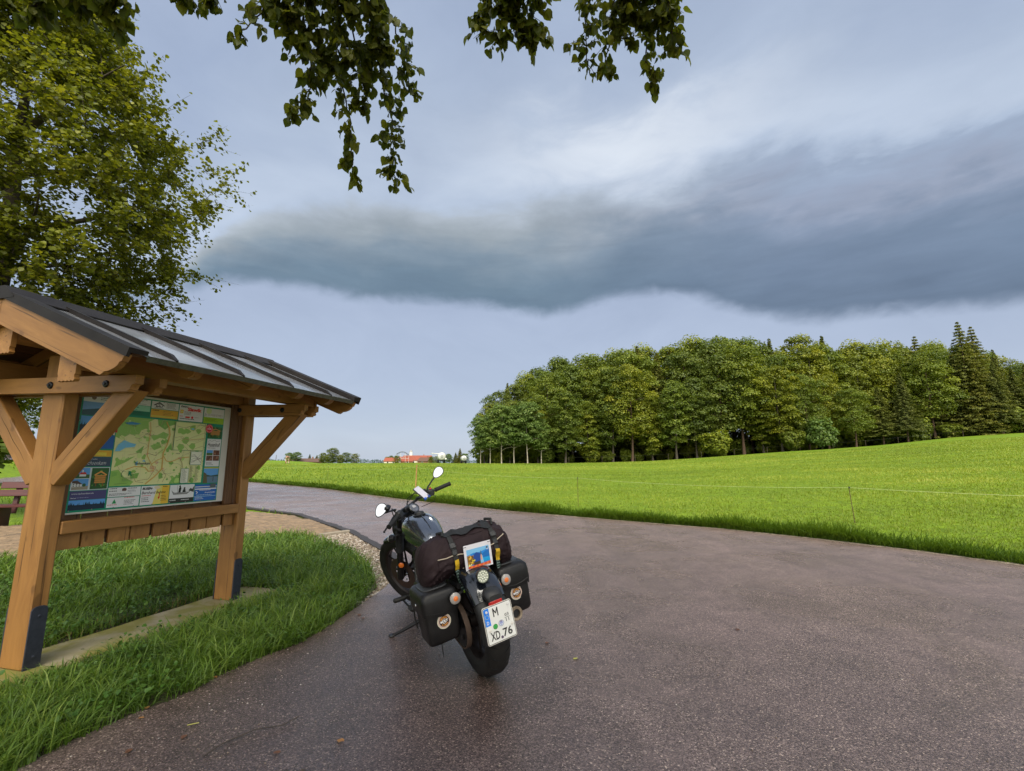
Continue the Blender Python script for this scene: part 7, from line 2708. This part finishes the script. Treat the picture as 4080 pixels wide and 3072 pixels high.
# ------------------------------------------------------------------ tank trailers at the crest
TANKW = mk('tank_white', (.62, .62, .60), .4, 0, (.46, .47, .46), 1.2)


def tanker(q, y, r, label, pipe):
    x = q * y
    t = thing('tank_trailer', label, 'tank trailer', (x, y, gz(x, y) - .25), -math.atan2(x, y) + R(4))
    b = MB().lathe([(0, -.35), (r * .45, -.30), (r * .8, -.16), (r * .97, .02), (r, .15), (r, 4.6), (r * .97, 4.75), (r * .6, 4.95), (0, 5.0)], 32, 0, Matrix.Translation((0, 0, r + .95)) @ Matrix.Rotation(R(-90), 4, 'X'))
    b.build('tank', TANKW, t)
    e = MB()
    e.lathe([(.001, 0), (.34, 0), (.34, .05), (.30, .09), (.001, .09)], 20, 0, Matrix.Translation((0, -.33, r + .95)) @ Matrix.Rotation(R(90), 4, 'X'))
    e.lathe([(r + .01, 0), (r + .05, 0), (r + .05, .08), (r + .01, .08)], 32, 0, Matrix.Translation((0, 1.2, r + .95)) @ Matrix.Rotation(R(-90), 4, 'X'), closed=True)
    e.build('hatch', mk('tank_grey', (.30, .31, .31), .5), t)
    e = MB()
    e.box((0, 2.3, .92), (.9, 4.8, .22), .02)
    e.box((0, -.6, .75), (.22, 1.6, .18), .02)
    e.build('chassis', BLACK_METAL, t)
    for s in (1, -1):
        for yy in (1.9, 3.1):
            w = MB().lathe([(.12, -.2), (.38, -.22), (.52, -.17), (.56, 0), (.52, .17), (.38, .22), (.12, .2)], 22, 0, Matrix.Translation((s * (r * .80), yy, .56)) @ Matrix.Rotation(R(90), 4, 'Y'))
            w.build('wheel', RUBBER, t)
    if pipe:
        MB().tube([(-.2, .6, 2 * r + .62), (-1.2, .3, 2 * r + .60), (-2.6, 0, 2 * r + .70)], .11, 8).build('filling_pipe', TANKW, t)
        MB().ball((1.02 * r, .2, .95 + r * .35), .24, 12, 8).build('valve', mk('valve_white', (.7, .7, .68), .4), t)


tanker(-.148, 118, .98, 'white cylindrical tank trailer with a filling pipe to its left, at the meadow crest', True)
tanker(-.101, 142, .80, 'smaller white tank trailer close to the aspens at the left end of the wood', False)

# ------------------------------------------------------------------ farm beyond the crest
ROOFT = mk('red_tiles', (.30, .075, .040), .8, 0, (.22, .06, .035), 2.2)
WALLW = mk('farm_plaster', (.62, .56, .46), .85, 0, (.52, .46, .38), .8)
WALLB = mk('farm_boards', (.24, .12, .06), .85, 0, (.18, .09, .05), 2)


def farmhouse(name, x, y, z, w, d, hw, hr, rz, label, wall=None, nwin=3, tiles=None):
    t = thing(name, label, 'building', (x, y, z), rz)
    MB().prism([(-d / 2, 0), (d / 2, 0), (d / 2, hw), (0, hw + hr * .97), (-d / 2, hw)], -w / 2, w / 2, 'x').build('wall', wall or WALLW, t, smooth=0)
    b = MB()
    for s in (1, -1):
        L = math.hypot(d / 2 + .5, hr * (1 + 1 / d))
        a = math.atan2(hr, d / 2)
        M = Matrix.Translation((0, s * (d / 4 + .1), hw + hr / 2 + .05)) @ Matrix.Rotation(-s * a, 4, 'X')
        b.box((0, 0, 0), (w + .8, math.hypot(d / 2 + .6, hr), .16), .02, 0, M)
    b.box((0, 0, hw + hr + .12), (w + .8, .3, .14), .03)
    rf = b.build('roof', tiles or ROOFT, t, smooth=0)
    MB().box((w * .22, .4, hw + hr + .45), (.5, .5, 1.0), .02).build('chimney', WALLB, rf)
    for k in range(nwin):
        xx = -w / 2 + w * (k + .7) / (nwin + .4)
        f = MB().box((xx, -d / 2 - .02, hw * .55), (1.2, .10, 1.3), .01).build('window', WHITE, t)
        MB().box((xx, -d / 2 - .075, hw * .55), (.95, .03, 1.05)).build('pane', mk('dark_pane', (.03, .035, .045), .1), f)
    MB().box((w * .38, -d / 2 - .02, hw * .35), (1.1, .10, hw * .7), .01).build('door', WALLB, t)
    return t


def gb(q, y):
    return q * y, y, CAM_H - .6


x, y, z = gb(-.199, 300)
farmhouse('farm_building', x, y, z, 17, 9, 2.2, 2.9, R(4), 'long farm building with a red tiled roof and pale wall beyond the meadow', WALLW, 4)
x, y, z = gb(-.183, 285)
farmhouse('farm_building', x, y, z, 7, 6, 1.7, 2.0, R(-25), 'low brown roofed shed at the right end of the red roofed farm building', WALLB, 1, mk('brown_tiles', (.12, .065, .045), .8))
x, y, z = gb(-.226, 290)
farmhouse('farm_building', x, y, z, 7, 7, 1.6, 2.6, R(40), 'farm building with a steep red roof under the steel arch', WALLB, 1)
x, y, z = gb(-.2525, 280)
farmhouse('small_farmhouse', x, y, z, 8, 5.5, 1.6, 1.9, R(-6), 'small house with a red roof and white wall left of the farm', WALLW, 2)
x, y, z = gb(-.434, 210)
farmhouse('barn', x, y, z, 12, 6, 1.1, 1.3, R(5), 'long low brown roofed barn behind the standing cow', WALLB, 0, mk('old_brown_roof', (.10, .058, .042), .8))
t = thing('church_tower', 'slender white tower with a small cap behind the red roofed farm building', 'tower', (-.2135 * 320, 320, CAM_H - .6))
MB().lathe([(0, 0), (.95, 0), (.95, 8.1), (0, 8.1)], 20).build('shaft', mk('tower_white', (.74, .72, .68), .7), t)
MB().lathe([(0, 8.1), (1.1, 8.1), (1.0, 8.35), (.55, 8.7), (.35, 9.1), (.08, 9.5), (.0, 10.3)], 16).build('cap', mk('tower_cap', (.30, .28, .26), .6), t)
t = thing('steel_arch', 'tall curved steel arch frame on slim posts in front of the farm', 'frame', (-.231 * 275, 275, CAM_H - .8), R(8))
b = MB()
AR = [(-3.6 + 7.2 * k / 16, 0, 5.3 + 2.0 * math.sin(math.pi * (k + 1.5) / 18)) for k in range(17)]
b.tube(AR, .20, 6)
b.tube([(x_, y_, z_ - .55) for x_, y_, z_ in AR[1:-1]], .08, 5)
for k in range(1, 16, 2):
    b.tube([AR[k], (AR[k + 1][0], 0, AR[k + 1][2] - .55)], .06, 4)
b.build('arch', mk('arch_grey', (.07, .085, .10), .5), t)
b = MB()
for x_ in (-3.5, -1.2, 1.6, 3.5):
    b.tube([(x_, 0, 0), (x_, 0, 5.6 + (.9 if abs(x_) < 2 else 0))], .08, 5)
b.tube([(-1.2, 0, 6.0), (-.3, 0, 3.6)], .06, 4)
b.tube([(1.6, 0, 6.0), (.6, 0, 3.6)], .06, 4)
b.tube([(-3.5, 0, 3.4), (3.5, 0, 3.4)], .08, 4)
b.build('posts', mk('post_pale', (.50, .50, .48), .6), t)
for i, (q, y, h) in enumerate([(-.523, 150, 4.6), (-.498, 160, 3.0)]):
    t = thing('field_pole', ['bare wooden pole standing behind the lying cow', 'shorter bare pole right of the one behind the lying cow'][i], 'pole', (q * y, y, CAM_H - .3))
    MB().tube([(0, 0, 0), (.05, 0, h)], [.10, .07], 6).build('shaft', BARK_DK, t)

# bushes and hedgerow trees in the distance
DIST = [('beech', -.398, 190, 4.3, 'rounded dark green tree left of the big one in the hedgerow beyond the cows'), ('beech', -.378, 185, 6.2, 'tallest round tree of the dark hedgerow between the cows and the farm'),
        ('beech', -.350, 188, 4.4, 'round dark tree right of the tallest one in the hedgerow'), ('beech', -.331, 192, 4.0, 'last round tree at the right end of the hedgerow'),
        ('beech', -.362, 184, 3.4, 'low dark bush filling the hedgerow foot'), ('beech', -.386, 183, 3.2, 'low pale bush at the left foot of the hedgerow'),
        ('spruce', -.427, 330, 6.2, 'small dark conifer behind the brown barn, left one'), ('spruce', -.412, 335, 5.6, 'small dark conifer behind the brown barn, middle one'), ('spruce', -.402, 338, 6.8, 'small dark conifer behind the brown barn, tallest of three'),
        ('aspen', -.470, 200, 4.5, 'thin pale tree behind the standing cow'), ('aspen', -.455, 205, 5.0, 'thin greyish tree right behind the standing cow'), ('spruce', -.520, 210, 6.0, 'ragged conifer top behind the lying cow'),
        ('beech', -.255, 330, 5.4, 'round tree behind the small red roofed house'), ('beech', -.243, 262, 4.4, 'olive tree between the small house and the steel arch'), ('beech', -.262, 300, 4.2, 'bush left of the small red roofed house'),
        ('beech', -.170, 260, 3.8, 'dark bush right of the farm'), ('beech', -.160, 240, 3.6, 'dark bush left of the larger tank trailer'),
        ('aspen', -.134, 160, 3.2, 'pale bush right of the larger tank trailer'), ('spruce', -.110, 158, 4.9, 'dark green conifer between the two tank trailers'), ('spruce', -.119, 162, 3.6, 'lower conifer left of the one between the tank trailers'),
        ('aspen', -.100, 160, 3.4, 'pale bush behind the smaller tank trailer')]
for i, (k, q, y, h, lab) in enumerate(DIST):
    plant_tree(k, i, q * y, y, h + .8, lab, None, 'tree', z=CAM_H - .8 if y > 100 else None, wide=1.9 if k == 'beech' else 1.5 if k == 'aspen' else 1.8)

# the far wooded horizon as one mass
FARW = leaf_mat('far_wood', (.014, .040, .030), (.028, .060, .040), (.05, .085, .052), .1, .8)
r = np.random.default_rng(9)
n = 26000
az = r.uniform(-1.25, 1.0, n)
dd = r.uniform(560, 700, n)
top = 6.5 + 3.5 * np.array([mnoise.noise(Vector((a * 14, 0, 3))) for a in az]) + 2.5 * np.array([mnoise.noise(Vector((a * 60, 2, 3))) for a in az])
zz = CAM_H - 3 + r.uniform(0, 1, n) ** .9 * np.maximum(top, 2.5)
C = np.stack([np.sin(az) * dd, np.cos(az) * dd, zz], 1)
V, F, ti = leaf_cloud(C, 1.7, QUAD, 10, np.array([0, -.6, .6]), .5, np.array([0, 0, 1.0]), .5, None, .5)
tag(link('far_forest', np_mesh('far_forest', V, F, FARW, ti)), 'low dark bluish forest line on the far horizon', 'forest', kind='stuff')

# ------------------------------------------------------------------ litter on the asphalt
LITTER = mk('fallen_leaf', (.34, .17, .045), .6, 0, (.22, .09, .03), 30)
LITTER2 = mk('brown_leaf', (.10, .042, .022), .6, 0, (.16, .07, .03), 30)
LITTER3 = mk('straw_leaf', (.40, .38, .08), .6)
lm = []
for k in range(4):
    b = MB()
    rr = random.Random(k + 50)
    pts = [(0, 0), (.25, .12), (.36, .42), (.22, .78), (0, 1.0), (-.22, .78), (-.36, .42), (-.25, .12)]
    vs = [(x * rr.uniform(.8, 1.2), y - .5, .12 * abs(x) + rr.uniform(0, .10)) for x, y in pts] + [(0, 0, .02)]
    b.add(vs, [(i, (i + 1) % 8, 8) for i in range(8)])
    lm.append(b.mesh('fallen_leaf', (LITTER, LITTER2, LITTER3, LITTER)[k], 0))
spots = [(-.80, 2.42, 0, .055, 'orange brown fallen leaf lying alone on the asphalt in front of the motorcycle'), (-1.83, 3.02, 0, .045, 'orange leaf at the grass edge, nearest to the front tip of the grass'), (-1.79, 3.08, 3, .04, 'orange leaf on the grass edge, beside another one'),
         (-1.93, 2.72, 3, .040, 'small orange leaf on the asphalt below the grass edge'), (-1.88, 2.62, 0, .036, 'small pale orange leaf a hand from the grass edge'), (.42, 3.35, 2, .050, 'yellow green leaf lying on the asphalt right of the rear wheel'),
         (.25, 3.62, 1, .05, 'brown leaf on the asphalt right of the motorcycle'), (1.75, 3.9, 1, .05, 'dark brown leaf far out on the road surface'), (-1.55, 2.45, 1, .05, 'dark wet leaf on the asphalt near the left corner'),
         (-1.05, 2.33, 1, .045, 'dark wet leaf near the bottom of the picture'), (-1.30, 4.25, 1, .06, 'brown leaf by the front wheel, left one'), (-1.24, 4.16, 1, .05, 'brown leaf by the front wheel, right one'), (-1.72, 2.34, 1, .05, 'rotting brown leaf in the bottom left corner of the asphalt')]
for i, (x, y, k, s, lab) in enumerate(spots):
    o = link('fallen_leaf', lm[k], None, Matrix.Translation((x, y, .004)) @ Matrix.Rotation(rnd.uniform(0, 6.28), 4, 'Z') @ Matrix.Scale(s * .75, 4))
    tag(o, lab, 'leaf', 'fallen leaves on the asphalt')
for i, (pts, lab) in enumerate([([(-1.32, 2.42), (-1.24, 2.50), (-1.13, 2.55), (-1.08, 2.62)], 'thin dark twig lying on the asphalt left of the middle of the near road'), ([(-1.36, 2.30), (-1.33, 2.38), (-1.30, 2.44)], 'short dark twig beside the longer thin one'),
                                ([(-.98, 2.16), (-.94, 2.19), (-.90, 2.18), (-.87, 2.20)], 'thick dark bark scrap at the bottom edge of the picture'), ([(-1.6, 2.55), (-1.55, 2.56)], 'pale straw stalk on the asphalt near the grass')]):
    b = MB()
    b.tube([(x, y, .006 + .006 * (k % 2)) for k, (x, y) in enumerate(pts)], [.0022 if i != 2 else .005] * len(pts), 6)
    tag(b.build('twig', LITTER3 if i == 3 else BARK_DK), lab, 'twig', 'twigs on the asphalt')
